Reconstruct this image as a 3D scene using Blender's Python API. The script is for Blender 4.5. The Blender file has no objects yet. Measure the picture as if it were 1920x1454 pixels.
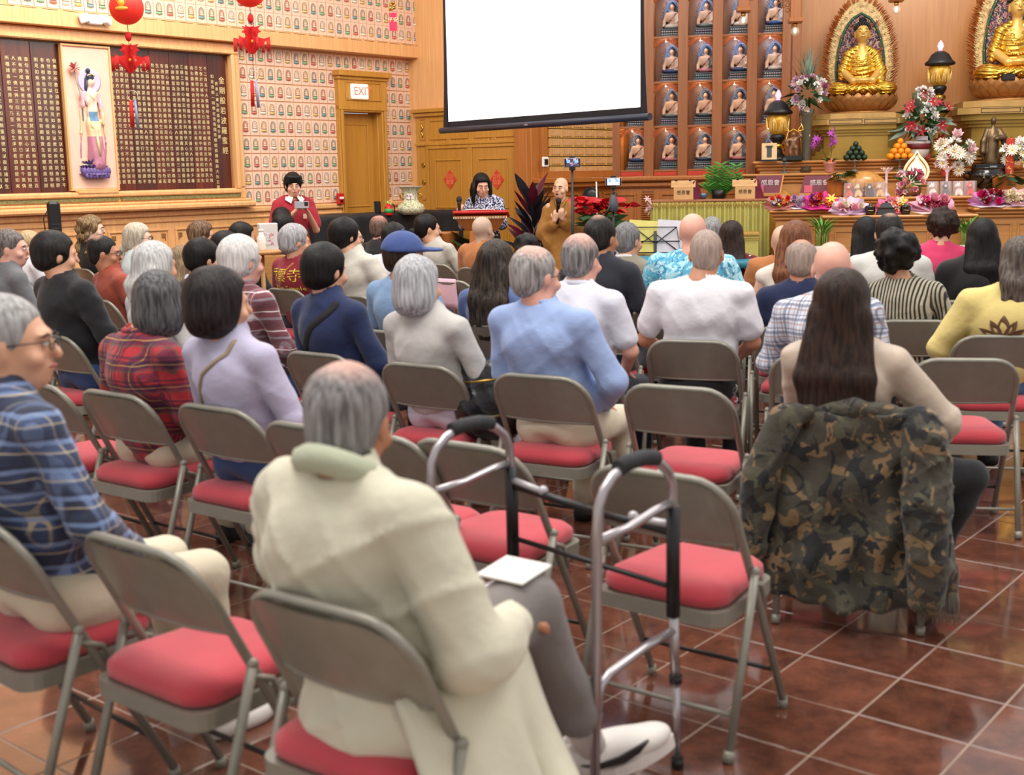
import bpy, bmesh, math, random
import numpy as np
from mathutils import Vector, Matrix
from math import sin, cos, pi, radians, tan, sqrt
random.seed(7)
SC = bpy.context.scene
COL = SC.collection

# ------------------------------------------------------------------ camera
FPX, PITCH, ROLL, EYE = 2292.4, radians(9.936), radians(1.051), 1.6
_c, _s = cos(PITCH), sin(PITCH); _cr, _sr = cos(ROLL), sin(ROLL)
_right = Vector((1, 0, 0)); _fwd = Vector((0, _c, -_s)); _down = Vector((0, -_s, -_c))
RX = _cr * _right + _sr * _down; RY = -_sr * _right + _cr * _down
cam_data = bpy.data.cameras.new('camera'); cam = bpy.data.objects.new('camera', cam_data); COL.objects.link(cam)
cam_data.sensor_fit = 'HORIZONTAL'; cam_data.sensor_width = 36; cam_data.lens = FPX / 1920 * 36
cam_data.clip_start = .05; cam_data.clip_end = 100
cam.matrix_world = Matrix.Translation((0, 0, EYE)) @ Matrix((RX, -RY, -_fwd)).transposed().to_4x4()
cam_data.dof.use_dof = True; cam_data.dof.focus_distance = 13.0; cam_data.dof.aperture_fstop = 3.6
SC.camera = cam

def ray(px, py):
    return RX * ((px - 960) / FPX) + RY * ((py - 727) / FPX) + _fwd
def at(px, py, Y):
    "world point seen at pixel (px,py) at distance Y into the hall"
    d = ray(px, py); t = Y / d.y
    return Vector((d.x * t, Y, EYE + d.z * t))
def on_z(px, py, z):
    d = ray(px, py); t = (z - EYE) / d.z
    return Vector((d.x * t, d.y * t, z))

# ------------------------------------------------------------------ world and light
world = bpy.data.worlds.new('hall_air'); SC.world = world; world.use_nodes = True
bg = world.node_tree.nodes['Background']; bg.inputs[0].default_value = (1.0, .975, .95, 1); bg.inputs[1].default_value = .5
SC.view_settings.view_transform = 'Standard'; SC.view_settings.look = 'None'
SC.view_settings.exposure = .62; SC.view_settings.gamma = 1; SC.view_settings.use_curve_mapping = False
def area(name, loc, target, size, power, color=(1, .95, .89), sizey=None):
    l = bpy.data.lights.new(name, 'AREA'); l.energy = power; l.color = color; l.shape = 'RECTANGLE'
    l.size = size; l.size_y = sizey or size
    o = bpy.data.objects.new(name, l); COL.objects.link(o); o.location = loc
    o.rotation_euler = (Vector(target) - Vector(loc)).to_track_quat('-Z', 'Y').to_euler(); return o
area('ceiling_light', (-1.5, 3.5, 5.6), (-1.2, 4.2, 0), 3.2, 150)
area('ceiling_light', (3.2, 4.0, 5.6), (2.6, 5.0, 0), 3.0, 110)
area('ceiling_light', (-2.5, 9.0, 5.8), (-2.5, 9.6, 0), 3.0, 130)
area('ceiling_light', (2.5, 9.5, 5.8), (2.5, 10, 0), 3.0, 110)
area('wall_light', (-3.0, 11.4, 5.2), (-5.2, 13.2, 2.0), 2.4, 95, (1, .93, .85))
area('wall_light', (.2, 12.2, 5.0), (-.6, 16.4, 1.6), 2.0, 45, (1, .9, .78))
area('altar_light', (5.0, 12.6, 5.0), (5.2, 15.8, 1.8), 1.6, 80, (1, .9, .76))

# ------------------------------------------------------------------ materials
MATS = {}
def nt_mat(name):
    m = bpy.data.materials.new(name); m.use_nodes = True
    nt = m.node_tree; return m, nt, nt.nodes['Principled BSDF'], nt.nodes, nt.links
def rgb(c): return (*c, 1) if len(c) == 3 else c
def hexc(h):
    v = [int(h[i:i + 2], 16) / 255 for i in (0, 2, 4)]
    return tuple(x / 12.92 if x < .04045 else ((x + .055) / 1.055) ** 2.4 for x in v)
def M(name, col='808080', rough=.6, metal=0, var=.12, scale=8, bump=.0, bscale=60, emit=0, spec=.5, stretch=None, trans=0, alpha=1, coat=0, sheen=0):
    "plain procedural material: a base colour with soft noise variation and an optional fine relief"
    if name in MATS: return MATS[name]
    m, nt, p, N, L = nt_mat(name); c = hexc(col) if isinstance(col, str) else col
    tc = N.new('ShaderNodeTexCoord'); src = tc.outputs['Object']
    if stretch:
        mp = N.new('ShaderNodeMapping'); mp.inputs['Scale'].default_value = stretch; L.new(src, mp.inputs[0]); src = mp.outputs[0]
    if var:
        n = N.new('ShaderNodeTexNoise'); n.inputs['Scale'].default_value = scale; n.inputs['Detail'].default_value = 3; L.new(src, n.inputs[0])
        r = N.new('ShaderNodeValToRGB'); r.color_ramp.elements[0].position = .3; r.color_ramp.elements[1].position = .7
        r.color_ramp.elements[0].color = rgb(tuple(x * (1 - var) for x in c)); r.color_ramp.elements[1].color = rgb(tuple(min(1, x * (1 + var)) for x in c))
        L.new(n.outputs[0], r.inputs[0]); L.new(r.outputs[0], p.inputs['Base Color'])
        if emit: L.new(r.outputs[0], p.inputs['Emission Color'])
    else:
        p.inputs['Base Color'].default_value = rgb(c); p.inputs['Emission Color'].default_value = rgb(c)
    p.inputs['Roughness'].default_value = rough; p.inputs['Metallic'].default_value = metal
    p.inputs['Specular IOR Level'].default_value = spec; p.inputs['Emission Strength'].default_value = emit
    p.inputs['Transmission Weight'].default_value = trans; p.inputs['Alpha'].default_value = alpha
    p.inputs['Coat Weight'].default_value = coat; p.inputs['Sheen Weight'].default_value = sheen
    if bump:
        b = N.new('ShaderNodeTexNoise'); b.inputs['Scale'].default_value = bscale; b.inputs['Detail'].default_value = 4; L.new(src, b.inputs[0])
        bm_ = N.new('ShaderNodeBump'); bm_.inputs['Strength'].default_value = bump; bm_.inputs['Distance'].default_value = .01
        L.new(b.outputs[0], bm_.inputs['Height']); L.new(bm_.outputs[0], p.inputs['Normal'])
    MATS[name] = m; return m
def wood(name, c1, c2, rough=.35, vert=True, scale=1.0, coat=.2):
    if name in MATS: return MATS[name]
    m, nt, p, N, L = nt_mat(name)
    tc = N.new('ShaderNodeTexCoord'); mp = N.new('ShaderNodeMapping')
    mp.inputs['Scale'].default_value = (14 * scale, 14 * scale, .7 * scale) if vert else (.7 * scale, 14 * scale, 14 * scale)
    L.new(tc.outputs['Object'], mp.inputs[0])
    n = N.new('ShaderNodeTexNoise'); n.inputs['Scale'].default_value = 2.2; n.inputs['Detail'].default_value = 5; n.inputs['Distortion'].default_value = .6
    L.new(mp.outputs[0], n.inputs[0])
    r = N.new('ShaderNodeValToRGB'); r.color_ramp.elements[0].position = .3; r.color_ramp.elements[1].position = .72
    r.color_ramp.elements[0].color = rgb(hexc(c1)); r.color_ramp.elements[1].color = rgb(hexc(c2))
    L.new(n.outputs[0], r.inputs[0]); L.new(r.outputs[0], p.inputs['Base Color'])
    p.inputs['Roughness'].default_value = rough; p.inputs['Coat Weight'].default_value = coat; p.inputs['Coat Roughness'].default_value = .25
    MATS[name] = m; return m

# ------------------------------------------------------------------ mesh collecting
class MB:
    def __init__(self): self.v = []; self.f = []; self.mi = []; self.sm = []
    def add(self, vs, fs, mi=0, smooth=False):
        b = len(self.v); self.v += [tuple(v) for v in vs]
        for f in fs: self.f.append(tuple(b + i for i in f)); self.mi.append(mi); self.sm.append(smooth)
        return self
    def box(self, c, s, mi=0, rz=0, rx=0, ry=0, taper=1, bev=0):
        x, y, z = s[0] / 2, s[1] / 2, s[2] / 2
        if bev:
            b = min(bev, x * .9, y * .9, z * .9); vs = []; 
            for sx in (-1, 1):
                for sy in (-1, 1):
                    for sz in (-1, 1):
                        vs += [(sx * x, sy * (y - b), sz * (z - b)), (sx * (x - b), sy * y, sz * (z - b)), (sx * (x - b), sy * (y - b), sz * z)]
            I = lambda a, b_, c_, k: (a * 4 + b_ * 2 + c_) * 3 + k
            fs = []
            for a in (0, 1):
                q = [I(a, 0, 0, 0), I(a, 1, 0, 0), I(a, 1, 1, 0), I(a, 0, 1, 0)]; fs.append(q if a else q[::-1])
                q = [I(0, a, 0, 1), I(1, a, 0, 1), I(1, a, 1, 1), I(0, a, 1, 1)]; fs.append(q[::-1] if a else q)
                q = [I(0, 0, a, 2), I(1, 0, a, 2), I(1, 1, a, 2), I(0, 1, a, 2)]; fs.append(q if a else q[::-1])
            for a in (0, 1):
                for b_ in (0, 1):
                    q = [I(a, b_, 0, 0), I(a, b_, 1, 0), I(a, b_, 1, 1), I(a, b_, 0, 1)]; fs.append(q if a != b_ else q[::-1])
                    q = [I(a, 0, b_, 0), I(a, 1, b_, 0), I(a, 1, b_, 2), I(a, 0, b_, 2)]; fs.append(q[::-1] if a != b_ else q)
                    q = [I(0, a, b_, 1), I(1, a, b_, 1), I(1, a, b_, 2), I(0, a, b_, 2)]; fs.append(q if a != b_ else q[::-1])
                    for c_ in (0, 1):
                        q = [I(a, b_, c_, 0), I(a, b_, c_, 1), I(a, b_, c_, 2)]; fs.append(q if (a + b_ + c_) % 2 else q[::-1])
        else:
            vs = [(-x, -y, -z), (x, -y, -z), (x, y, -z), (-x, y, -z), (-x * taper, -y * taper, z), (x * taper, -y * taper, z), (x * taper, y * taper, z), (-x * taper, y * taper, z)]
            fs = [(0, 3, 2, 1), (4, 5, 6, 7), (0, 1, 5, 4), (1, 2, 6, 5), (2, 3, 7, 6), (3, 0, 4, 7)]
        R = Matrix.Rotation(rz, 3, 'Z') @ Matrix.Rotation(ry, 3, 'Y') @ Matrix.Rotation(rx, 3, 'X'); c = Vector(c)
        return self.add([R @ Vector(v) + c for v in vs], fs, mi)
    def tube(self, pts, r, n=8, mi=0, caps=True, closed=False):
        pts = [Vector(p) for p in pts]; N = len(pts); rr = r if isinstance(r, (list, tuple)) else [r] * N
        vs = []; u = None
        for i, p in enumerate(pts):
            a = pts[(i - 1) % N] if (closed or i) else p; b = pts[(i + 1) % N] if (closed or i < N - 1) else p
            t = (b - a).normalized()
            if u is None: u = t.orthogonal().normalized()
            u = (u - t * u.dot(t)); u = u.normalized() if u.length > 1e-6 else t.orthogonal().normalized()
            w = t.cross(u)
            for k in range(n):
                an = 2 * pi * k / n; vs.append(p + (u * cos(an) + w * sin(an)) * rr[i])
        fs = []
        for i in range(N if closed else N - 1):
            j = (i + 1) % N
            for k in range(n):
                l = (k + 1) % n; fs.append((i * n + k, i * n + l, j * n + l, j * n + k))
        self.add(vs, fs, mi, True)
        if caps and not closed:
            b = len(self.v) - len(vs)
            self.f.append(tuple(b + k for k in range(n))[::-1]); self.mi.append(mi); self.sm.append(False)
            self.f.append(tuple(b + (N - 1) * n + k for k in range(n))); self.mi.append(mi); self.sm.append(False)
        return self
    def lathe(self, prof, c=(0, 0, 0), n=20, mi=0, flute=0, fn=8, sx=1, sy=1):
        c = Vector(c); vs = []
        for r, z in prof:
            for k in range(n):
                a = 2 * pi * k / n; q = r * (1 + flute * cos(fn * a)); vs.append(c + Vector((q * cos(a) * sx, q * sin(a) * sy, z)))
        fs = [(i * n + k, i * n + (k + 1) % n, (i + 1) * n + (k + 1) % n, (i + 1) * n + k) for i in range(len(prof) - 1) for k in range(n)]
        self.add(vs, fs, mi, True); b = len(self.v) - len(vs)
        if prof[0][0] > 1e-4: self.f.append(tuple(b + k for k in range(n))[::-1]); self.mi.append(mi); self.sm.append(False)
        if prof[-1][0] > 1e-4: self.f.append(tuple(b + (len(prof) - 1) * n + k for k in range(n))); self.mi.append(mi); self.sm.append(False)
        return self
    def ball(self, c, r, n=10, mi=0, sx=1, sy=1, sz=1):
        m = max(4, n // 2)
        return self.lathe([(max(r * sin(pi * i / m), 1e-5), -r * cos(pi * i / m) * sz) for i in range(m + 1)], c, n, mi, sx=sx, sy=sy)
    def prism(self, poly, y0, y1, mi=0, smooth=False):
        "outline poly in x,z extruded along y"
        n = len(poly); vs = [(x, y0, z) for x, z in poly] + [(x, y1, z) for x, z in poly]
        fs = [tuple(range(n)), tuple(range(n, 2 * n))[::-1]] + [(i, i + n, (i + 1) % n + n, (i + 1) % n) for i in range(n)]
        return self.add(vs, fs, mi, smooth)
    def hprism(self, poly, z0, z1, mi=0, top=1.0):
        n = len(poly); vs = [(x, y, z0) for x, y in poly] + [(x * top, y * top, z1) for x, y in poly]
        fs = [tuple(range(n))[::-1], tuple(range(n, 2 * n))] + [(i, (i + 1) % n, (i + 1) % n + n, i + n) for i in range(n)]
        return self.add(vs, fs, mi)
    def leaf(self, p, d, L_, w, bend=.3, mi=0, n=4, roll=0, thick=0):
        "a leaf or petal blade from p along d"
        p = Vector(p); d = Vector(d).normalized(); side = d.cross(Vector((0, 0, 1)))
        side = side.normalized() if side.length > 1e-3 else Vector((1, 0, 0))
        side = Matrix.Rotation(roll, 3, d) @ side; up = side.cross(d); vs = []
        for i in range(n + 1):
            t = i / n; ww = w * sin(pi * min(1, t * .86 + .12)) if i < n else w * .05
            c = p + d * (L_ * t) - up * (bend * L_ * t * t)
            vs += [c - side * ww / 2, c + up * (-.12 * w * sin(pi * t)), c + side * ww / 2]
        fs = []
        for i in range(n):
            a = i * 3; fs += [(a, a + 1, a + 4, a + 3), (a + 1, a + 2, a + 5, a + 4)]
        return self.add(vs, fs, mi, True)
    def mesh(self, name, mats):
        me = bpy.data.meshes.new(name); me.from_pydata(self.v, [], self.f)
        for m in (mats if isinstance(mats, (list, tuple)) else [mats]): me.materials.append(m)
        me.polygons.foreach_set('material_index', self.mi); me.polygons.foreach_set('use_smooth', self.sm); me.update(); return me
    def build(self, name, mats, parent=None, loc=None, rz=None):
        return link(name, self.mesh(name, mats), parent, loc, rz)
def link(name, me, parent=None, loc=None, rz=None, scale=None, rot=None):
    o = bpy.data.objects.new(name, me); COL.objects.link(o)
    if parent: o.parent = parent
    if loc is not None: o.location = loc
    if rz is not None: o.rotation_euler = (0, 0, rz)
    if rot is not None: o.rotation_euler = rot
    if scale is not None: o.scale = (scale,) * 3 if not hasattr(scale, '__len__') else scale
    return o
def tag(o, label=None, cat=None, group=None, kind=None):
    for k, v in (('label', label), ('category', cat), ('group', group), ('kind', kind)):
        if v: o[k] = v
    return o
def empty(name, loc=(0, 0, 0), rz=0, label=None, cat=None, group=None, kind=None):
    o = bpy.data.objects.new(name, None); COL.objects.link(o); o.location = loc; o.rotation_euler = (0, 0, rz)
    o.empty_display_size = .1; return tag(o, label, cat, group, kind)
def copy_tree(o, parent=None):
    c = o.copy(); COL.objects.link(c)
    if parent: c.parent = parent
    for ch in list(o.children): copy_tree(ch, c)
    return c

# ------------------------------------------------------------------ organic bodies: distance fields meshed with surface nets
class Field:
    def __init__(self, lo, hi, h):
        self.h = h; self.lo = np.array(lo, float) - 2 * h; n = np.ceil((np.array(hi) + 2 * h - self.lo) / h).astype(int) + 1
        self.n = n; self.ax = [self.lo[i] + h * np.arange(n[i]) for i in range(3)]
        self.a = np.full(tuple(n), .5, np.float32)
    def _slice(self, lo, hi):
        i0 = np.maximum(0, np.floor((lo - self.lo) / self.h).astype(int)); i1 = np.minimum(self.n, np.ceil((hi - self.lo) / self.h).astype(int) + 1)
        return None if (i1 <= i0).any() else tuple(slice(a, b) for a, b in zip(i0, i1))
    def op(self, fn, lo, hi, k=0, sub=False):
        m = k + 2.5 * self.h; s = self._slice(np.array(lo) - m, np.array(hi) + m)
        if s is None: return self
        X = self.ax[0][s[0]][:, None, None].astype(np.float32); Y = self.ax[1][s[1]][None, :, None].astype(np.float32); Z = self.ax[2][s[2]][None, None, :].astype(np.float32)
        d = fn(X, Y, Z); cur = self.a[s]
        if sub:
            d = -d
            if k > 0: hh = np.clip(.5 - .5 * (cur - d) / k, 0, 1); self.a[s] = cur * (1 - hh) + d * hh + k * hh * (1 - hh)
            else: self.a[s] = np.maximum(cur, d)
        else:
            if k > 0: hh = np.clip(.5 + .5 * (cur - d) / k, 0, 1); self.a[s] = cur * (1 - hh) + d * hh - k * hh * (1 - hh)
            else: self.a[s] = np.minimum(cur, d)
        return self
    def cone(self, a, b, ra, rb=None, k=.02, sub=False):
        a = np.array(a, float); b = np.array(b, float); rb = ra if rb is None else rb; ab = b - a; L2 = max((ab ** 2).sum(), 1e-9)
        def fn(X, Y, Z):
            x, y, z = X - a[0], Y - a[1], Z - a[2]; t = np.clip((x * ab[0] + y * ab[1] + z * ab[2]) / L2, 0, 1)
            return np.sqrt((x - ab[0] * t) ** 2 + (y - ab[1] * t) ** 2 + (z - ab[2] * t) ** 2) - (ra + (rb - ra) * t)
        r = max(ra, rb); return self.op(fn, np.minimum(a, b) - r, np.maximum(a, b) + r, k, sub)
    def path(self, pts, rs, k=.02):
        for i in range(len(pts) - 1): self.cone(pts[i], pts[i + 1], rs[i] if hasattr(rs, '__len__') else rs, rs[i + 1] if hasattr(rs, '__len__') else rs, k)
        return self
    def ell(self, c, r, k=.02, sub=False, R=None):
        c = np.array(c, float); r = np.array(r, float)
        def fn(X, Y, Z):
            x, y, z = X - c[0], Y - c[1], Z - c[2]
            if R is not None: x, y, z = (R[0][0] * x + R[1][0] * y + R[2][0] * z), (R[0][1] * x + R[1][1] * y + R[2][1] * z), (R[0][2] * x + R[1][2] * y + R[2][2] * z)
            k0 = np.sqrt((x / r[0]) ** 2 + (y / r[1]) ** 2 + (z / r[2]) ** 2); k1 = np.sqrt((x / r[0] ** 2) ** 2 + (y / r[1] ** 2) ** 2 + (z / r[2] ** 2) ** 2) + 1e-9
            return k0 * (k0 - 1) / k1
        m = r.max() if R is not None else r; return self.op(fn, c - m, c + m, k, sub)
    def box(self, c, hs, rad=.01, k=.01, sub=False, R=None):
        c = np.array(c, float); hs = np.array(hs, float)
        def fn(X, Y, Z):
            x, y, z = X - c[0], Y - c[1], Z - c[2]
            if R is not None: x, y, z = (R[0][0] * x + R[1][0] * y + R[2][0] * z), (R[0][1] * x + R[1][1] * y + R[2][1] * z), (R[0][2] * x + R[1][2] * y + R[2][2] * z)
            x = np.abs(x) - hs[0] + rad; y = np.abs(y) - hs[1] + rad; z = np.abs(z) - hs[2] + rad
            return np.sqrt(np.maximum(x, 0) ** 2 + np.maximum(y, 0) ** 2 + np.maximum(z, 0) ** 2) + np.minimum(np.maximum(np.maximum(x, y), z), 0) - rad
        m = np.linalg.norm(hs) if R is not None else hs; return self.op(fn, c - m, c + m, k, sub)
    def folds(self, amp, freq=(9, 9, 14), seed=0):
        r = np.random.RandomState(seed); X = self.ax[0][:, None, None]; Y = self.ax[1][None, :, None]; Z = self.ax[2][None, None, :]
        acc = 0
        for i in range(5):
            d = r.normal(size=3) * np.array(freq) * (1 + .35 * i); w = r.normal(size=3) * 5; ph = r.rand() * 6.28
            acc = acc + np.sin(d[0] * X + d[1] * Y + d[2] * Z + ph + 1.2 * np.sin(w[0] * X + w[1] * Y + w[2] * Z)) / (1 + .5 * i)
        self.a += (amp * .45 * acc).astype(np.float32); return self
    def creases(self, amp, seed=0, freq=9):
        "cloth creases: thin ridges that run mostly downwards and outwards"
        r = np.random.RandomState(seed); X = self.ax[0][:, None, None]; Y = self.ax[1][None, :, None]; Z = self.ax[2][None, None, :]
        for i in range(3):
            sx = r.choice([-1, 1]); d = np.array([sx * (.6 + r.rand()), .5 * r.normal(), .9 + .8 * r.rand()]) * freq * (.8 + .5 * i); w = r.normal(size=3) * 4; ph = r.rand() * 6.28
            s = np.sin(d[0] * X + d[1] * Y + d[2] * Z + ph + 1.6 * np.sin(w[0] * X + w[1] * Y + w[2] * Z + ph)); gate = .5 + .5 * np.sin(6 * X + 7 * Z * sx + 3 * i + ph)
            self.a -= (amp * .6 * gate * (1 - np.abs(s)) ** 4).astype(np.float32)
        return self
    def mesh(self):
        a = self.a; a[0] = a[-1] = .1; a[:, 0] = a[:, -1] = .1; a[:, :, 0] = a[:, :, -1] = .1
        ins = a < 0; s = ins.astype(np.int8)
        cnt = sum(s[i:s.shape[0] - 1 + i, j:s.shape[1] - 1 + j, l:s.shape[2] - 1 + l] for i in (0, 1) for j in (0, 1) for l in (0, 1))
        act = (cnt > 0) & (cnt < 8); idx = np.full(act.shape, -1, np.int32); I, J, K = np.nonzero(act); idx[I, J, K] = np.arange(len(I))
        cor = [(i, j, l) for i in (0, 1) for j in (0, 1) for l in (0, 1)]; val = {c: a[I + c[0], J + c[1], K + c[2]] for c in cor}
        P = np.zeros((len(I), 3)); W = np.zeros(len(I))
        for c in cor:
            for ax in range(3):
                if c[ax]: continue
                d = list(c); d[ax] = 1; d = tuple(d); va, vb = val[c], val[d]; m = (va < 0) != (vb < 0)
                t = np.where(m, va / np.where(m, va - vb, 1), 0); q = np.tile(np.array(c, float), (len(I), 1)); q[:, ax] += t
                P += q * m[:, None]; W += m
        P = (P / W[:, None] + np.stack([I, J, K], 1)) * self.h + self.lo
        quads = []
        for ax in range(3):
            b, c = [(1, 2), (2, 0), (0, 1)][ax]
            s0 = [slice(None)] * 3; s1 = [slice(None)] * 3; s0[ax] = slice(0, -1); s1[ax] = slice(1, None)
            A, B = ins[tuple(s0)], ins[tuple(s1)]
            for flip, mm in ((False, A & ~B), (True, ~A & B)):
                q = np.stack(np.nonzero(mm), 1)
                if not len(q): continue
                q = q[(q[:, b] > 0) & (q[:, c] > 0)]
                eb = np.zeros(3, int); eb[b] = 1; ec = np.zeros(3, int); ec[c] = 1
                f = [idx[tuple((q - o).T)] for o in (eb + ec, ec, 0 * eb, eb)]
                f = np.stack(f, 1); quads.append(f[:, ::-1] if flip else f)
        return P, np.concatenate(quads) if quads else np.zeros((0, 4), int)
    def build(self, name, mats, parent=None, matfn=None, loc=None, relax=1, post=None):
        P, Q = self.mesh(); Q = Q[(Q >= 0).all(1)]
        for _ in range(relax):
            acc = np.zeros_like(P); cn = np.zeros(len(P))
            for a, b in ((0, 1), (1, 2), (2, 3), (3, 0)):
                np.add.at(acc, Q[:, a], P[Q[:, b]]); np.add.at(acc, Q[:, b], P[Q[:, a]]); np.add.at(cn, Q[:, a], 1); np.add.at(cn, Q[:, b], 1)
            P = P * .5 + .5 * acc / np.maximum(cn, 1)[:, None]
        if post is not None: P = post(P)
        me = np_mesh(name, P, Q, mats, matfn); return link(name, me, parent, loc)
def np_mesh(name, P, Q, mats, matfn=None):
    me = bpy.data.meshes.new(name); me.vertices.add(len(P)); me.vertices.foreach_set('co', P.astype(np.float32).ravel())
    n = len(Q); me.loops.add(4 * n); me.loops.foreach_set('vertex_index', Q.astype(np.int32).ravel())
    me.polygons.add(n); me.polygons.foreach_set('loop_start', np.arange(n, dtype=np.int32) * 4)
    me.update(calc_edges=True); me.polygons.foreach_set('use_smooth', np.ones(n, bool))
    for m in (mats if isinstance(mats, (list, tuple)) else [mats]): me.materials.append(m)
    if matfn is not None:
        me.polygons.foreach_set('material_index', matfn(P[Q].mean(1)).astype(np.int32))
    me.update(); return me
def text_mesh(name, s, size, mat, parent=None, loc=(0, 0, 0), rot=(pi / 2, 0, 0), extrude=.002, align='CENTER', res=1, spacing=1, shear=0, line=1):
    cu = bpy.data.curves.new(name, 'FONT'); cu.body = s; cu.size = size; cu.extrude = extrude; cu.align_x = align; cu.align_y = 'CENTER'
    cu.resolution_u = res; cu.space_character = spacing; cu.space_line = line; cu.shear = shear
    t = bpy.data.objects.new(name, cu); COL.objects.link(t)
    me = bpy.data.meshes.new_from_object(t.evaluated_get(bpy.context.evaluated_depsgraph_get()))
    bpy.data.objects.remove(t); bpy.data.curves.remove(cu); me.name = name; me.materials.clear(); me.materials.append(mat)
    return link(name, me, parent, loc, rot=rot)
# ------------------------------------------------------------------ shared materials
W_LIGHT = wood('honey_wood_light', 'e0a468', 'f0bd84'); W_GOLD = wood('golden_oak', 'b8802c', 'cb9440'); W_GOLDL = wood('golden_oak_panel', 'b67e30', 'c68d3c')
W_ORANGE = wood('orange_oak', 'a8642c', 'bc7638'); W_DARK = wood('altar_wood', '8e5224', 'a4632e'); W_COUNTER = wood('counter_wood', 'b87c40', 'cc9354', vert=False)
W_RED = wood('dark_redwood_board', '3c1408', '5a2210', rough=.22, coat=.5); W_PEACH = wood('peach_oak', 'd8966a', 'e6a87c')
GOLDPAINT = M('gilt_letter', 'ead9a0', .4, .3, .05); WHITE = M('white_paint', 'ece8e0', .5); BLACK = M('black_plastic', '121214', .4, 0, .1)
RED = M('red_lacquer', 'c01818', .45); REDCLOTH = M('red_cloth', 'b8302c', .8, 0, .15, 20)
GOLD = M('polished_gold', 'e0b048', .28, 1.0, .06, 5); DARKMETAL = M('dark_metal', '26262a', .4, .6)
BRASS = M('brass', 'c8a050', .3, 1)
class Wall:
    def __init__(s, o, deg):
        s.o = Vector((*o, 0)); s.a = radians(deg); s.x = Vector((cos(s.a), sin(s.a), 0)); s.y = Vector((-sin(s.a), cos(s.a), 0))
    def hit(s, px, py, n=0):
        "where the sight line meets the plane n metres behind the wall face: distance along it and height"
        d = ray(px, py); e = Vector((0, 0, EYE)); t = ((s.o + s.y * n - e).dot(s.y)) / d.dot(s.y); p = e + d * t
        return (p - s.o).dot(s.x), p.z
    def P(s, u, n, z): return s.o + s.x * u + s.y * n + Vector((0, 0, z))
    def root(s, name, u=0, n=0, z=0, **k): return empty(name, s.P(u, n, z), s.a, **k)
    def obj(s, mb, name, mats, **k):
        o = mb.build(name, mats); o.location = s.o; o.rotation_euler = (0, 0, s.a); return tag(o, **k)
WA = Wall((-1.35, 17), 51); WB = Wall((-1.35, 17), -39); WD = Wall((.30, 15.66), 51); WC = Wall((1.42, 17.03), -10)
ST = dict(kind='structure')

# ------------------------------------------------------------------ floor with polished granite tiles, grid parallel to the left wall
granite, nt, p, N, L = nt_mat('polished_red_granite')
tc = N.new('ShaderNodeTexCoord'); n1 = N.new('ShaderNodeTexNoise'); n1.inputs['Scale'].default_value = 9; n1.inputs['Detail'].default_value = 6; n1.inputs['Roughness'].default_value = .7
oi = N.new('ShaderNodeObjectInfo'); ad = N.new('ShaderNodeVectorMath'); ad.operation = 'ADD'; geo = N.new('ShaderNodeNewGeometry')
L.new(geo.outputs['Position'], ad.inputs[0]); L.new(oi.outputs['Random'], ad.inputs[1]); L.new(ad.outputs[0], n1.inputs[0])
r = N.new('ShaderNodeValToRGB'); e = r.color_ramp.elements; e[0].position = .32; e[0].color = rgb(hexc('482a21')); e[1].position = .68; e[1].color = rgb(hexc('754636'))
L.new(n1.outputs[0], r.inputs[0]); hs = N.new('ShaderNodeHueSaturation'); mr = N.new('ShaderNodeMapRange'); mr.inputs[3].default_value = .82; mr.inputs[4].default_value = 1.2
L.new(oi.outputs['Random'], mr.inputs[0]); L.new(mr.outputs[0], hs.inputs['Value']); L.new(r.outputs[0], hs.inputs['Color']); L.new(hs.outputs[0], p.inputs['Base Color'])
p.inputs['Roughness'].default_value = .10; p.inputs['Specular IOR Level'].default_value = .6; p.inputs['Coat Weight'].default_value = .25; p.inputs['Coat Roughness'].default_value = .04
GROUT = M('floor_grout', 'a08878', .5)
fl = MB().box((0, 8, -.022), (44, 40, .04)).build('floor', GROUT); fl['kind'] = 'structure'
TS = .326; ga = WA.a; g0 = on_z(1607.7, 1340, 0); ux = Vector((cos(ga), sin(ga), 0)); uy = Vector((-sin(ga), cos(ga), 0))
tile_me = MB().box((0, 0, -.006), (TS - .006, TS - .006, .012), bev=.0015).mesh('tile', granite)
cells = []
for i in range(-30, 40):
    for j in range(-26, 60):
        c = g0 + ux * (TS * (i + .5)) + uy * (TS * (j + .5))
        if c.y < 1.5 or c.y > 17.5 or abs(c.x) > c.y * .46 + 4: continue
        side = abs(c.x) > c.y * .46 + .5
        pd = (c - Vector((0, 0, EYE))); z = pd.dot(_fwd); py = 727 + FPX * pd.dot(RY) / z; px = 960 + FPX * pd.dot(RX) / z
        cells.append((c.y + (0 if px > 900 else 1.2) + (50 if side else 0), c, py))
cells.sort(key=lambda t: t[0]); rest = MB()
for k, (_, c, py) in enumerate(cells):
    if py > 1700 and k < 300: continue
    if k < 300: link('tile', tile_me, fl, c, ga)
    else: rest.box((c.x, c.y, -.006), (TS - .006, TS - .006, .012), rz=ga)
tag(rest.build('distant_tiles', granite, fl), kind='stuff')

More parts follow.
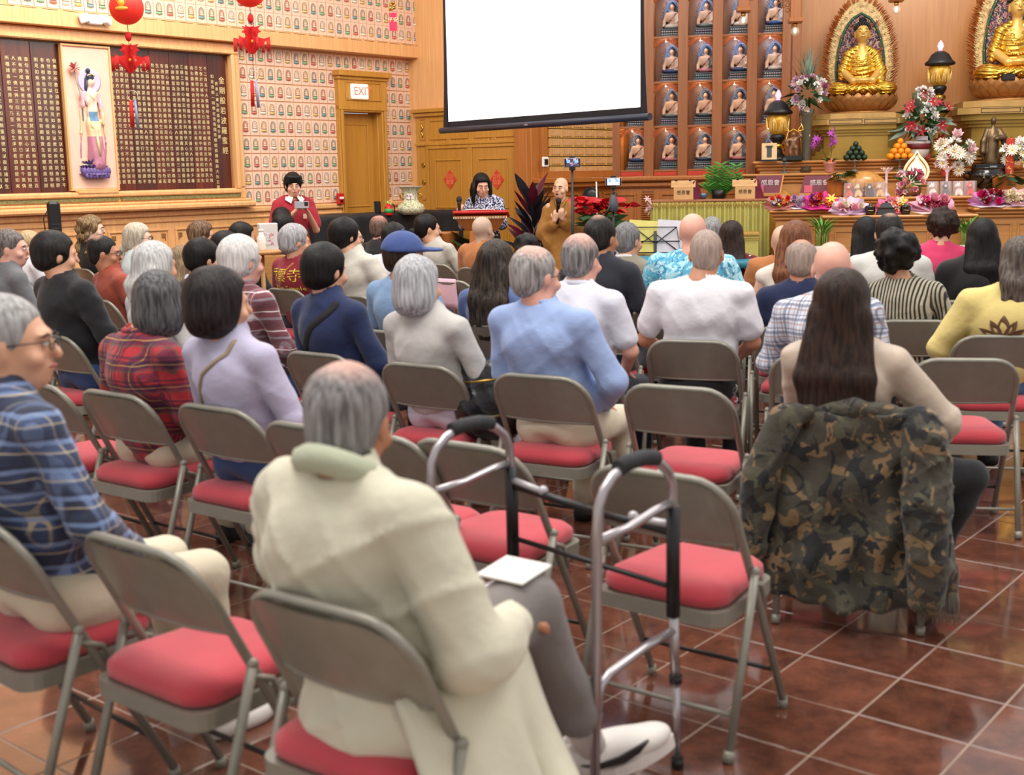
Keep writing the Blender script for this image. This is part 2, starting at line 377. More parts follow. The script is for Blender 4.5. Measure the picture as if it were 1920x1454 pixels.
# ------------------------------------------------------------------ niche tiles: a small seated figure under an arch on a lotus
TILE_BACK = M('tile_plaster', 'ecc8b0', .55, 0, .08, 30); TRIM_ORANGE = M('tile_frame', 'd8a072', .5, 0, .08)
FIG = M('tile_figure', 'd4b8a0', .5, 0, .06)
def tile_me_for(colr, w=.14, h=.205):
    mb = MB()
    mb.box((0, -.006, 0), (w - .010, .012, h - .012), 0)
    arch = []
    for i in range(13):
        a = pi * i / 12; arch.append((-.034 * cos(a), -.01 + .035 + .040 * sin(a) * (1 + .12 * sin(a))))
    out = [(-.034, -.055)] + [(x, z) for x, z in arch] + [(.034, -.055)]
    mb.tube([(x, -.014, z) for x, z in out], .0035, 4, 3)  # raised grey outline along the arch
    mb.prism([(x * .9, z) for x, z in out], -.015, -.011, 4)
    mb.ball((0, -.02, .038), .011, 6, 1); mb.ball((0, -.019, .046), .008, 6, 3)
    mb.ball((0, -.019, .012), .021, 6, 1, sz=1.1, sy=.5); mb.ball((0, -.02, -.012), .032, 8, 1, sz=.38, sy=.5)
    mb.lathe([(.018, -.058), (.040, -.045), (.046, -.032), (.034, -.028)], (0, -.012, 0), 9, 2, sy=.45)
    mb.box((0, -.014, -.026), (.05, .012, .007), 5)
    return mb.mesh('niche_tile', [TILE_BACK, FIG, M('lotus_' + colr, colr, .5, 0, .05), M('tile_grey_line', '84705f', .6), M('halo_' + colr, tuple(.55 * a + .45 * b for a, b in zip(hexc(colr), hexc('d09880'))), .6, 0, .05), M('belt_' + colr, tuple(.45 * a for a in hexc(colr)), .6, 0, .05)])
TCOL = ['7fa0a0', '8cb48c', 'd07c70', 'e4e4d4', 'dcc07a']
TMES = [tile_me_for(c) for c in TCOL]
def wbox(W, name, u0, u1, n0, n1, z0, z1, mat, bev=.008, **k):
    mb = MB().box(((u0 + u1) / 2, (n0 + n1) / 2, (z0 + z1) / 2), (u1 - u0, n1 - n0, z1 - z0), bev=bev); return W.obj(mb, name, mat, **k)
def child(parent, name, mb, mat): o = mb.build(name, mat, parent); return o
def bx(u0, u1, n0, n1, z0, z1, mi=0, bev=.006, mb=None): return (mb or MB()).box(((u0 + u1) / 2, (n0 + n1) / 2, (z0 + z1) / 2), (u1 - u0, n1 - n0, z1 - z0), mi, bev=bev)
def frame(mb, u0, u1, z0, z1, w, n, t, mi=0, bev=.004):
    bx(u0, u1, n - t, n, z1 - w, z1, mi, bev, mb); bx(u0, u1, n - t, n, z0, z0 + w, mi, bev, mb)
    bx(u0, u0 + w, n - t, n, z0 + w, z1 - w, mi, bev, mb); bx(u1 - w, u1, n - t, n, z0 + w, z1 - w, mi, bev, mb); return mb

# left wall: lower plane with a door opening, wainscot, tiles
mb = MB(); bx(-12, -1.24, 0, .2, 0, 3.3, mb=mb); bx(-.56, .3, 0, .2, 0, 3.3, mb=mb); bx(-1.24, -.56, 0, .2, 2.42, 3.3, mb=mb)
wl = WA.obj(mb, 'wall_left', TRIM_ORANGE, **ST)
mb = MB(); bx(-12, .14, -.14, .2, 3.31, 5.0, mb=mb)
wlu = WA.obj(mb, 'wall_left_upper', TRIM_ORANGE, **ST)
beam = WA.obj(bx(-12, .17, -.2, .02, 3.145, 3.315), 'trim_1', W_LIGHT, **ST)
for k in range(26): child(beam, 'slot', bx(-5.9 + k * .235, -5.72 + k * .235, -.202, -.199, 3.300, 3.306), M('slot_dark', '7a4a28', .6))
def put_tile(parent, u, n, z, k):
    o = link('niche_tile', TMES[k % 5], parent); o.location = (u, n, z)
for r_ in range(9):
    z = 1.27 + .2067 * (r_ + .5)
    for c_ in range(21):
        u = -2.87 + .14 * (c_ + .5)
        if r_ < 8 and -1.36 < u < -.46: continue
        put_tile(wl, u, 0, z, c_ + 3 * r_ + (r_ * r_) % 2)
for r_ in range(4):
    z = 3.325 + .196 * (r_ + .5)
    for c_ in range(46):
        u = .12 - .14 * (c_ + .5); P_ = WA.P(u, -.14, z) - Vector((0, 0, EYE)); py = 727 + FPX * P_.dot(RY) / P_.dot(_fwd); px = 960 + FPX * P_.dot(RX) / P_.dot(_fwd)
        if py > -14 and px > -14: put_tile(wlu, u, -.14, z, c_ * 4 + 3 * r_)
# wainscot
mb = MB(); bx(-12, -1.33, -.05, 0, 0, 1.2, mb=mb); bx(-.47, .1, -.05, 0, 0, 1.2, mb=mb)
wn = WA.obj(mb, 'trim_2', W_LIGHT, **ST)
for u0, u1 in ((-12, -1.33), (-.47, .1)):
    child(wn, 'rail', bx(u0, u1, -.09, 0, 1.2, 1.262, bev=.012), W_LIGHT); child(wn, 'rail', bx(u0, u1, -.07, 0, 1.13, 1.16, bev=.01), W_LIGHT)
u = -1.42
while u > -9.5:
    pn = child(wn, 'panel', frame(MB(), u - .78, u, .42, 1.06, .022, -.05, .018), W_LIGHT)
    cm = MB()
    for cu, sx in ((u - .73, 1), (u - .05, -1)):
        for q in range(3): bx(cu + sx * q * .022 - .004, cu + sx * q * .022 + .004, -.058, -.05, .97 - .022 * (2 - q), 1.01, mb=cm, bev=.002); bx(min(cu, cu + sx * .05), max(cu, cu + sx * .05), -.058, -.05, 1.0 - q * .02, 1.006 - q * .02, mb=cm, bev=.002)
    child(pn, 'corner_fretwork', cm, M('fret_dark', '8a5a2c', .6)); u -= .86
# corner pilaster
WA.obj(bx(.05, .2, -.17, .2, 0, 5.0), 'trim_3', W_PEACH, **ST)
# exit door
dr = WA.root('door_1', kind='structure')
mb = MB(); bx(-1.33, -1.24, -.07, .02, 0, 2.5, mb=mb); bx(-.56, -.47, -.07, .02, 0, 2.5, mb=mb); bx(-1.24, -.56, -.07, .02, 2.42, 2.5, mb=mb)
child(dr, 'casing', mb, W_GOLD); mb = MB(); bx(-1.33, -.47, -.085, .02, 2.44, 2.86, mb=mb); child(dr, 'header_panel', mb, W_GOLD)
child(dr, 'header_molding', frame(MB(), -1.22, -.58, 2.56, 2.80, .02, -.085, .012), W_GOLDL)
mb = MB(); bx(-1.37, -.43, -.15, .02, 2.86, 2.93, mb=mb); bx(-1.35, -.45, -.11, .02, 2.82, 2.86, mb=mb); child(dr, 'crown', mb, W_GOLD)
for u0, u1 in ((-1.31, -1.27), (-.53, -.49)): child(dr, 'casing_bead', bx(u0, u1, -.09, -.07, 0, 2.44), W_GOLDL)
lf = child(dr, 'door_leaf', bx(-1.235, -.565, .11, .16, .02, 2.41), W_GOLDL)
child(lf, 'leaf_molding', frame(MB(), -1.15, -.66, 1.2, 2.28, .018, .11, .012), W_GOLD); child(lf, 'leaf_molding', frame(MB(), -1.15, -.66, .25, 1.08, .018, .11, .012), W_GOLD)
child(lf, 'push_bar', MB().box((-.9, .07, .98), (.6, .05, .06), bev=.01), M('steel', '9a9c9e', .3, 1))
child(dr, 'jamb', bx(-.575, -.56, 0, .18, 0, 2.42), W_GOLD)
# exit sign
u, z = WA.hit(672, 172, -.1); es = WA.root('exit_sign', u, -.1, z, label='lit white exit sign with red letters above the golden oak door', cat='sign')
child(es, 'housing', MB().box((0, -.02, 0), (.30, .05, .19), bev=.015), M('sign_white', 'f4ead8', .5, emit=.45, var=.03))
text_mesh('lettering', 'EXIT', .15, M('sign_red', 'e06a50', .5, emit=.3, var=.03), es, (.03, -.047, 0), extrude=.001)
# fire pull station
u, z = WA.hit(636, 373, -.09); fp = WA.root('fire_alarm', u, -.09, z, label='small red fire alarm pull box on the door casing', cat='fire alarm')
child(fp, 'housing', MB().box((0, -.02, 0), (.10, .05, .14), bev=.008), RED); child(fp, 'pull_bar', MB().box((0, -.05, .01), (.07, .012, .03), bev=.004), WHITE)
child(fp, 'window', MB().box((0, -.047, -.03), (.04, .006, .03)), BLACK)

# ------------------------------------------------------------------ sutra board
sb = WA.root('sutra_board', -4.6, 0, 0, label='long dark red sutra board with columns of gilt characters on the left wall', cat='plaque')
SBO = -4.6
mb = MB(); frame(mb, -6.9 - SBO, -2.9 - SBO, 1.36, 3.14, .13, 0, .10, bev=.02); frame(mb, -6.8 - SBO, -3.0 - SBO, 1.43, 3.06, .05, -.05, .09, bev=.012); child(sb, 'frame', mb, W_LIGHT)
mb = MB(); bx(-6.9 - SBO, -2.84 - SBO, -.20, 0, 1.27, 1.34, mb=mb, bev=.02); bx(-6.9 - SBO, -2.87 - SBO, -.15, 0, 1.34, 1.37, mb=mb, bev=.01); child(sb, 'ledge', mb, W_LIGHT)
for q in range(2): child(sb, 'fret_band', bx((-6.6, -4.62)[q] - SBO, (-4.65, -3.0)[q] - SBO, -.115, -.09, 1.385, 1.425, bev=.003), M('olive_fret', '8a8450', .5, 0, .5, 60))
SUTRA = [["施不住於相何以故若菩薩不住相布施其福德不可思", "量須菩提於意云何東方虛空可思量不不也世尊須菩", "提南西北方四維上下虛空可思量不不也世尊須菩提", "菩薩無住相布施福德亦復如是不可思量須菩提菩薩"],
 ["度之如是滅度無量無數無邊眾生實無眾生得滅度者", "何以故須菩提若菩薩有我相人相眾生相壽者相即非", "菩薩復次須菩提菩薩於法應無所住行於布施所謂不", "住色布施不住聲香味觸法布施須菩提菩薩應如是布"],
 ["菩提心應如是住如是降伏其心唯然世尊願樂欲聞佛", "告須菩提諸菩薩摩訶薩應如是降伏其心所有一切眾", "生之類若卵生若胎生若濕生若化生若有色若無色若", "有想若無想若非有想非無想我皆令入無餘涅槃而滅"],
 ["諸菩薩善付囑諸菩薩世尊善男子善女人發阿耨多羅", "三藐三菩提心應云何住云何降伏其心佛言善哉善哉", "須菩提如汝所說如來善護念諸菩薩善付囑諸菩薩汝", "今諦聽當為汝說善男子善女人發阿耨多羅三藐三菩"],
 ["千二百五十人俱爾時世尊食時著衣持缽入舍衛大城", "乞食於其城中次第乞已還至本處飯食訖收衣缽洗足", "已敷座而坐時長老須菩提在大眾中即從座起偏袒右", "肩右膝著地合掌恭敬而白佛言希有世尊如來善護念"]]
LEFTS = [["但應如所教住須菩提於意云何可以身相見如來不不", "也世尊不可以身相得見如來何以故如來所說身相即", "非身相佛告須菩提凡所有相皆是虛妄若見諸相非相", "則見如來須菩提白佛言世尊頗有眾生得聞如是言說"],
 ["章句生實信不佛告須菩提莫作是說如來滅後後五百", "歲有持戒修福者於此章句能生信心以此為實當知是", "人不於一佛二佛三四五佛而種善根已於無量千萬佛", "所種諸善根聞是章句乃至一念生淨信者須菩提如來"],
 ["悉知悉見是諸眾生得如是無量福德何以故是諸眾生", "無復我相人相眾生相壽者相無法相亦無非法相何以", "故是諸眾生若心取相即為著我人眾生壽者若取法相", "即著我人眾生壽者何以故若取非法相即著我人眾生"], []]
W_RED2 = wood('redwood_board_warm', '4c1a0c', '6c2c16', rough=.2, coat=.5)
def column(parent, s_, size, u, zt, pitch):
    mb_ = '\n'.join(s_); cu = text_mesh('gilt_characters', mb_, size * .86, GOLDPAINT, parent, line=pitch / (size * .86), extrude=.0015)
    # scale the column so its characters keep the wanted pitch
    me = cu.data; co = np.zeros(len(me.vertices) * 3); me.vertices.foreach_get('co', co); co = co.reshape(-1, 3)
    hgt = co[:, 1].max() - co[:, 1].min(); want = pitch * len(s_) - (pitch - size * .9)
    co[:, 1] = (co[:, 1] - co[:, 1].max()) * want / hgt; me.vertices.foreach_set('co', co.ravel()); me.update(); cu['kind'] = 'stuff'
    cu.location = (u, -.036, zt); return cu
ub = [-4.62 + (-3.06 + 4.62) * q / 6 for q in range(7)]
for q in range(6):
    u0, u1 = ub[q] - SBO, ub[q + 1] - SBO
    pl = child(sb, 'plank', bx(u0 + .002, u1 - .002, -.035, 0, 1.45, 3.0, bev=.004), W_RED if q % 2 else W_RED2)
    if q < 5:
        for c_ in range(4): column(pl, SUTRA[q][c_], .052, u1 - .036 - c_ * .0615, 2.86, .0595)
    else:
        column(pl, "金剛般若波羅蜜經", .098, u1 - .072, 2.76, .112)
        column(pl, "姚秦三藏法師鳩摩羅什譯", .05, u1 - .148, 2.70, .0595); column(pl, "如是我聞一時佛在舍衛國祇樹給孤獨園與大比丘眾", .052, u1 - .205, 2.78, .0595)
lb = [-5.19, -5.50, -5.82, -6.14, -6.5]
for q in range(4):
    u1, u0 = lb[q] - SBO, (lb[q + 1] if q < 4 else -6.8) - SBO
    pl = child(sb, 'plank', bx(u0 + .002, u1 - .002, -.035, 0, 1.45, 3.0, bev=.004), W_RED2 if q % 2 else W_RED)
    for c_, s_ in enumerate(LEFTS[q]): column(pl, s_, .052, u1 - .05 - c_ * .068, 2.84, .0595)

# relief panel: robed bodhisattva standing on a purple lotus
rp = WA.root('relief_panel', -4.905, -.05, 0, label='pale pink relief panel of a robed standing figure on a purple lotus', cat='relief')
child(rp, 'back_board', bx(-.275, .275, -.03, 0, 1.52, 2.98), M('relief_pink', 'ecc2ac', .6, 0, .04))
mb = frame(MB(), -.29, .29, 1.5, 2.995, .022, 0, .05); bx(-.24, .24, -.10, 0, 1.47, 1.5, mb=mb); child(rp, 'frame', mb, W_LIGHT)
F = Field((-.22, -.16, 1.6), (.22, .02, 2.9), .0075)
F.ell((.02, -.05, 2.63), (.045, .04, .058), .01).cone((.02, -.045, 2.58), (.015, -.045, 2.52), .022, k=.02)
F.ell((.01, -.045, 2.46), (.085, .04, .09), .03).ell((.02, -.045, 2.33), (.06, .038, .09), .03).ell((.03, -.045, 2.18), (.085, .045, .10), .03)
F.cone((.03, -.045, 2.12), (.03, -.045, 1.78), .075, .10, .04)
F.path([(-.07, -.05, 2.50), (-.10, -.07, 2.38), (-.13, -.09, 2.52)], [.026, .022, .014]).path([(.09, -.05, 2.50), (.12, -.06, 2.36), (.135, -.07, 2.19)], [.026, .022, .014])
F.path([(-.11, -.04, 2.4), (-.12, -.04, 2.1), (-.14, -.035, 1.85)], [.014, .012, .008]).path([(.15, -.04, 2.2), (.16, -.04, 2.0), (.15, -.035, 1.85)], [.012, .010, .008])
F.folds(.008, (60, 10, 14), 3)
rm = [M('relief_skin', 'f0d0ba', .5, 0, .03), M('relief_robe', 'b87a8c', .55, 0, .1), M('relief_sash', 'e6c49c', .55, 0, .1), M('relief_blue', '6c94b8', .5), M('relief_shawl', 'd8b0b8', .5, 0, .1)]
def rmat(c):
    o = np.zeros(len(c)); z = c[:, 2]; x = c[:, 0]
    o[(z < 2.1)] = 1; o[(z >= 2.06) & (z < 2.28)] = 2; o[(z > 2.22) & (z < 2.32) & (abs(x - .02) < .05)] = 3; o[(abs(x - .01) > .062) & (z > 2.36) & (z < 2.56)] = 4; return o
F.build('figure', rm, rp, rmat)
mb = MB(); mb.ball((.015, -.055, 2.665), .048, 10, 0, sz=1.0, sy=.8); mb.ball((.0, -.055, 2.735), .026, 8, 0); mb.tube([(-.02, -.05, 2.66), (-.035, -.05, 2.56), (-.04, -.05, 2.46)], [.02, .016, .006], 6)
child(rp, 'hair', mb, M('relief_hair', '2c3444', .5))
mb = MB(); mb.tube([(.015 + .045 * cos(a), -.085, 2.675 + .02 * sin(a) ) for a in np.linspace(.2, pi - .2, 7)], .007, 5); mb.ball((.02, -.09, 2.70), .012, 6); child(rp, 'crown', mb, GOLDPAINT)
mb = MB().lathe([(.13, 0), (.135, .008), (.12, .012)], (0, 0, 0), 24); me = mb.mesh('halo', M('halo_lilac', 'd8bcd8', .6)); link('halo', me, rp, (.02, -.03, 2.63), rot=(pi / 2, 0, 0))
mb = MB(); mb.tube([(-.10, -.06, 2.22), (-.11, -.08, 2.45), (-.16, -.08, 2.62), (-.17, -.07, 2.76)], [.006, .006, .005, .004], 6)
child(rp, 'lotus_stem', mb, M('stem_green', '7c9480', .5))
mb = MB()
for q in range(9): mb.leaf((-.17, -.07, 2.75), (cos(q * .7) * .8, -.25, sin(q * .7) * .6 + .3), .075, .045, .2, n=3)
child(rp, 'pink_bloom', mb, M('bloom_pink', 'd88078', .5))
mb = MB()
for lay, (n_, ra, zz, up) in enumerate(((13, .16, 1.66, -.25), (13, .15, 1.72, .35), (11, .11, 1.75, .9))):
    for q in range(n_):
        a = pi * q / (n_ - 1); mb.leaf((cos(a) * ra * .5, -.03 - .03 * sin(a), zz), (cos(a), -.35 * sin(a) - .1, up * .4), .10, .06, -.3, n=3)
for q in range(9): mb.ball((-.14 + .035 * q, -.085 - .02 * sin(pi * q / 8), 1.70), .030, 8, sz=1.5, sy=.5)
for q in range(8): mb.ball((-.12 + .035 * q, -.095 - .02 * sin(pi * q / 7), 1.655), .026, 8, sz=1.2, sy=.5)
mb.lathe([(.10, 1.62), (.15, 1.66), (.17, 1.72), (.15, 1.76), (.10, 1.775)], (0, -.02, 0), 18, sy=.45); child(rp, 'lotus_base', mb, M('lotus_purple', '6c5894', .5, 0, .2, 20))
child(rp, 'lotus_top', MB().lathe([(.14, 1.765), (.13, 1.78), (.001, 1.782)], (0, -.02, 0), 18, sy=.5), M('lotus_cream', 'e4e4bc', .5))
mb = MB(); mb.tube([(.02 + .06 * cos(a), -.10, 2.20 + .06 * sin(a)) for a in np.linspace(pi, 2 * pi, 9)], .005, 5); mb.tube([(-.05, -.088, 2.52), (.02, -.10, 2.44), (.08, -.088, 2.52)], .004, 5)
mb.tube([(.02, -.10, 2.14), (.01, -.13, 2.0), (.02, -.14, 1.86)], [.012, .018, .012], 5); child(rp, 'jewelled_sash', mb, GOLDPAINT)

# emergency light on the beam
u, z = WA.hit(176, 37, -.22); em = WA.root('emergency_light', u, -.2, z, label='white twin head emergency light on the beam beside the left lantern', cat='light')
child(em, 'housing', MB().box((0, -.03, 0), (.16, .06, .10), bev=.01), WHITE)
for sx in (-1, 1): child(em, 'lamp_head', MB().box((sx * .13, -.05, .0), (.10, .07, .09), rz=sx * .5, ry=sx * .3, bev=.01), WHITE)

# ------------------------------------------------------------------ front wall with oak double doors
mb = MB(); bx(-.2, 2.1, .03, .08, 0, 5.2, mb=mb); wf = WB.obj(mb, 'wall_front', W_LIGHT, **ST)
mb = MB(); bx(.16, 2.04, -.02, .03, 0, 2.44, mb=mb); cab = WB.obj(mb, 'trim_4', W_GOLD, **ST)
mb = MB(); bx(.13, 2.06, -.09, .03, 2.42, 2.47, mb=mb); bx(.15, 2.05, -.06, .03, 2.37, 2.42, mb=mb); child(cab, 'crown', mb, W_GOLD)
child(cab, 'rail', bx(.16, 2.04, -.05, 0, 1.985, 2.02), W_GOLD)
for u0, u1 in ((.42, 1.10), (1.2, 1.88)): child(cab, 'panel', frame(MB(), u0, u1, 2.06, 2.32, .018, -.02, .014), W_GOLDL)
for u0 in (.24, 1.93): child(cab, 'carved_panel', frame(MB(), u0, u0 + .09, 2.06, 2.34, .012, -.02, .012), W_GOLDL)
for u0 in (.285, 1.975): child(cab, 'carving', MB().tube([(u0 + .012 * sin(q * 1.3), -.03, 2.1 + q * .02) for q in range(10)], .008, 5), BRASS)
def medallion(par, u, z, r=.035):
    mb = MB(); m2 = MB().lathe([(r, 0), (r, .008), (r * .6, .014), (r * .5, .008), (r * .25, .016), (.001, .018)], (0, 0, 0), 12, flute=.06, fn=6)
    link('medallion', m2.mesh('medallion', BRASS if (int(z * 10) % 2) else W_GOLDL), par, (u, -.02, z), rot=(pi / 2, 0, 0))
for u0 in (.285, 1.975):
    for z in (1.73, 1.50, 1.29, 1.10, .8, .5): medallion(cab, u0, z)
for u0 in (.75, 1.53): medallion(cab, u0, 2.03, .05)
for k, (u0, u1) in enumerate(((.40, 1.10), (1.17, 1.88))):
    d_ = WB.root('door_%d' % (k + 2), kind='structure')
    child(d_, 'casing', frame(MB(), u0 - .04, u1 + .04, -.02, 1.98, .04, -.02, .03), W_GOLD); child(d_, 'door_leaf', bx(u0, u1, -.035, -.02, 0, 1.94), W_GOLDL)
    child(d_, 'panel_molding', frame(MB(), u0 + .11, u1 - .11, 1.16, 1.80, .018, -.035, .014), W_GOLD); child(d_, 'panel_molding', frame(MB(), u0 + .11, u1 - .11, .3, 1.0, .018, -.035, .014), W_GOLD)
    for uu in (u0 + .2, u1 - .2):
        m2 = MB().lathe([(.035, 0), (.035, .008), (.02, .014), (.001, .018)], (0, 0, 0), 12, flute=.06, fn=6); link('medallion', m2.mesh('medallion', BRASS), d_, (uu, -.035, 1.08), rot=(pi / 2, 0, 0))
    uc, zc = WB.hit((843, 931)[k], (337, 337)[k], -.05)
    pp = WB.root('paper_diamond', uc, -.04, zc, label='red paper diamond with gold characters on the %s oak door' % ('left', 'right')[k], cat='decoration', group='red door papers')
    child(pp, 'paper', MB().prism([(-.115, 0), (0, -.13), (.115, 0), (0, .13)], -.004, 0), M('red_paper', 'd0442c', .6, 0, .05))
    text_mesh('gold_characters', ('招財\n進寶', '吉祥\n如意')[k], .07, M('gold_ink', 'e88858', .5), pp, (0, -.005, 0), extrude=.0008)
# pilaster between the doors and the alcove
mb = MB(); bx(2.04, 2.14, -.03, .06, 0, 5.2, mb=mb); WB.obj(mb, 'trim_5', W_ORANGE, **ST)
# ------------------------------------------------------------------ alcove wall with rows of name plaques
mb = MB(); bx(-.1, 2.2, 0, .2, 0, 5.2, mb=mb); wd = WD.obj(mb, 'wall_alcove', W_ORANGE, **ST)
mb = MB(); frame(mb, .16, 2.0, 1.53, 3.1, .09, 0, .06); child(wd, 'plaque_frame', mb, W_ORANGE); mb = MB(); bx(.0, 2.1, -.16, 0, 1.47, 1.53, mb=mb); bx(.05, 2.1, -.11, 0, 1.41, 1.47, mb=mb); child(wd, 'ledge', mb, W_ORANGE)
for q in range(4): child(wd, 'panel', frame(MB(), .12 + q * .48, .52 + q * .48, .5, 1.33, .03, 0, .02), W_ORANGE)
PLQ = M('plaque_amber', 'd2a052', .45, 0, .12, 30, emit=.05); PLI = M('plaque_strip', 'd0a070', .5); INK = M('plaque_ink', '3a2410', .7)
mb = MB().box((0, -.015, 0), (.248, .03, .108), 0, bev=.004)
for q in range(6): mb.box((-.095 + q * .038, -.033, .008), (.026, .006, .075), 1)
for q in range(5): mb.box((-.08 + q * .04, -.034, -.036), (.012, .006, .008), 2)
mb.box((0, -.02, -.056), (.25, .02, .006), 2)
plq = mb.mesh('name_plaque', [PLQ, PLI, INK])
for r_ in range(9):
    for c_ in range(6): link('name_plaque', plq, wd, (.34 + .252 * (c_ + .5), 0, 1.565 + .118 * (r_ + .5)))
u, z = WD.hit(1021, 304, -.06); th = WD.root('thermostat', u, -.06, z, label='square white thermostat with black screen left of the name plaques', cat='thermostat')
child(th, 'case', MB().box((0, -.012, 0), (.13, .03, .13), bev=.012), WHITE); child(th, 'screen', MB().box((0, -.03, 0), (.07, .006, .07)), BLACK)

# ------------------------------------------------------------------ altar wall with statue niches
CP, CO, RP = .455, .32, .585
mb = MB(); bx(-.25, 7.5, .42, .6, 0, 5.4, mb=mb); wc = WC.obj(mb, 'wall_altar', W_DARK, **ST)
NB = wood('niche_wood', '8a4e22', 'a2622c')
pm = MB()
for c_ in range(6):
    u0 = .12 + CO + CP * (c_ - 1); bx(u0, u0 + CP - CO, -.04, .42, 1.5, 4.0, mb=MB()) 
    child(wc, 'post', bx(u0, u0 + CP - CO, -.03, .42, 1.5, 4.0), W_DARK)
for r_ in range(5): child(wc, 'shelf', bx(.0, 2.3, .0, .42, 1.585 + RP * r_, 1.615 + RP * r_), W_DARK)
NG = M('niche_light', 'fff0d8', .3, emit=14, var=0)
fm = MB()
for sx in (-1, 1):
    for q in range(16):
        t = q / 15; x = sx * (.155 - .14 * t); zz = -.02 - .10 * (1 - t) ** 1.5
        fm.tube([(x, 0, zz + .06 * sin(a) * .22 - .0) if False else (x + .013 * cos(a), 0, zz / 1.3 + .013 * sin(a)) for a in np.linspace(0, 2 * pi, 6)], .0035, 4)
        if zz < -.05: fm.tube([(x + .012 * cos(a), 0, zz / 2.6 + .010 * sin(a)) for a in np.linspace(0, 2 * pi, 6)], .0035, 4)
    fm.tube([(sx * .16, 0, -.115), (sx * .13, 0, -.105), (sx * .09, 0, -.07), (sx * .04, 0, -.045), (0, 0, -.03)], .006, 5)
fret = fm.mesh('fretwork', M('fret_orange', 'b4581e', .4, 0, .1))
spot = bpy.data.lights.new('niche_spot', 'POINT'); spot.energy = 1.1; spot.color = (1, .86, .66); spot.shadow_soft_size = .02
spotb = bpy.data.lights.new('niche_spot_cool', 'POINT'); spotb.energy = 1.4; spotb.color = (.72, .82, 1); spotb.shadow_soft_size = .02
bulb = MB().ball((0, 0, 0), .013, 8).mesh('spot_bulb', NG)
for r_ in range(4):
    for c_ in range(5):
        uc = .12 + CO / 2 + CP * c_; zt = 1.615 + RP * r_ + RP - .03
        link('fretwork', fret, wc, (uc, .0, zt)); link('spot_bulb', bulb, wc, (uc, .05, zt - .03))
        cool = r_ >= 2
        lo = bpy.data.objects.new('niche_spot', spotb if cool else spot); COL.objects.link(lo); lo.location = WC.P(uc + .0, .07, zt - .05)
child(wc, 'side_panel', bx(2.36, 2.5, -.03, .42, 0, 5.0), W_DARK)
child(wc, 'back_panel', bx(2.5, 7.5, .20, .30, 0, 5.4), wood('altar_back_panel', 'b0743c', 'c0844a'))
for q in range(5): child(wc, 'red_strip', bx(.12 + CP * q, .12 + CP * q + CO, -.012, .02, 1.53, 1.585), M('red_strip', 'c03a24', .6, 0, .1))
mb = MB(); bx(-.1, 2.6, -.12, .02, 1.46, 1.53, mb=mb, bev=.02); bx(-.1, 2.6, -.06, .02, 1.38, 1.46, mb=mb, bev=.02); child(wc, 'ledge', mb, W_ORANGE)
child(wc, 'lower_panel', bx(-.25, 2.6, 0, .05, 0, 1.4), W_ORANGE)
for q in range(4): child(wc, 'panel', frame(MB(), (-.06, .66, 1.3, 1.95)[q], (.34, 1.2, 1.85, 2.5)[q], .5, 1.3, .03, 0, .02), W_ORANGE)
lv = MB()
for q in range(24): lv.box((.49, -.01, .58 + q * .031), (.16, .03, .012), rx=.5)
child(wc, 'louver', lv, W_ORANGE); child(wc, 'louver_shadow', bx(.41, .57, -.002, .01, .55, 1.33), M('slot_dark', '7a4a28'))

# ceiling light panels with louvre grids, seen only as reflections in the polished floor
def mirror_panel(px, py, z, w, d, n_):
    f = on_z(px, py, 0); r = Vector((f.x, f.y, EYE)) ; dx, dy = f.x, f.y; k = z / EYE; c = Vector((f.x + dx * k, f.y + dy * k, z))
    o = empty('ceiling_panel', c, WA.a, None, None); o['kind'] = 'structure'
    MB().box((0, 0, .02), (w, d, .02)).build('diffuser', M('panel_glow', 'f8f8ff', .5, emit=3.2, var=0), o); mb = MB()
    for q in range(n_ + 1): mb.box((-w / 2 + w * q / n_, 0, 0), (.03, d, .05)); mb.box((0, -d / 2 + d * q / n_, 0), (w, .03, .05))
    mb.build('louvre_grid', M('louvre', 'a0a0a4', .5), o)
mirror_panel(70, 1015, 4.6, 1.6, 1.1, 7)
mirror_panel(-60, 1120, 4.6, 1.2, 1.2, 6)
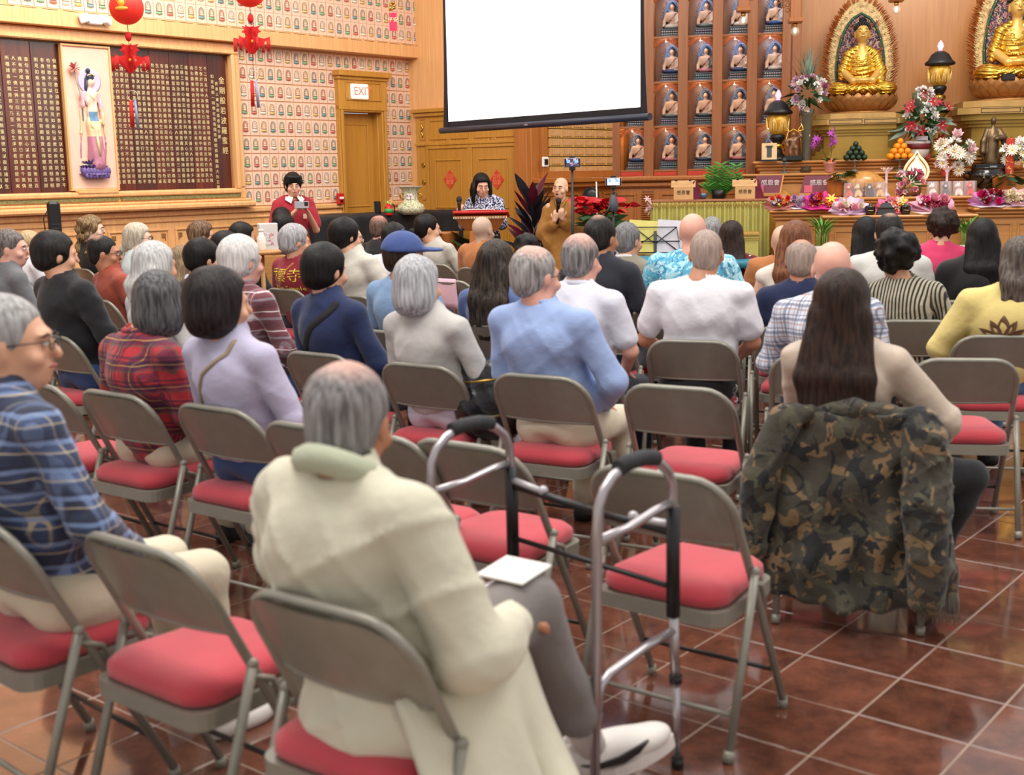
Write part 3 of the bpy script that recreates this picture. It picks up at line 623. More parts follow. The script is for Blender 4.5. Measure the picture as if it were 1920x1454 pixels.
# ------------------------------------------------------------------ chairs
STEEL = M('chair_enamel', '8a867a', .38, .2, .06, 20, coat=.2); STEEL_D = M('chair_crossbar_dark', '33302e', .4, .4); CUSH = M('red_seat_cloth', 'bc3a46', .85, 0, .12, 6, .35, 260, sheen=.3)
FOOT = M('rubber_foot', '5c5852', .7); PADW = M('seat_underpad', 'b8b4ac', .8)
def arc_pts(x0, z0, x1, z1, r, n=5): pass
def chair_meshes():
    out = {}
    def Y(z): return .20 - .40 * (z / .775)          # front feet to the top of the back
    pts = [(-.225, Y(.02), .02), (-.225, Y(.45), .45), (-.222, Y(.60), .60)]
    for k in range(7):
        a = pi - pi / 2 * k / 6; pts.append((-.115 + .107 * cos(a), Y(.668 + .107 * sin(a)) - .0, .668 + .107 * sin(a)))
    for k in range(7):
        a = pi / 2 - pi / 2 * k / 6; pts.append((.115 + .107 * cos(a), Y(.668 + .107 * sin(a)), .668 + .107 * sin(a)))
    pts += [(.222, Y(.60), .60), (.225, Y(.45), .45), (.225, Y(.02), .02)]
    mb = MB().tube(pts, .0125, 8)
    for sx in (-1, 1): mb.tube([(sx * .225, Y(.02), .0), (sx * .225, Y(.03), .03)], .016, 8)
    out['back_frame'] = (mb.mesh('back_frame', STEEL))
    # curved back panel filling the bow
    mb = MB(); nx, nz = 12, 6
    for side in (0, 1):
        vs = []
        for j in range(nz + 1):
            for i in range(nx + 1):
                x = -.215 + .43 * i / nx; zt = .772 if abs(x) < .115 else .664 + sqrt(max(0, .108 ** 2 - (min(abs(x), .2229) - .115) ** 2)); zt = min(zt, .772); z0 = .58
                z = z0 + (zt - z0) * j / nz; curve = -.035 * (1 - (x / .22) ** 2)
                vs.append((x, Y(z) + curve + (-.004 if side else .004), z))
        fs = [(j * (nx + 1) + i, j * (nx + 1) + i + 1, (j + 1) * (nx + 1) + i + 1, (j + 1) * (nx + 1) + i) for j in range(nz) for i in range(nx)]
        mb.add(vs, [f[::-1] for f in fs] if not side else fs, 0, True)
    mb.tube([(-.21 + .42 * i / 12, Y(.58) - .035 * (1 - ((-.21 + .42 * i / 12) / .22) ** 2), .58) for i in range(13)], .007, 6)
    out['backrest'] = mb.mesh('backrest', STEEL)
    for k, sx in enumerate((-1, 1)):
        out['rear_leg%d' % k] = MB().tube([(sx * .245, -.22, .015), (sx * .245, -.065, .50)], .0125, 8).tube([(sx * .245, -.225, .0), (sx * .245, -.215, .03)], .0165, 8).ball((sx * .245, -.065, .50), .015, 8).mesh('leg', STEEL)
    def rr(w, y0, y1, r, n=4):
        P_ = []
        for cx, cy, a0 in ((w - r, y0 + r, -pi / 2), (w - r * 1.3, y1 - r, 0), (-w + r * 1.3, y1 - r, pi / 2), (-w + r, y0 + r, pi)):
            for q in range(n + 1): a = a0 + pi / 2 * q / n; P_.append((cx + r * cos(a), cy + r * sin(a)))
        return P_
    out['seat_pan'] = MB().hprism(rr(.205, -.20, .20, .05), .362, .405).mesh('seat_pan', STEEL)
    # puffy cushion
    ring = rr(.19, -.185, .195, .07, 5); n = len(ring); mb = MB(); vs = []
    for s_, z in ((.97, .406), (1.04, .418), (1.03, .444), (.93, .462), (.72, .470), (.4, .473), (.0, .473)):
        for x, y in ring: vs.append((x * s_, y * s_, z))
    fs = [(j * n + i, j * n + (i + 1) % n, (j + 1) * n + (i + 1) % n, (j + 1) * n + i) for j in range(6) for i in range(n)]
    mb.add(vs, fs, 0, True); out['cushion'] = mb.mesh('cushion', CUSH)
    out['bars'] = MB().tube([(-.225, Y(.14), .14), (.225, Y(.14), .14)], .0075, 6, 0).mesh('front_crossbar', STEEL_D)
    out['bars2'] = MB().tube([(-.245, -.185, .12), (.245, -.185, .12)], .0075, 6).mesh('rear_crossbar', STEEL)
    for k, sx in enumerate((-1, 1)): out['brace%d' % k] = MB().tube([(sx * .235, -.07, .47), (sx * .235, .0, .44), (sx * .23, Y(.36) + .02, .36)], .008, 6).mesh('hinge_brace', STEEL)
    return out
CH = chair_meshes()
def folding_chair(x, y, head, label, group='metal folding chairs set out in rows', cushion=True):
    r = empty('folding_chair', (x, y, 0), -radians(head), label, 'chair', group)
    for k, n in (('back_frame', 'back_frame'), ('backrest', 'backrest'), ('rear_leg0', 'leg'), ('rear_leg1', 'leg'), ('seat_pan', 'seat_pan'), ('cushion', 'cushion'), ('bars', 'crossbar'), ('bars2', 'crossbar'), ('brace0', 'hinge_brace'), ('brace1', 'hinge_brace')):
        o = link(n, CH[k], r)
        if k == 'cushion' and not cushion: o.scale = (1, 1, 1); o.location.z = -.018
    return r

# ------------------------------------------------------------------ cloth patterns
def pattern(name, rough=.85):
    m, nt, p, N, L = nt_mat(name); MATS[name] = m; p.inputs['Roughness'].default_value = rough; p.inputs['Sheen Weight'].default_value = .15
    tc = N.new('ShaderNodeTexCoord'); b = N.new('ShaderNodeTexNoise'); b.inputs['Scale'].default_value = 12; b.inputs['Detail'].default_value = 3; L.new(tc.outputs['Object'], b.inputs[0])
    bm_ = N.new('ShaderNodeBump'); bm_.inputs['Strength'].default_value = .5; bm_.inputs['Distance'].default_value = .03; L.new(b.outputs[0], bm_.inputs['Height']); L.new(bm_.outputs[0], p.inputs['Normal'])
    return m, nt, p, N, L, tc
def math_(N, L, op, a, b=None, c=None):
    n = N.new('ShaderNodeMath'); n.operation = op
    for i, v in enumerate((a, b, c)):
        if v is None: continue
        if hasattr(v, 'is_linked') or hasattr(v, 'links'): L.new(v, n.inputs[i])
        else: n.inputs[i].default_value = v
    return n.outputs[0]
def mixc(N, L, fac, a, b):
    n = N.new('ShaderNodeMix'); n.data_type = 'RGBA'
    if hasattr(fac, 'links'): L.new(fac, n.inputs[0])
    else: n.inputs[0].default_value = fac
    for i, v in ((6, a), (7, b)):
        if hasattr(v, 'links'): L.new(v, n.inputs[i])
        else: n.inputs[i].default_value = rgb(hexc(v))
    return n.outputs[2]
def plaid(name, base, stripes, period=.09):
    "stripes: (colour, position 0-1, half width, strength) repeated both ways"
    if name in MATS: return MATS[name]
    m, nt, p, N, L, tc = pattern(name); sp = N.new('ShaderNodeSeparateXYZ'); L.new(tc.outputs['Object'], sp.inputs[0])
    nz = N.new('ShaderNodeTexNoise'); nz.inputs['Scale'].default_value = 4; L.new(tc.outputs['Object'], nz.inputs[0])
    wob = math_(N, L, 'MULTIPLY', nz.outputs[0], .05)
    hx = math_(N, L, 'ADD', math_(N, L, 'SUBTRACT', sp.outputs[0], math_(N, L, 'MULTIPLY', sp.outputs[1], .8)), wob); vz = math_(N, L, 'ADD', sp.outputs[2], wob)
    col = base
    for axis in (hx, vz):
        fr = math_(N, L, 'FRACT', math_(N, L, 'ADD', math_(N, L, 'DIVIDE', axis, period), 40))
        for (c, pos, hw, st) in stripes:
            d = math_(N, L, 'ABSOLUTE', math_(N, L, 'SUBTRACT', fr, pos)); f = math_(N, L, 'MULTIPLY', math_(N, L, 'LESS_THAN', d, hw), st); col = mixc(N, L, f, col, c)
    L.new(col, p.inputs['Base Color']); return m
def striped(name, c1, c2, period=.022, duty=.5):
    if name in MATS: return MATS[name]
    m, nt, p, N, L, tc = pattern(name); sp = N.new('ShaderNodeSeparateXYZ'); L.new(tc.outputs['Object'], sp.inputs[0])
    hx = math_(N, L, 'SUBTRACT', sp.outputs[0], math_(N, L, 'MULTIPLY', sp.outputs[1], .6))
    fr = math_(N, L, 'FRACT', math_(N, L, 'ADD', math_(N, L, 'DIVIDE', hx, period), 40)); col = mixc(N, L, math_(N, L, 'LESS_THAN', fr, duty), c1, c2); L.new(col, p.inputs['Base Color']); return m
def blotch(name, layers, scale=8, dist=1.5, voronoi=False):
    "layers: (colour, threshold) from the bottom up, each on its own noise"
    if name in MATS: return MATS[name]
    m, nt, p, N, L, tc = pattern(name); col = layers[0][0]
    for i, (c, th) in enumerate(layers[1:]):
        mp = N.new('ShaderNodeMapping'); mp.inputs['Location'].default_value = (i * 7.3, i * 3.1, i * 5.7); L.new(tc.outputs['Object'], mp.inputs[0])
        if voronoi: n = N.new('ShaderNodeTexVoronoi'); n.inputs['Scale'].default_value = scale; L.new(mp.outputs[0], n.inputs[0]); f = math_(N, L, 'LESS_THAN', n.outputs['Distance'], th)
        else:
            n = N.new('ShaderNodeTexNoise'); n.inputs['Scale'].default_value = scale; n.inputs['Detail'].default_value = 2; n.inputs['Distortion'].default_value = dist; L.new(mp.outputs[0], n.inputs[0])
            f = math_(N, L, 'GREATER_THAN', n.outputs[0], th)
        col = mixc(N, L, f, col, c)
    L.new(col, p.inputs['Base Color']); return m
def cloth(name, c, rough=.88, var=.07): return M('cloth_' + name, c, rough, 0, var, 5, .45, 22, sheen=.15)
def hairmat(name, c1, c2, skin=None, crown=(0, 0), rough=.5, rad=.05):
    "hair with strand streaks; skin shows through thinly around the crown when given"
    key = 'hair_' + name
    if key in MATS: return MATS[key]
    m, nt, p, N, L = nt_mat(key); MATS[key] = m; tc = N.new('ShaderNodeTexCoord'); mp = N.new('ShaderNodeMapping'); mp.inputs['Scale'].default_value = (60, 60, 7); L.new(tc.outputs['Object'], mp.inputs[0])
    n = N.new('ShaderNodeTexNoise'); n.inputs['Scale'].default_value = 1.5; n.inputs['Detail'].default_value = 4; L.new(mp.outputs[0], n.inputs[0])
    r = N.new('ShaderNodeValToRGB'); e = r.color_ramp.elements; e[0].position = .35; e[0].color = rgb(hexc(c1)); e[1].position = .68; e[1].color = rgb(hexc(c2)); L.new(n.outputs[0], r.inputs[0]); out = r.outputs[0]
    if skin:
        # distance from the crown on the hair object (head centre at its origin)
        v = N.new('ShaderNodeVectorMath'); v.operation = 'DISTANCE'; L.new(tc.outputs['Object'], v.inputs[0]); v.inputs[1].default_value = (crown[0], crown[1], .115)
        mr = N.new('ShaderNodeMapRange'); mr.inputs[1].default_value = rad * .5; mr.inputs[2].default_value = rad * 1.25; mr.inputs[3].default_value = .85; mr.inputs[4].default_value = 0; L.new(v.outputs['Value'], mr.inputs[0])
        f = math_(N, L, 'MULTIPLY', mr.outputs[0], math_(N, L, 'ADD', n.outputs[0], .45)); out = mixc(N, L, f, out, skin)
    L.new(out, p.inputs['Base Color']); p.inputs['Roughness'].default_value = rough; p.inputs['Specular IOR Level'].default_value = .25
    b = N.new('ShaderNodeBump'); b.inputs['Strength'].default_value = .6; b.inputs['Distance'].default_value = .006; L.new(n.outputs[0], b.inputs['Height']); L.new(b.outputs[0], p.inputs['Normal']); return m
def skinmat(name, c): 
    key = 'skin_' + name
    if key in MATS: return MATS[key]
    m = M(key, c, .5, 0, .07, 14); p = m.node_tree.nodes['Principled BSDF']; p.inputs['Subsurface Weight'].default_value = .08; p.inputs['Subsurface Radius'].default_value = (.02, .008, .004); return m
S_ASIAN = skinmat('light_tan', 'd6a284'); S_TAN = skinmat('tan', 'b98062'); S_PINK = skinmat('pink', 'e0a794'); S_PALE = skinmat('pale', 'e4b8a2'); S_SCALP = skinmat('shaved_scalp', 'd2aa90'); S_SCALP2 = skinmat('shaved_grey', 'c0a28e')
H_BLACK = hairmat('black', '080708', '1a1614'); H_BLACKTHIN = hairmat('black_thinning', '100e0e', '2c2826', 'b08a74', (0, -.045), rad=.035); H_DKBROWN = hairmat('dark_brown', '1a100c', '3c2820')
H_BROWN = hairmat('brown', '4a2c1a', '76503a'); H_AUBURN = hairmat('auburn', '5a3220', '8a5838'); H_RED = hairmat('red', '7a2a18', 'a8482c'); H_GREY = hairmat('grey', '6a6868', 'a8a6a6'); H_GREYD = hairmat('dark_grey', '2c2c2e', '6a6a6c')
H_WHITE = hairmat('white', 'b4b0ae', 'e0dcd8'); H_SILVER = hairmat('silver', '88888c', 'c4c4c8'); H_BLOND = hairmat('blond', 'a08460', 'd0b890'); H_CURLY = hairmat('ash_blond', '5a442e', 'a48a64')
H_GREYTHIN = hairmat('grey_thinning', '686464', 'b4b0ae', 'd8a898', (0, -.03), rad=.065); H_GREYBALD = hairmat('dark_grey_balding', '4c4848', '989492', 'dca898', (0, -.02), rad=.085); H_BUZZ = hairmat('buzz', '8c7a70', 'b09c90'); H_LBROWN = hairmat('light_brown', '6a5440', '9c8468')
EYEW = M('eye_white', 'e8e0d8', .3, var=0); EYED = M('eye_dark', '1c1210', .3, var=0); LIP = M('lips', 'b4605a', .45, var=.03); BROW = M('brow', '2a1e1a', .8, var=0); FRAMEB = M('glasses_frame', '24201e', .4)

def head_field(F, hc, R, s=1.0, face=True):
    "skull, jaw, nose, ears and neck; hc is the ear-level centre, R turns the head"
    T = lambda p: tuple(np.array(hc) + s * (np.array(R) @ np.array(p)))
    E = lambda c, r, k=.02, sub=False: F.ell(T(c), tuple(s * v for v in r), k, sub, R)
    E((0, -.014, .03), (.076, .096, .089), .01); E((0, .032, -.025), (.062, .062, .082), .03); E((0, .042, -.085), (.042, .046, .034), .03)
    E((0, .086, .022), (.05, .014, .012), .015)
    for sx in (-1, 1): E((sx * .031, .103, .000), (.017, .014, .011), .012, True)
    F.cone(T((0, .096, .008)), T((0, .114, -.030)), .007 * s, .013 * s, k=.012); E((0, .088, -.062), (.026, .014, .013), .012)
    for sx in (-1, 1): E((sx * .079, -.004, -.008), (.010, .020, .033), .006); E((sx * .05, .07, -.035), (.022, .02, .02), .02)
    return T
def hair_field(kind, R, h, seed=1):
    "hair shells around a head centred on the origin"
    lo, hi = (-.16, -.2, -.18), (.16, .14, .16)
    if kind in ('long', 'wavy', 'longer'): lo = (-.2, -.26, -.55 if kind != 'longer' else -.60)
    if kind in ('pony', 'mid'): lo = (-.18, -.24, -.36)
    if kind == 'curly': lo, hi = (-.2, -.22, -.34), (.2, .16, .2)
    F = Field(lo, hi, h); A = np.array(R); T = lambda p: tuple(A @ np.array(p)); E = lambda c, r, k=.015, sub=False: F.ell(T(c), r, k, sub, R)
    B = lambda c, hs, k=.015: F.box(T(c), hs, .02, k, True, R)
    if kind in ('short', 'thick', 'fringe', 'buzz', 'mop'):
        th = {'short': .0, 'thick': .012, 'fringe': -.002, 'buzz': -.007, 'mop': .014}[kind]
        E((0, -.02, .034), (.086 + th, .106 + th, .098 + th), .0); E((0, -.05, -.03), (.070 + th, .062 + th, .06), .03)
        B((0, .135, -.05), (.12, .075, .105)); B((0, 0, -.2), (.2, .2, .10))
        for sx in (-1, 1): E((sx * .095, .012, -.03), (.022, .035, .045), .01, True)
        if kind == 'mop': 
            for q in range(9): F.cone(T((-.07 + .0175 * q, .055 + .03 * cos((q - 4) * .35), .09)), T((-.085 + .021 * q, .085, .03)), .022, .010, .012)
        if kind == 'fringe': E((0, .035, .125), (.085, .115, .085), .012, True)
    elif kind == 'bob':
        E((0, -.02, .034), (.096, .116, .104), 0); E((0, -.035, -.055), (.10, .10, .095), .04); B((0, .135, -.07), (.075, .085, .125)); B((0, 0, -.235), (.2, .2, .10))
    elif kind == 'helmet':
        E((0, -.02, .034), (.104, .122, .112), 0); E((0, -.035, -.045), (.104, .10, .09), .04); B((0, .14, -.07), (.085, .08, .14)); B((0, 0, -.225), (.2, .2, .10))
    elif kind in ('long', 'wavy', 'longer', 'pony', 'mid'):
        E((0, -.02, .034), (.094, .114, .102), 0); E((0, -.04, -.04), (.092 if kind != 'pony' else .07, .085, .09), .04)
        L_ = {'long': -.36, 'wavy': -.36, 'longer': -.46, 'pony': -.26, 'mid': -.2}[kind]
        if kind != 'pony':
            for x in np.linspace(-.075, .075, 6):
                wv = .012 * sin(x * 90 + seed); F.path([T((x * .9, -.07, -.03)), T((x * (1.0 if kind != 'longer' else 1.25) + wv, -.105, L_ * .5)), T((x * (.95 if kind != 'longer' else 1.35) - wv, -.115, L_ + .03 * abs(x) / .075 + .015 * sin(x * 200 + seed))) ], [.04, .036, .016], .025)
        else: F.path([T((0, -.10, -.03)), T((0, -.135, -.10)), T((.01, -.13, L_))], [.034, .028, .012], .02)
        B((0, .145, -.09), (.07 if kind != 'pony' else .12, .09, .145))
    elif kind == 'bun':
        E((0, -.02, .034), (.087, .107, .098), 0); E((0, -.05, -.03), (.07, .06, .055), .03); B((0, .135, -.05), (.12, .075, .105)); B((0, 0, -.2), (.2, .2, .10)); E((-.01, -.135, -.03), (.036, .03, .036), .012)
        for sx in (-1, 1): E((sx * .095, .012, -.03), (.022, .035, .045), .01, True)
    elif kind == 'curly':
        E((0, -.02, .034), (.10, .118, .108), 0); rs = np.random.RandomState(seed)
        for q in range(46):
            a = rs.uniform(pi * .95, pi * 2.05); z = rs.uniform(-.22, .10); rr_ = .10 + .03 * rs.rand(); F.ell(T((rr_ * cos(a), -.03 + rr_ * .9 * sin(a), z)), (.024, .024, .03), .018)
        B((0, .145, -.09), (.075, .09, .15))
    elif kind == 'curls':
        E((0, -.02, .034), (.098, .116, .106), 0); rs = np.random.RandomState(seed)
        for q in range(70):
            v = rs.normal(size=3); v /= np.linalg.norm(v); 
            if v[1] > .55 and v[2] < .5: continue
            F.ell(T((v[0] * .098, -.025 + v[1] * .115, .03 + v[2] * .108)), (.02, .02, .02), .014)
        B((0, .135, -.06), (.085, .075, .115)); B((0, 0, -.215), (.2, .2, .10))
    if kind not in ('buzz', 'fringe'): F.folds(.004, (34, 34, 10), seed)
    return F
def fingers(F, wrist, d, up, side, curl=.6, s=1.0):
    "palm and five fingers: d along the hand, up = back of the hand, side = thumb side"
    w = Vector(wrist); d = Vector(d).normalized(); up = Vector(up); up = (up - d * up.dot(d)).normalized(); sd = d.cross(up).normalized() * side
    pc = w + d * .045 * s; Rm = Matrix((sd, d, up)).transposed(); R = [list(r_) for r_ in Rm]
    F.ell(tuple(pc), (.040 * s, .050 * s, .016 * s), .012, False, R)
    for i, (off, L_) in enumerate(((.028, .072), (.010, .080), (-.009, .074), (-.026, .058))):
        b = pc + sd * off * s + d * .034 * s; a1 = curl * .8; a2 = curl * 1.9
        p1 = b + (d * cos(a1) - up * sin(a1)) * L_ * .45 * s; p2 = p1 + (d * cos(a2) - up * sin(a2)) * L_ * .33 * s; p3 = p2 + (d * cos(a2 * 1.35) - up * sin(a2 * 1.35)) * L_ * .25 * s
        F.path([tuple(b), tuple(p1), tuple(p2), tuple(p3)], [.0095 * s, .009 * s, .008 * s, .007 * s], .004)
    b = w + d * .02 * s + sd * .028 * s; p1 = b + (sd * .8 + d * .7 - up * .35).normalized() * .036 * s; p2 = p1 + (d * .9 - up * (.4 + curl * .4) + sd * .1).normalized() * .032 * s
    F.path([tuple(b), tuple(p1), tuple(p2)], [.013 * s, .011 * s, .008 * s], .008)
def strap(o, shirt, pts, r_, mat, name='cross_strap'):
    "a strap laid over the back of a garment; pts are (x, z) across the back, the last one goes over the shoulder"
    from mathutils.bvhtree import BVHTree
    me = shirt.data; bvh = BVHTree.FromPolygons([v.co.copy() for v in me.vertices], [tuple(p.vertices) for p in me.polygons]); out = []
    P_ = []
    for i in range(len(pts) - 1):
        for t in (0, .25, .5, .75): P_.append((pts[i][0] * (1 - t) + pts[i + 1][0] * t, pts[i][1] * (1 - t) + pts[i + 1][1] * t))
    P_.append(pts[-1])
    for x, z in P_:
        h_ = bvh.ray_cast(Vector((x, -.6, z)), Vector((0, 1, 0)))
        if h_[0]: out.append((x, h_[0].y - .002, z))
    x, y, z = out[-1]; out += [(x + .005, y + .05, z + .012), (x + .01, y + .10, z - .01)]
    a = MB(); w_ = r_
    vs = []
    for i, p in enumerate(out):
        q = Vector(out[min(i + 1, len(out) - 1)]) - Vector(out[max(i - 1, 0)]); s_ = Vector((q.z, 0, -q.x)).normalized() * w_; p = Vector(p)
        vs += [p - s_ + Vector((0, .004, 0)), p - s_ * .8 + Vector((0, -.005, 0)), p + s_ * .8 + Vector((0, -.005, 0)), p + s_ + Vector((0, .004, 0))]
    a.add(vs, [(i * 4 + j, i * 4 + j + 1, i * 4 + j + 5, i * 4 + j + 4) for i in range(len(out) - 1) for j in range(3)], 0, True)
    return a.build(name, mat, o)
def rotm(yaw, pitch=0, roll=0):
    return [list(r_) for r_ in (Matrix.Rotation(yaw, 3, 'Z') @ Matrix.Rotation(pitch, 3, 'X') @ Matrix.Rotation(roll, 3, 'Y'))]
def glasses(parent, T, mat=None, R=None):
    mb = MB()
    for sx in (-1, 1):
        mb.tube([T((sx * .032 + .024 * cos(a), .108, .002 + .017 * sin(a))) for a in np.linspace(0, 2 * pi, 13)[:-1]], .0018, 5, closed=True)
        mb.tube([T((sx * .056, .106, .008)), T((sx * .078, .04, .006)), T((sx * .080, -.01, .0))], .002, 5)
    mb.tube([T((-.009, .112, .004)), T((.009, .112, .004))], .0018, 5); return mb.build('glasses', mat or FRAMEB, parent)
def person(label, x, y, head, T=1.27, lat=0, hair='short', hm=None, skin=None, top=None, pants=None, sleeve='long', yaw=0, nod=-.05, w=1.0, lean=.0, far=True, h=None, gl=False, shoe=None, legs='sit', bulk=0, face=False, arms=None, collar=None, hs=1.0, hfwd=0, tail=None, sho=.292, skirt=False, crease=.009, knees=None, foldamp=.006, group='seated audience', crewskin=False, hemz=.46, topname='shirt', cross=False):
    """one seated person; x,y the chair centre, head the facing (degrees right of straight ahead), T the top of the head"""
    h = h or (.013 if far else .010)
    o = empty('person', (x, y, 0), -radians(head), label, 'person', group); skin = skin or S_ASIAN; top = top or cloth('white', 'e8e6e6'); pants = pants or cloth('navy_trousers', '1a2030')
    sh = .17 * w; zs = T - sho * (.5 + .5 * hs); hz = T - .132 * hs; hx = lat; hy = -.055 + hfwd + lean
    R = rotm(yaw, nod); hc = (hx, hy, hz); cx = lat * .6
    # joints
    sl = [(cx - sh, -.085 + lean * .8, zs - .03), (cx + sh, -.085 + lean * .8, zs - .03)]
    if arms is None: arms = [((-sh - .065 * w, -.02, zs - .27), (-.11, .20, .60)), ((sh + .065 * w, -.02, zs - .27), (.11, .20, .60))]
    # body: one continuous skin mesh
    F = Field((min(-sh - .16, hx - .14), -.3, .44), (max(sh + .16, hx + .14), .42, T + .02), h)
    Tm = head_field(F, hc, R, hs)
    F.cone((hx, hy - .025, hz - .06), (cx * 1.1, -.085 + lean, zs + .02), .054 * w ** .5, .064 * w, k=.03)
    F.ell((cx, -.075 + lean * .7, zs - .10), (.125 * w, .075, .13), .04).ell((cx * .5, -.02, zs - .32), (.11 * w, .06, .16), .05)
    for k, (e, wr) in enumerate(arms):
        F.path([sl[k], e], [.043, .038], .03); F.path([e, wr], [.037, .025], .015)
        if not far: fingers(F, wr, Vector(wr) - Vector(e), (0, .1, 1), -1 if k == 0 else 1, .5)
        else: F.ell(tuple(Vector(wr) + (Vector(wr) - Vector(e)).normalized() * .05), (.038, .045, .025), .02)
    F.build('body', skin, o)
    # top
    ht = h * 1.15
    F = Field((min(-sh - .19, cx - .3), -.34, hemz - .04), (max(sh + .19, cx + .3), .36, T - .05), ht)
    F.ell((cx, -.085 + lean * .8, zs - .11), (.165 * w + bulk, .098 + .02 * w + bulk, .15), .03).ell((cx * .6, -.04 + lean * .4, zs - .28), (.162 * w + bulk, .112 * w + bulk, .20), .06).ell((0, .025, hemz + .09), (.168 * w + bulk, .118 * w + bulk * .6, .13), .05)
    F.path([(cx * 1.05 - .04, -.085 + lean * .9, zs + .015), (cx - sh, -.085 + lean * .8, zs - .03)], [.058 + bulk * .4, .052 + bulk * .4], .035); F.path([(cx * 1.05 + .04, -.085 + lean * .9, zs + .015), (cx + sh, -.085 + lean * .8, zs - .03)], [.058 + bulk * .4, .052 + bulk * .4], .035); F.cone((cx * 1.05, -.085 + lean * .9, zs + .0), (cx * 1.1, -.075 + lean, zs + .055), .082, .066, .03)
    for k, (e, wr) in enumerate(arms):
        e = Vector(e); s0 = Vector(sl[k]); wr = Vector(wr)
        if sleeve == 'long': F.path([tuple(s0), tuple(e)], [.056 + bulk, .050 + bulk], .025); F.path([tuple(e), tuple(wr - (wr - e).normalized() * .02)], [.052 + bulk, .037 + bulk * .8], .02)
        elif sleeve == 'short': F.cone(tuple(s0), tuple(s0.lerp(e, .72)), .058 + bulk, .060 + bulk, .025)
    if skirt: F.ell((0, -.005, hemz + .07), (.185 + bulk, .14 + bulk, .12), .05)
    F.cone((hx, hy - .03, zs + .2), (cx * 1.1, -.08 + lean, zs + .045), .06, .058, .006, True)
    F.box((0, 0, hemz - .1), (.5, .5, .10), .01, .0, True); F.folds(foldamp + bulk * .2, (10, 8, 17), int(abs(x * 100 + y * 37))); F.creases(crease + bulk * .25, int(abs(x * 71 + y * 13)))
    sh_o = F.build(topname, top, o)
    if collar: 
        c_ = MB().tube([(cx * 1.1 + .068 * cos(a), -.075 + lean + .062 * sin(a), zs + .052 - .012 * sin(a)) for a in np.linspace(0, 2 * pi, 17)[:-1]], .014, 6, closed=True); c_.build('collar', collar, o)
    # trousers and shoes
    if legs:
        F = Field((-.25, -.25, .06), (.56 if knees else .25, .60, .68), ht * 1.25)
        F.ell((0, .01, .555), (.175 * w, .135 * w, .085), .03)
        kn = [((-.10, .40, .50), (-.10, .43, .10)), ((.10, .40, .50), (.10, .43, .10))]
        if knees: kn = knees
        if cross: kn[1] = ((-.02, .38, .60), (.10, .52, .26))
        for k, (kk, ak) in enumerate(kn): F.cone(((-.09, .09)[k], -.02, .535), kk, .088 * w, .066, .03); F.cone(kk, ak, .064, .052, .02)
        F.folds(.008, (14, 12, 14), 5); F.build('trousers', pants, o)
        for kk, ak in kn:
            mb = MB(); mb.lathe([(.03, -.055), (.045, -.05), (.047, -.02), (.042, .0), (.036, .035), (.03, .05)], (ak[0], ak[1] - .01, ak[2] - .045), 12, 0, sy=1.1)
            mb.lathe([(.001, -.055), (.046, -.052), (.05, -.035), (.046, -.015), (.03, .0), (.001, .006)], (ak[0], ak[1] + .085, ak[2] - .045), 14, 0, sy=2.0, sx=.95); mb.build('shoe', shoe or M('black_shoe', '18181a', .5), o)
    # hair
    if hair and hair != 'bald':
        hh = hair_field(hair, R, h * (1.0 if not far else 1.0), int(abs(x * 31 + y * 17)) + 1).build('hair', hm or H_BLACK, o, loc=hc)
        if hs != 1: hh.scale = (hs,) * 3
    if face:
        for sx in (-1, 1):
            ey = MB().ball(Tm((sx * .031, .094, .001)), .0095, 8, sz=.7).build('eye', EYEW, o); MB().ball(Tm((sx * .031, .1015, .0)), .0045, 6).build('pupil', EYED, ey)
            MB().tube([Tm((sx * .017, .101, .020)), Tm((sx * .033, .101, .025)), Tm((sx * .05, .091, .020))], .0028, 5).build('eyebrow', BROW, o)
        MB().tube([Tm((-.022, .094, -.060)), Tm((-.008, .102, -.058)), Tm((.008, .102, -.058)), Tm((.022, .094, -.060))], [.002, .0045, .0045, .002], 6).build('lips', LIP, o)
    if gl: glasses(o, Tm)
    o['T'] = T; return o, sh_o, Tm, zs
# ------------------------------------------------------------------ the audience
def chair_xy(px, py, head):
    g = on_z(px, py, .78); a = radians(head); return g.x + .205 * sin(a), g.y + .205 * cos(a)
def seat(short, label, headpx, head, chair=None, T=1.27, folding=True, yaw=0, Tadj=0, **k):
    a = radians(head)
    if chair:
        x, y = chair_xy(*chair, head); d = ray(*headpx); hyw = y - .05 * cos(a); t = hyw / d.y; X = d.x * t; T = EYE + d.z * t + Tadj; off = X - (x - .05 * sin(a))
        k.setdefault('lat', off * cos(a)); k.setdefault('hfwd', max(-.05, min(.12, off * sin(a) * .7)))
    else:
        g = on_z(*headpx, T); x = g.x + .055 * sin(a); y = g.y + .055 * cos(a)
    if folding: folding_chair(x, y, head, 'grey brown metal folding chair that the ' + short + ' sits on', group='occupied folding chairs')
    kw = dict(far=y > 6.5); kw.update(k)
    return person(label, x, y, head, T=T, yaw=radians(yaw), **kw)
PL_BLUE = plaid('plaid_blue', '4c5c84', [('22283c', .5, .22, .55), ('8098c4', .15, .08, .7), ('c8b894', .8, .025, .8), ('2c2430', .3, .05, .5)], .066)
PL_RED = plaid('plaid_red', 'b42c34', [('1c1c40', .5, .18, .65), ('d8a850', .5, .018, .7), ('2c5048', .28, .03, .7), ('1c1838', .82, .05, .6)], .088)
PL_PINK = plaid('plaid_rose_grey', '8c4c54', [('503038', .5, .2, .5), ('e0d8d8', .12, .03, .85), ('9ca0ac', .75, .06, .5)], .095)
PL_WHITE = plaid('plaid_white_blue', 'd8dcec', [('44506c', .5, .10, .6), ('b08468', .2, .045, .7), ('303850', .8, .04, .6)], .062)
STRIPE = striped('stripe_black_cream', '22201e', 'b0a894', .020, .55)
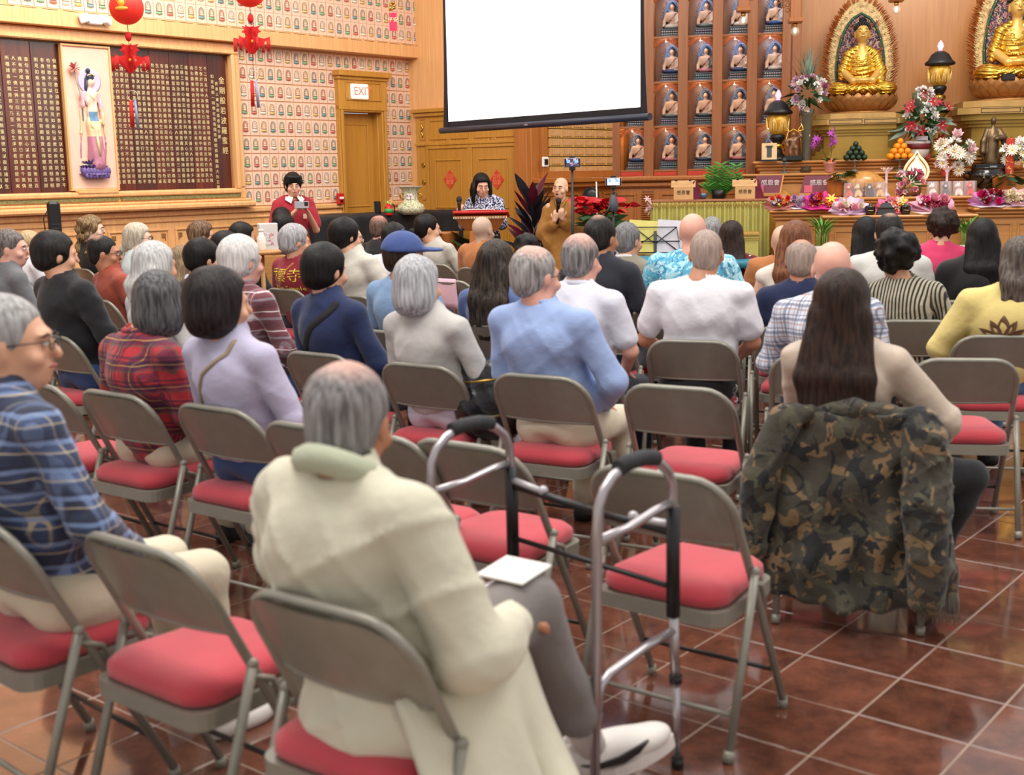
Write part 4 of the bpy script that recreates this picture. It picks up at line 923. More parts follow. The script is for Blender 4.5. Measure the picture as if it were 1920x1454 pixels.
ALOHA = blotch('aloha_blue', [('5cb0d0', 0), ('a8dcec', .52), ('3c84b0', .60), ('d8eef0', .64)], 9, 3)
REDDOT = blotch('red_dotted', [('6c1420', 0), ('e8d4c8', .26)], 26, 0, True)
SWIRL = blotch('navy_white_swirl', [('d8d8e4', 0), ('1c2450', .50), ('2c3868', .58)], 15, 4)
CAMO = blotch('camouflage', [('3e3a30', 0), ('7a6244', .56), ('1c1c1e', .555), ('4c4a3a', .60)], 6.5, 2.4)
KHAKI = cloth('khaki', 'cfc4ac'); NAVYJ = cloth('navy_jeans', '28406c'); BLACKP = cloth('black_trousers', '16161a'); GREYP = cloth('grey_trousers', '77706e')
S_ROBE = cloth('monk_robe', 'ac6c3c'); WTEE = cloth('white_tee', 'dedce2', var=.03)

# front row of the picture: elderly man in the cream jacket, turned to his right, legs crossed, white running shoe
CREAM = cloth('cream_jacket', 'cfcab4', .7)
cx1, cy1 = chair_xy(590, 1135, 36)
folding_chair(cx1, cy1, 36, 'grey brown metal folding chair that the man in the cream jacket sits on', group='occupied folding chairs')
d_ = ray(645, 688); Yh = cy1 - .02; T1 = EYE + d_.z * Yh / d_.y
p1, s1, Tm1, zs1 = person('elderly man with thinning grey hair in a cream jacket seated in front beside the walker', cx1, cy1, 36, T=T1, lat=-.09, hair='short', hm=hairmat('near_thinning', '5c595a', 'a09c9c', 'd0a090', (.015, -.015), rad=.06), skin=S_TAN, top=CREAM, bulk=.016, skirt=True, w=1.0, sho=.255, far=False, h=.0085, yaw=radians(22), nod=-.14, crease=.016, foldamp=.009, legs=None, hfwd=.03,
    arms=[((-.27, -.02, .78), (-.08, .24, .62)), ((.25, -.02, .67), (.14, .27, .62))], hemz=.41, topname='jacket', lean=.03)
MB().tube([(.082 * cos(a) - .055, -.045 + .082 * sin(a), zs1 + .03 - .05 * sin(a)) for a in np.linspace(0, 2 * pi, 21)[:-1]], .030, 8, closed=True).build('collar', cloth('sage_collar', 'aeb29a'), p1)
F = Field((-.3, -.3, .05), (.7, .9, .74), .012); F.ell((0, .03, .53), (.16, .11, .07), .03)
F.path([(-.09, 0, .535), (-.07, .42, .52), (-.02, .38, .09)], [.088, .066, .048], .03)          # left leg to the floor
FW = on_z(1120, 1405, .12); _a = radians(36); _dx, _dy = FW.x - cx1, FW.y - cy1; fx, fy = _dx * cos(_a) - _dy * sin(_a), _dx * sin(_a) + _dy * cos(_a)
F.path([(.09, 0, .545), (.09, .37, .62), (fx * .8 + .02, fy * .82, .30)], [.09, .072, .066], .03)              # right leg crossed over
F.ell((fx * .8 + .025, fy * .82 + .01, .27), (.07, .075, .06), .03); F.folds(.010, (14, 12, 12), 9); F.build('trousers', GREYP, p1)
MB().tube([(fx * .8 + .02, fy * .82, .29), (fx, fy - .03, .14)], [.045, .04], 12).build('sock', cloth('white_sock', 'dcd4d2'), p1)
SHOEW = M('white_shoe', 'e2dcd6', .6, 0, .06)
def running_shoe(par, loc, rz, pitch, mat, sole, swoosh=None, s=1.0):
    F = Field((-.07, -.13, -.01), (.07, .2, .14), .006)
    F.ell((0, .0, .045), (.042, .10, .045), .0).ell((0, .10, .032), (.046, .075, .032), .03).cone((0, -.05, .05), (0, -.055, .095), .038, .036, .03); F.cone((0, -.055, .07), (0, -.055, .13), .03, .03, .008, True)
    F.box((0, .02, -.02), (.1, .25, .025), .0, .0, True); u = F.build('shoe', mat, par)
    def outl(x): return x
    ring = []
    for k in range(28):
        a = 2 * pi * k / 28; yy = .035 + .145 * sin(a); ring.append(((.047 - .008 * (yy < -.02)) * cos(a) * (1 - .12 * abs(sin(a)) ** 3), yy))
    so = MB().hprism(ring, -.012, .016).build('sole', sole, u)
    if swoosh:
        for sx in (-1, 1):
            pts = [(.10, .052), (.07, .030), (.03, .022), (-.03, .030), (-.075, .056), (-.03, .044), (.02, .040), (.055, .046)]
            mb = MB(); mb.add([(sx * .049, y_, z_) for y_, z_ in pts] + [(sx * .040, y_, z_) for y_, z_ in pts], [tuple(range(8)), tuple(range(8, 16))[::-1]] + [(i, i + 8, (i + 1) % 8 + 8, (i + 1) % 8) for i in range(8)])
            mb.build('side_mark', swoosh, u)
    lc = MB()
    for q in range(5): lc.tube([(-.022, .045 + q * .014, .074 - q * .006), (0, .047 + q * .014, .080 - q * .006), (.022, .045 + q * .014, .074 - q * .006)], .003, 5)
    lc.build('laces', sole, u); u.location = loc; u.rotation_euler = (pitch, 0, rz); u.scale = (s,) * 3; return u
running_shoe(p1, (fx + .01, fy + .03, .06), radians(-34), radians(12), SHOEW, M('shoe_sole', 'ded4ce', .6), M('shoe_mark', '1c1a1c', .4), 1.12)
running_shoe(p1, (-.02, .42, .012), radians(-5), 0, SHOEW, MATS['shoe_sole'])
MB().box((.07, .36, .705), (.13, .12, .006), rx=.1, bev=.003).build('programme_sheet', M('paper_white', 'e8e4e0', .7, 0, .03), p1)
# jacket tail hanging over the side of the seat
HEM_LATER = p1

# man at the left edge in the blue plaid shirt
seat('man in the blue plaid shirt', 'grey haired man in glasses and a blue plaid shirt at the left edge', (12, 548), 42, T=1.33, yaw=-42, hair='short', hm=hairmat('light_grey', '7c7a7a', 'bab8b8'), top=PL_BLUE, pants=KHAKI, gl=True, face=True, w=1.06, far=False, shoe=SHOEW, h=.009, nod=.02)
seat('woman in the red plaid shirt', 'woman with short dark grey hair in a red tartan shirt looking left', (300, 506), 36, (205, 738), yaw=50, hair='bob', hm=H_GREYD, top=PL_RED, pants=KHAKI, gl=True, face=True, far=False, collar=PL_RED)
o_, s_, T_, zz = seat('woman in the lavender sweater', 'woman with a black bob in a lavender sweater with a tan bag strap', (378, 503), 36, (395, 765), yaw=-22, hair='helmet', hm=hairmat('black_dyed', '0e0b0c', '302828', '8a7a70', (0, .01), rad=.02), top=cloth('lavender', 'b4afc8'), pants=NAVYJ, far=False, lat=-.03, hemz=.49, shoe=M('black_shoe', '18181a', .5))
strap(o_, s_, [(-.15, .60), (-.12, .72), (-.04, .90), (.05, zz - .01), (.065, zz + .035)], .008, M('tan_leather', '9c8a74', .6), 'bag_strap')
seat('man in the rose plaid shirt', 'white haired man in a rose and grey plaid shirt', (452, 443), 38, T=1.31, yaw=-10, hair='thick', hm=H_WHITE, skin=S_PINK, top=PL_PINK, pants=NAVYJ, w=1.05, far=False, h=.011)
o_, s_, T_, zz = seat('woman in the navy sweater', 'person with short black hair in a navy sweater with a black cross strap', (608, 457), 36, (590, 664), yaw=-5, hair='thick', hm=H_BLACK, top=cloth('navy', '1a2850'), far=False)
strap(o_, s_, [(-.15, .62), (-.12, .74), (-.03, .90), (.06, zz - .02), (.09, zz + .02)], .02, M('black_webbing', '1a1a1e', .8))
seat('woman in the light grey top', 'woman with a silver grey bob in a pale grey top', (742, 479), 34, (780, 685), yaw=2, hair='bob', hm=H_SILVER, top=cloth('pale_grey', 'bcb8b4'), pants=cloth('pale_lilac_trousers', 'c8c0cc'), hemz=.54, far=False, lat=-.05)
seat('man in the light blue shirt', 'grey haired man in a light blue dress shirt and khaki trousers', (1003, 460), 30, (1005, 706), yaw=-22, hair='short', hm=H_GREYTHIN, skin=S_PINK, top=cloth('light_blue', '93a8d4', .8), pants=KHAKI, w=1.08, far=False, bulk=.008, hemz=.565, gl=True, collar=cloth('light_blue', '93a8d4'))
seat('man in the white polo', 'balding grey haired man in a white short sleeved polo', (1090, 438), 30, T=1.31, yaw=-5, hair='short', hm=H_GREYBALD, skin=S_PINK, top=cloth('white_polo', 'd8d8e4'), sleeve='short', w=1.03, far=False, collar=cloth('white_polo', 'd8d8e4'), h=.012)
o_, s_, T_, zz = seat('man in the white tee', 'man with a shaved head in a plain white tee in the centre right', (1340, 427), 20, (1295, 640), yaw=6, hair='buzz', hm=H_BUZZ, skin=S_TAN, top=WTEE, sleeve='short', pants=BLACKP, w=1.16, far=False, bulk=.006, lat=.04)
MB().tube([(.19 + .012 * sin(t * 6), -.02 + .03 * cos(t), .50 + .055 * sin(t)) for t in np.linspace(0, 2 * pi, 22)[:-1]], .003, 5, closed=True).build('wallet_chain', M('silver_chain', 'b0b0b4', .3, 1), o_)
seat('woman with the very long hair', 'woman with very long dark brown hair in a cream satin blouse', (1580, 502), 17, (1600, 770), yaw=-2, hair='longer', hm=H_DKBROWN, top=cloth('cream_satin', 'c0ae9c', .45), pants=BLACKP, far=False, h=.009, bulk=.010, w=.9, hs=1.04, arms=[((-.19, .06, .72), (-.10, .20, .60)), ((.30, .0, .71), (.30, .22, .61))], knees=[((-.06, .40, .50), (-.06, .43, .10)), ((.41, .16, .48), (.27, .14, .12))])
seat('man in the white checked shirt', 'bald man in a white and blue checked shirt', (1562, 447), 18, (1540, 668), yaw=0, hair=None, skin=S_PINK, top=PL_WHITE, w=1.08, far=False, h=.012, hs=1.05)
seat('woman in the striped top', 'woman with curly black hair in a black and cream striped top', (1682, 432), 12, (1715, 602), yaw=0, hair='curls', hm=H_BLACK, top=STRIPE, w=.98, hs=1.1)
o14, s14, T_, zz14 = seat('woman in the yellow jacket', 'person with grey brown hair in a yellow jacket with a brown lotus print', (1912, 442), 10, (1880, 631), yaw=0, hair='mid', hm=hairmat('grey_brown', '3c3430', '6c625a'), top=cloth('butter_yellow', 'd8c47c'), pants=cloth('blue_jeans', '486488'), w=1.08, bulk=.01)
seat('woman in the black top', 'woman with long wavy black hair in a black top near the right edge', (1855, 409), 8, (1815, 565), yaw=-4, hair='wavy', hm=H_BLACK, top=cloth('black', '1a181a'), h=.015, lat=.10)
seat('woman in the pink sweater', 'woman with short curly dark hair in a bright pink sweater', (1778, 391), 8, (1750, 526), hair='curls', hm=H_DKBROWN, top=cloth('hot_pink', 'd43c68'), h=.015, hs=1.05, lat=.08)
seat('man in the off white jacket', 'man with thinning black hair in an off white jacket behind the striped top', (1668, 399), 10, T=1.32, hair='short', hm=H_BLACKTHIN, top=cloth('off_white', 'c8c6c2'), h=.015, w=1.12, bulk=.01)
seat('woman in light grey', 'woman with long black hair in light grey near the altar table', (1625, 406), 8, T=1.27, hair='wavy', hm=H_BLACK, top=cloth('light_grey', 'c4c4c4'), h=.016)
seat('man in the navy tee', 'balding man with cropped grey hair in a navy tee', (1503, 444), 14, T=1.24, hair='fringe', hm=H_BUZZ, skin=S_TAN, top=cloth('navy_tee', '141e44'), h=.015, w=1.03, sleeve='short')
seat('woman with auburn hair', 'woman with long auburn hair in a cream strap top', (1492, 413), 14, T=1.305, hair='long', hm=H_AUBURN, skin=S_PALE, top=cloth('cream_top', 'e0d4c8'), sleeve='none', h=.015)
seat('second monk', 'monk with a shaved head in a tan robe right of the centre', (1468, 419), 16, T=1.22, hair=None, skin=S_SCALP, top=S_ROBE, h=.017, bulk=.02)
seat('man in the aloha shirt', 'large bald man in a light blue leaf print shirt', (1300, 396), 20, T=1.34, yaw=0, hair=None, skin=S_PINK, top=ALOHA, w=1.32, h=.015, hs=1.12, bulk=.015, sleeve='short')
seat('woman in the red dotted top', 'woman with dark brown hair in a dark red top with pale spots', (1372, 413), 16, T=1.22, hair='long', hm=H_DKBROWN, skin=S_PALE, top=REDDOT, sleeve='short', h=.015)
seat('grey haired person by the table', 'grey haired person mostly hidden behind the bald man in blue', (1335, 405), 14, T=1.24, hair='short', hm=H_GREY, h=.018, top=cloth('slate', '6c7080'))
seat('man in the black tee', 'man with short black hair in a black tee right of the nun', (1128, 403), 30, T=1.36, yaw=-12, hair='short', hm=H_BLACKTHIN, skin=S_TAN, top=cloth('black_tee', '20222c'), sleeve='short', h=.014, w=1.1)
seat('man in the grey suit', 'grey haired man in a grey suit jacket', (1178, 416), 30, T=1.26, yaw=-15, hair='short', hm=hairmat('mid_grey', '58585a', '8c8a8a'), top=cloth('grey_suit', '8c8474'), h=.015, collar=cloth('white_shirt', 'e0e0e0'))
seat('woman in denim', 'woman with long wavy black hair in a denim blue top', (932, 449), 34, (900, 610), yaw=6, hair='wavy', hm=hairmat('black_highlights', '0e0c0c', '4a3e32'), top=cloth('denim', '566a98'), h=.012, hs=1.08)
seat('child with curly hair', 'person with curly black hair just in front of the nun', (990, 441), 34, T=1.12, hair='curls', hm=H_BLACK, h=.016, hs=.95, top=cloth('dark_top', '28242a'))
seat('monk in the front', 'monk with a shaved head in a brown robe in front of the lectern', (905, 403), 33, (892, 503), hair=None, skin=S_SCALP2, top=S_ROBE, bulk=.02, h=.015, hs=1.08)
seat('woman with the low bun', 'woman with a black low bun in a beige tee', (792, 401), 40, (812, 496), yaw=-35, hair='bun', hm=H_BLACK, top=cloth('beige_tee', 'b4aea4'), sleeve='short', h=.015, hs=1.1, w=1.1)
oc, s_, Tc, zz = seat('man in the blue cap', 'man in a blue baseball cap and light blue tee', (757, 436), 38, T=1.30, yaw=-40, hair='short', hm=H_DKBROWN, skin=S_TAN, top=cloth('dusty_blue', '7a98bc'), sleeve='short', h=.014, w=1.08)
F = Field((-.16, -.2, -.02), (.16, .24, .17), .011); Rc = rotm(radians(-40), -.05); TT = lambda p: tuple(np.array(Rc) @ np.array(p))
F.ell(TT((0, -.012, .035)), (.098, .118, .108), .0, False, Rc); F.box(TT((0, 0, -.03)), (.2, .2, .06), .01, .0, True, Rc); F.ell(TT((0, .13, .045)), (.075, .085, .012), .012, False, Rc)
cp = F.build('baseball_cap', cloth('cap_blue', '3c5088'), oc, loc=tuple(Vector(Tc((0, 0, 0))))); MB().ball(TT((0, -.012, .143)), .009, 8).build('button', cloth('cap_blue', '3c5088'), cp)
seat('man in the ivory jacket', 'man with black hair in an ivory jacket', (626, 404), 40, (655, 555), yaw=-12, hair='thick', hm=H_BLACK, top=cloth('ivory', 'c8c2b6'), h=.014, bulk=.012, Tadj=-.02, lat=-.12)
seat('woman with red hair', 'woman with red hair and glasses in an olive hoodie', (655, 416), 42, T=1.22, yaw=-40, hair='short', hm=H_RED, skin=S_PALE, top=cloth('olive', '5c6048'), gl=True, h=.015)
seat('man in the black shirt', 'balding man in a black shirt beside the black table', (712, 404), 40, T=1.22, yaw=0, hair='short', hm=hairmat('brown_balding', '4c3830', '7c6458', 'c88c7c', (0, -.02), rad=.08), skin=S_PINK, top=cloth('black_shirt', '16161a'), h=.016, sleeve='short')
seat('man in the wide white tee', 'man with short black hair in a loose white tee', (742, 416), 38, T=1.25, yaw=-25, hair='short', hm=H_BLACK, top=WTEE, sleeve='short', h=.015, w=1.15)
ov, sv, Tv, zv = seat('man in the maroon vest', 'grey haired man in a maroon volunteer vest with gold lettering', (540, 421), 40, (530, 543), yaw=-25, hair='thick', hm=hairmat('pewter', '868486', 'bcbabc'), top=cloth('maroon', '8a1c2c'), h=.013, w=1.02, bulk=.01, sleeve='short', topname='vest', lat=.03, foldamp=.002, crease=.002)
seat('person behind the vest', 'person with dark hair and a navy top seated before the vest', (533, 400), 40, T=1.27, hair='thick', hm=H_BLACK, top=cloth('ink', '1a2030'), h=.017)
seat('front person by the boy', 'person with short black hair at the front just below the boy', (530, 388), 40, T=1.31, hair='short', hm=H_BLACK, h=.018, top=cloth('dark_top', '28242a'))
seat('woman in the black bob', 'person with black hair and a black top at the front left row', (455, 416), 44, T=1.235, yaw=-20, hair='bob', hm=H_BLACK, h=.016, top=cloth('black', '1a181a'))
seat('woman behind the white haired man', 'person with a black bob partly behind the white haired man', (424, 433), 44, T=1.21, yaw=-25, hair='bob', hm=H_BLACK, h=.015, top=cloth('black', '1a181a'), gl=True)
seat('woman with short brown hair', 'woman with short brown streaked hair and glasses near the left wall', (378, 414), 44, T=1.24, yaw=-25, hair='thick', hm=hairmat('streaked', '3c2c24', '8c6c50'), gl=True, h=.016, top=cloth('dark_top', '28242a'))
seat('person with black hair', 'person with round black hair left of the white haired man', (380, 448), 42, T=1.22, yaw=-10, hair='thick', hm=H_BLACK, h=.015, top=cloth('charcoal', '303036'))
seat('girl with light brown hair', 'person with long light brown hair in a white top', (343, 460), 42, T=1.08, hair='long', hm=H_LBROWN, h=.016, top=WTEE)
seat('woman with white straight hair', 'woman with straight white grey hair behind the red tartan shirt', (290, 452), 42, T=1.29, hair='mid', hm=hairmat('white_grey', '9c9c9c', 'd4d4d2'), h=.014, top=cloth('light_grey', 'c4c4c4'))
op, s_, T_, zz = seat('woman with the blonde ponytail', 'woman with a blonde ponytail and glasses in a pale top', (258, 417), 46, T=1.26, yaw=-35, hair='pony', hm=hairmat('ash_blonde', 'a09484', 'd8ccb8'), skin=S_PALE, gl=True, face=True, h=.014, top=cloth('pale_aqua', 'c8d4d8'))
seat('woman with curly hair', 'woman with long curly ash brown hair in a black top', (172, 404), 46, T=1.28, yaw=-35, hair='curly', hm=H_CURLY, skin=S_PALE, face=True, h=.014, top=cloth('black', '1a181a'))
seat('man in the rust polo', 'man with black hair and glasses in a rust red polo', (190, 441), 48, (185, 563), yaw=-35, hair='short', hm=H_BLACKTHIN, skin=S_TAN, gl=True, face=True, h=.013, top=cloth('rust', '9a4430'), collar=cloth('rust', '9a4430'), sleeve='long')
seat('man in the black jacket', 'man with a thinning black crown in a black jacket at the left', (90, 434), 40, (95, 630), yaw=-18, hair='thick', hm=hairmat('black_bald_spot', '100e0e', '2a2624', 'b08a74', (-.02, -.03), rad=.03), top=cloth('black_jacket', '15151a'), pants=NAVYJ, h=.012, w=1.08, bulk=.012, lat=-.05)
seat('woman in the white shirt', 'fair haired woman in a white shirt behind the black jacket', (55, 431), 44, T=1.20, yaw=-20, hair='short', hm=H_BLOND, h=.015, top=WTEE)
seat('man in the grey fleece', 'man with short brown grey hair in a grey fleece seen in profile', (18, 428), 48, T=1.31, yaw=-40, hair='short', hm=hairmat('salt_brown', '4c4440', '8c8480'), skin=S_PINK, face=True, h=.013, top=cloth('fleece', '6c6c70'), collar=cloth('fleece', '6c6c70'))
# seats that stay empty
EMP = [(1225, 887, 36, 'empty red cushioned folding chair right behind the walker, nearest the camera'), (865, 834, 36, 'empty red cushioned folding chair left of the walker, facing its left grip'), (240, 1020, 38, 'empty red cushioned folding chair left of the cream jacket man'),
 (570, 800, 36, 'empty folding chair hidden behind the head of the cream jacket man'), (1265, 727, 28, 'empty red cushioned folding chair behind the man in the white tee'), (1812, 675, 10, 'empty red cushioned folding chair right of the camouflage jacket'),
 (840, 527, 38, 'empty folding chair with a pink paper sheet over its back'), (62, 720, 40, 'empty folding chair left of the red tartan shirt'), (1240, 585, 26, 'empty folding chair left of the man in the white tee'),
 (690, 815, 36, 'empty folding chair right of the cream jacket man, mostly hidden by him'), (1080, 655, 30, 'empty folding chair behind the man in the white polo')]
for px, py, hd, lb in EMP[:-1]:
    x_, y_ = chair_xy(px, py, hd); folding_chair(x_, y_, hd, lb, 'empty folding chairs')
# ------------------------------------------------------------------ camouflage jacket over the long haired woman's chair
def local_frame(x, y, head): a = radians(head); return lambda lx, ly, z: Vector((x + lx * cos(a) + ly * sin(a), y - lx * sin(a) + ly * cos(a), z))
xj, yj = chair_xy(1600, 770, 17)
jr = empty('camouflage_jacket', (xj, yj, 0), -radians(17), 'camouflage jacket hung over the back of the long haired woman\'s chair', 'jacket')
def sheet(pts_fn, nu, nv, th=.012):
    mb = MB(); vs = [pts_fn(i / nu, j / nv) for j in range(nv + 1) for i in range(nu + 1)]; n = len(vs)
    back = []
    for j in range(nv + 1):
        for i in range(nu + 1):
            k = j * (nu + 1) + i; p = Vector(vs[k]); a = Vector(vs[min(k + 1, n - 1)] if i < nu else vs[k - 1]); b = Vector(vs[k + nu + 1] if j < nv else vs[k - nu - 1])
            nrm = (a - p).cross(b - p) * (1 if (i < nu) == (j < nv) else -1); nrm = nrm.normalized() if nrm.length > 0 else Vector((0, 1, 0)); back.append(p + nrm * th)
    q = [(j * (nu + 1) + i, j * (nu + 1) + i + 1, (j + 1) * (nu + 1) + i + 1, (j + 1) * (nu + 1) + i) for j in range(nv) for i in range(nu)]
    fs = list(q) + [tuple(v + n for v in f[::-1]) for f in q]
    edge = [i for i in range(nu + 1)] + [j * (nu + 1) + nu for j in range(1, nv + 1)] + [nv * (nu + 1) + i for i in range(nu - 1, -1, -1)] + [j * (nu + 1) for j in range(nv - 1, 0, -1)]
    for a, b in zip(edge, edge[1:] + edge[:1]): fs.append((a, a + n, b + n, b))
    return mb.add([tuple(v) for v in vs] + [tuple(v) for v in back], fs, 0, True)
def hem_fn(u, v):
    a = -.15 + .42 * u; fo = (.02 * sin(u * 22 + 1) + .012 * sin(u * 9 + v * 5)) * v
    return (.155 + .05 * sin(pi * u) + .17 * v + fo, a - .05 * v + .03 * v * sin(u * 14), .60 - .36 * v + .03 * sin(u * 17) * v + .10 * u * v)
sheet(hem_fn, 30, 16, .01).build('jacket_hem', CREAM, HEM_LATER)
def jback(u, v):
    x = (u - .5) * (.50 + .10 * v); z = .775 - .66 * v - .03 * (1 - abs(2 * u - 1)) * v; fold = .018 * sin(u * 31 + v * 3) * v + .012 * sin(u * 13 - v * 7) + .01 * sin(v * 19 + u * 8)
    y = -.235 - .035 * v + fold - .05 * (1 - abs(2 * u - 1) ** 2) * .4 + .045 * abs(2 * u - 1) ** 3
    return (x + .012 * sin(v * 14), y, z + .006 * sin(u * 25))
sheet(jback, 40, 34).build('back_panel', CAMO, jr)
F = Field((-.44, -.36, .12), (.50, .34, .90), .011)
F.cone((-.22, -.20, .765), (.22, -.20, .765), .030, k=.02)
F.path([(-.23, -.20, .74), (-.30, -.22, .54), (-.33, -.23, .28)], [.06, .062, .055], .02)
F.creases(.02, 3, 16); F.folds(.010, (18, 14, 10), 7); F.build('left_sleeve', CAMO, jr)
F = Field((.05, -.40, -.02), (.55, .38, .90), .011)
F.path([(.215, -.20, .74), (.25, -.28, .48), (.26, -.30, .16)], [.062, .074, .060], .02); F.box((.29, -.10, .34), (.03, .15, .26), .03, .05, R=rotm(.12, .0, -.16)); F.box((.26, -.19, .58), (.035, .09, .15), .03, .05)
F.creases(.022, 8, 15); F.folds(.012, (18, 14, 10), 2); F.build('right_side', CAMO, jr)
MB().tube([(.31, -.285, .40 - .12 * k / 8) for k in range(9)], [.004] + [.02] * 7 + [.004], 8).build('pocket_opening', M('pocket_black', '0c0c0e', .9), jr)
F = Field((-.2, -.3, .74), (.2, -.05, .92), .01); F.path([(-.13, -.19, .775), (0, -.235, .79), (.13, -.19, .775)], [.028, .034, .028], .02); F.creases(.01, 5, 20); F.build('collar', CAMO, jr)
fr = MB()
for q in range(18): fr.tube([(.24 + q * .007, -.24 - .002 * (q % 3), .17), (.238 + q * .0075, -.25 - .004 * (q % 2), .11), (.235 + q * .008, -.245, .055 + .01 * (q % 3))], .003, 4)
fr.build('scarf_fringe', M('fringe_grey', '7c7468', .9), jr)

# ------------------------------------------------------------------ folding walker beside the cream jacket man
ALU = M('walker_aluminium', 'b4aeb2', .28, .9, .04); GRIP = M('walker_grip', '2c2c30', .75, 0, .1, 30, .4, 200)
wk = empty('walking_frame', (0, 0, 0), 0, 'grey aluminium walker with black grips standing beside the man in the cream jacket', 'walker')
def grounded(px, py, z): return on_z(px, py, z)
FN = on_z(1107, 1560, 0); FN = Vector((FN.x, FN.y, 0))     # near rear foot (out of frame below)
# work from the two grips and legs: near side frame and far side frame share the same shape
gN0, gN1 = on_z(1095, 935, .80), on_z(1262, 930, .80)
def side_frame(p_back, p_front, nm):
    b, f = Vector((p_back.x, p_back.y, 0)), Vector((p_front.x, p_front.y, 0)); d = (f - b).normalized()
    P_ = lambda s_, z, o=0: b.lerp(f, s_) + Vector((0, 0, z))
    g = empty(nm, parent := None) if False else None
    arch = [P_(-.06, .01), P_(-.02, .45), P_(0, .74)] + [P_(.5 - .5 * cos(a), .76 + .13 * sin(a) ** .8 if sin(a) > 0 else .76) for a in np.linspace(.25, pi - .25, 9)] + [P_(1.0, .74), P_(1.0, .62)]
    MB().tube(arch, .0135, 10).build('side_frame', ALU, wk)
    MB().tube([P_(.26, .885), P_(.40, .893), P_(.60, .893), P_(.76, .883)], .021, 12).build('hand_grip', GRIP, wk)
    MB().tube([P_(0, .72), P_(.4, .725), P_(.75, .745), P_(1.0, .75)], .012, 8).build('side_rail', ALU, wk)
    MB().tube([P_(1.02, .40), P_(.6, .39), P_(.14, .365), P_(.03, .345), P_(-.01, .28)], .012, 8).build('lower_rail', ALU, wk)
    MB().tube([P_(1.0, .74), P_(1.01, .44)], .019, 10).build('hinge_sleeve', BLACK, wk)
    l = MB().tube([P_(1.01, .46), P_(1.05, .24)], .0135, 10).build('leg', ALU, wk); MB().tube([P_(1.05, .26), P_(1.08, .02)], .011, 10).build('leg_extension', ALU, l)
    MB().tube([P_(1.048, .27), P_(1.052, .25)], .018, 10).build('lock_collar', BLACK, l); MB().tube([P_(1.08, .03), P_(1.082, 0)], .018, 10).build('rubber_foot', BLACK, l)
    return P_
nb, nf = on_z(1120, 1000, .74), on_z(1262, 950, .74)
PN = side_frame(nb, nf, 'n'); fb, ff = on_z(808, 910, .74), on_z(958, 875, .74); PF = side_frame(fb, ff, 'f')
ctr = (PN(1, .67) + PF(1, .67)) / 2
for a_, b_ in ((PF(1, .685), ctr), (ctr, PN(1, .67))):
    MB().tube([a_, b_], .012, 8).build('front_bar', BLACK, wk)
MB().tube([PF(1, .52), (PN(1, .52) + PF(1, .52)) / 2 + Vector((0, 0, -.0)), PN(1, .52)], .008, 8).build('lower_bar', BLACK, wk)
for q in (PF(1, .70), PN(1, .69)):
    mb = MB(); dd = (ctr - q).normalized(); mb.tube([q, q + dd * .13], .011, 8); mb.ball(q + dd * .14 + Vector((0, 0, .004)), .016, 8); mb.build('release_lever', M('lever_grey', 'b8b4b8', .4, .3), wk)

# ------------------------------------------------------------------ bags, sheets
xb, yb = chair_xy(780, 685, 34); br = empty('shoulder_bag', (xb, yb, 0), -radians(34), 'large slouchy black leather bag beside the woman in the pale grey top', 'bag')
F = Field((.02, -.26, .42), (.52, .26, .86), .011); F.ell((.26, -.02, .56), (.17, .12, .12), .03).ell((.27, -.02, .66), (.15, .09, .12), .06); F.cone((.13, -.02, .76), (.38, .0, .74), .03, .03, .06); F.creases(.02, 12, 14); F.folds(.012, (14, 12, 12), 3)
F.build('bag_body', M('black_leather', '121214', .32, 0, .1, 9, .5, 24), br)
MB().tube([(.14, -.12, .70), (.26, -.135, .715), (.38, -.11, .735)], .005, 6).build('zip', BRASS, br); MB().tube([(.18, -.12, .56), (.28, -.15, .555), (.40, -.12, .58)], .006, 6).build('strap', M('bag_strap_gold', '6c5838', .5), br)
MB().tube([(.20 + .014 * cos(a), -.135, .535 + .02 * sin(a)) for a in np.linspace(0, 2 * pi, 11)[:-1]], .005, 6, closed=True).build('charm', BRASS, br)
PINK = M('pink_paper', 'e4bccb', .8, 0, .02)
def pink_sheet(px, py, head, lb, w_=.20, h_=.24, name='paper_sheet'):
    x_, y_ = chair_xy(px, py, head); r_ = empty(name, (x_, y_, 0), -radians(head), lb, 'paper', 'pink programme sheets')
    sheet(lambda u, v: ((u - .5) * w_, -.232 + .0 * v + .03 * v, .80 - h_ * v), 4, 5, .002).build('sheet', PINK, r_); return r_
pink_sheet(840, 527, 38, 'pink paper sheet over the back of an empty chair in the middle rows')
xk, yk = chair_xy(655, 555, 40); r_ = empty('paper_sheet', (xk, yk, 0), -radians(40), 'small pink paper behind the neck of the navy sweater person', 'paper', 'pink programme sheets')
sheet(lambda u, v: (.02 + u * .14, -.225 + .02 * v, .66 - .14 * v), 3, 3, .002).build('sheet', PINK, r_)
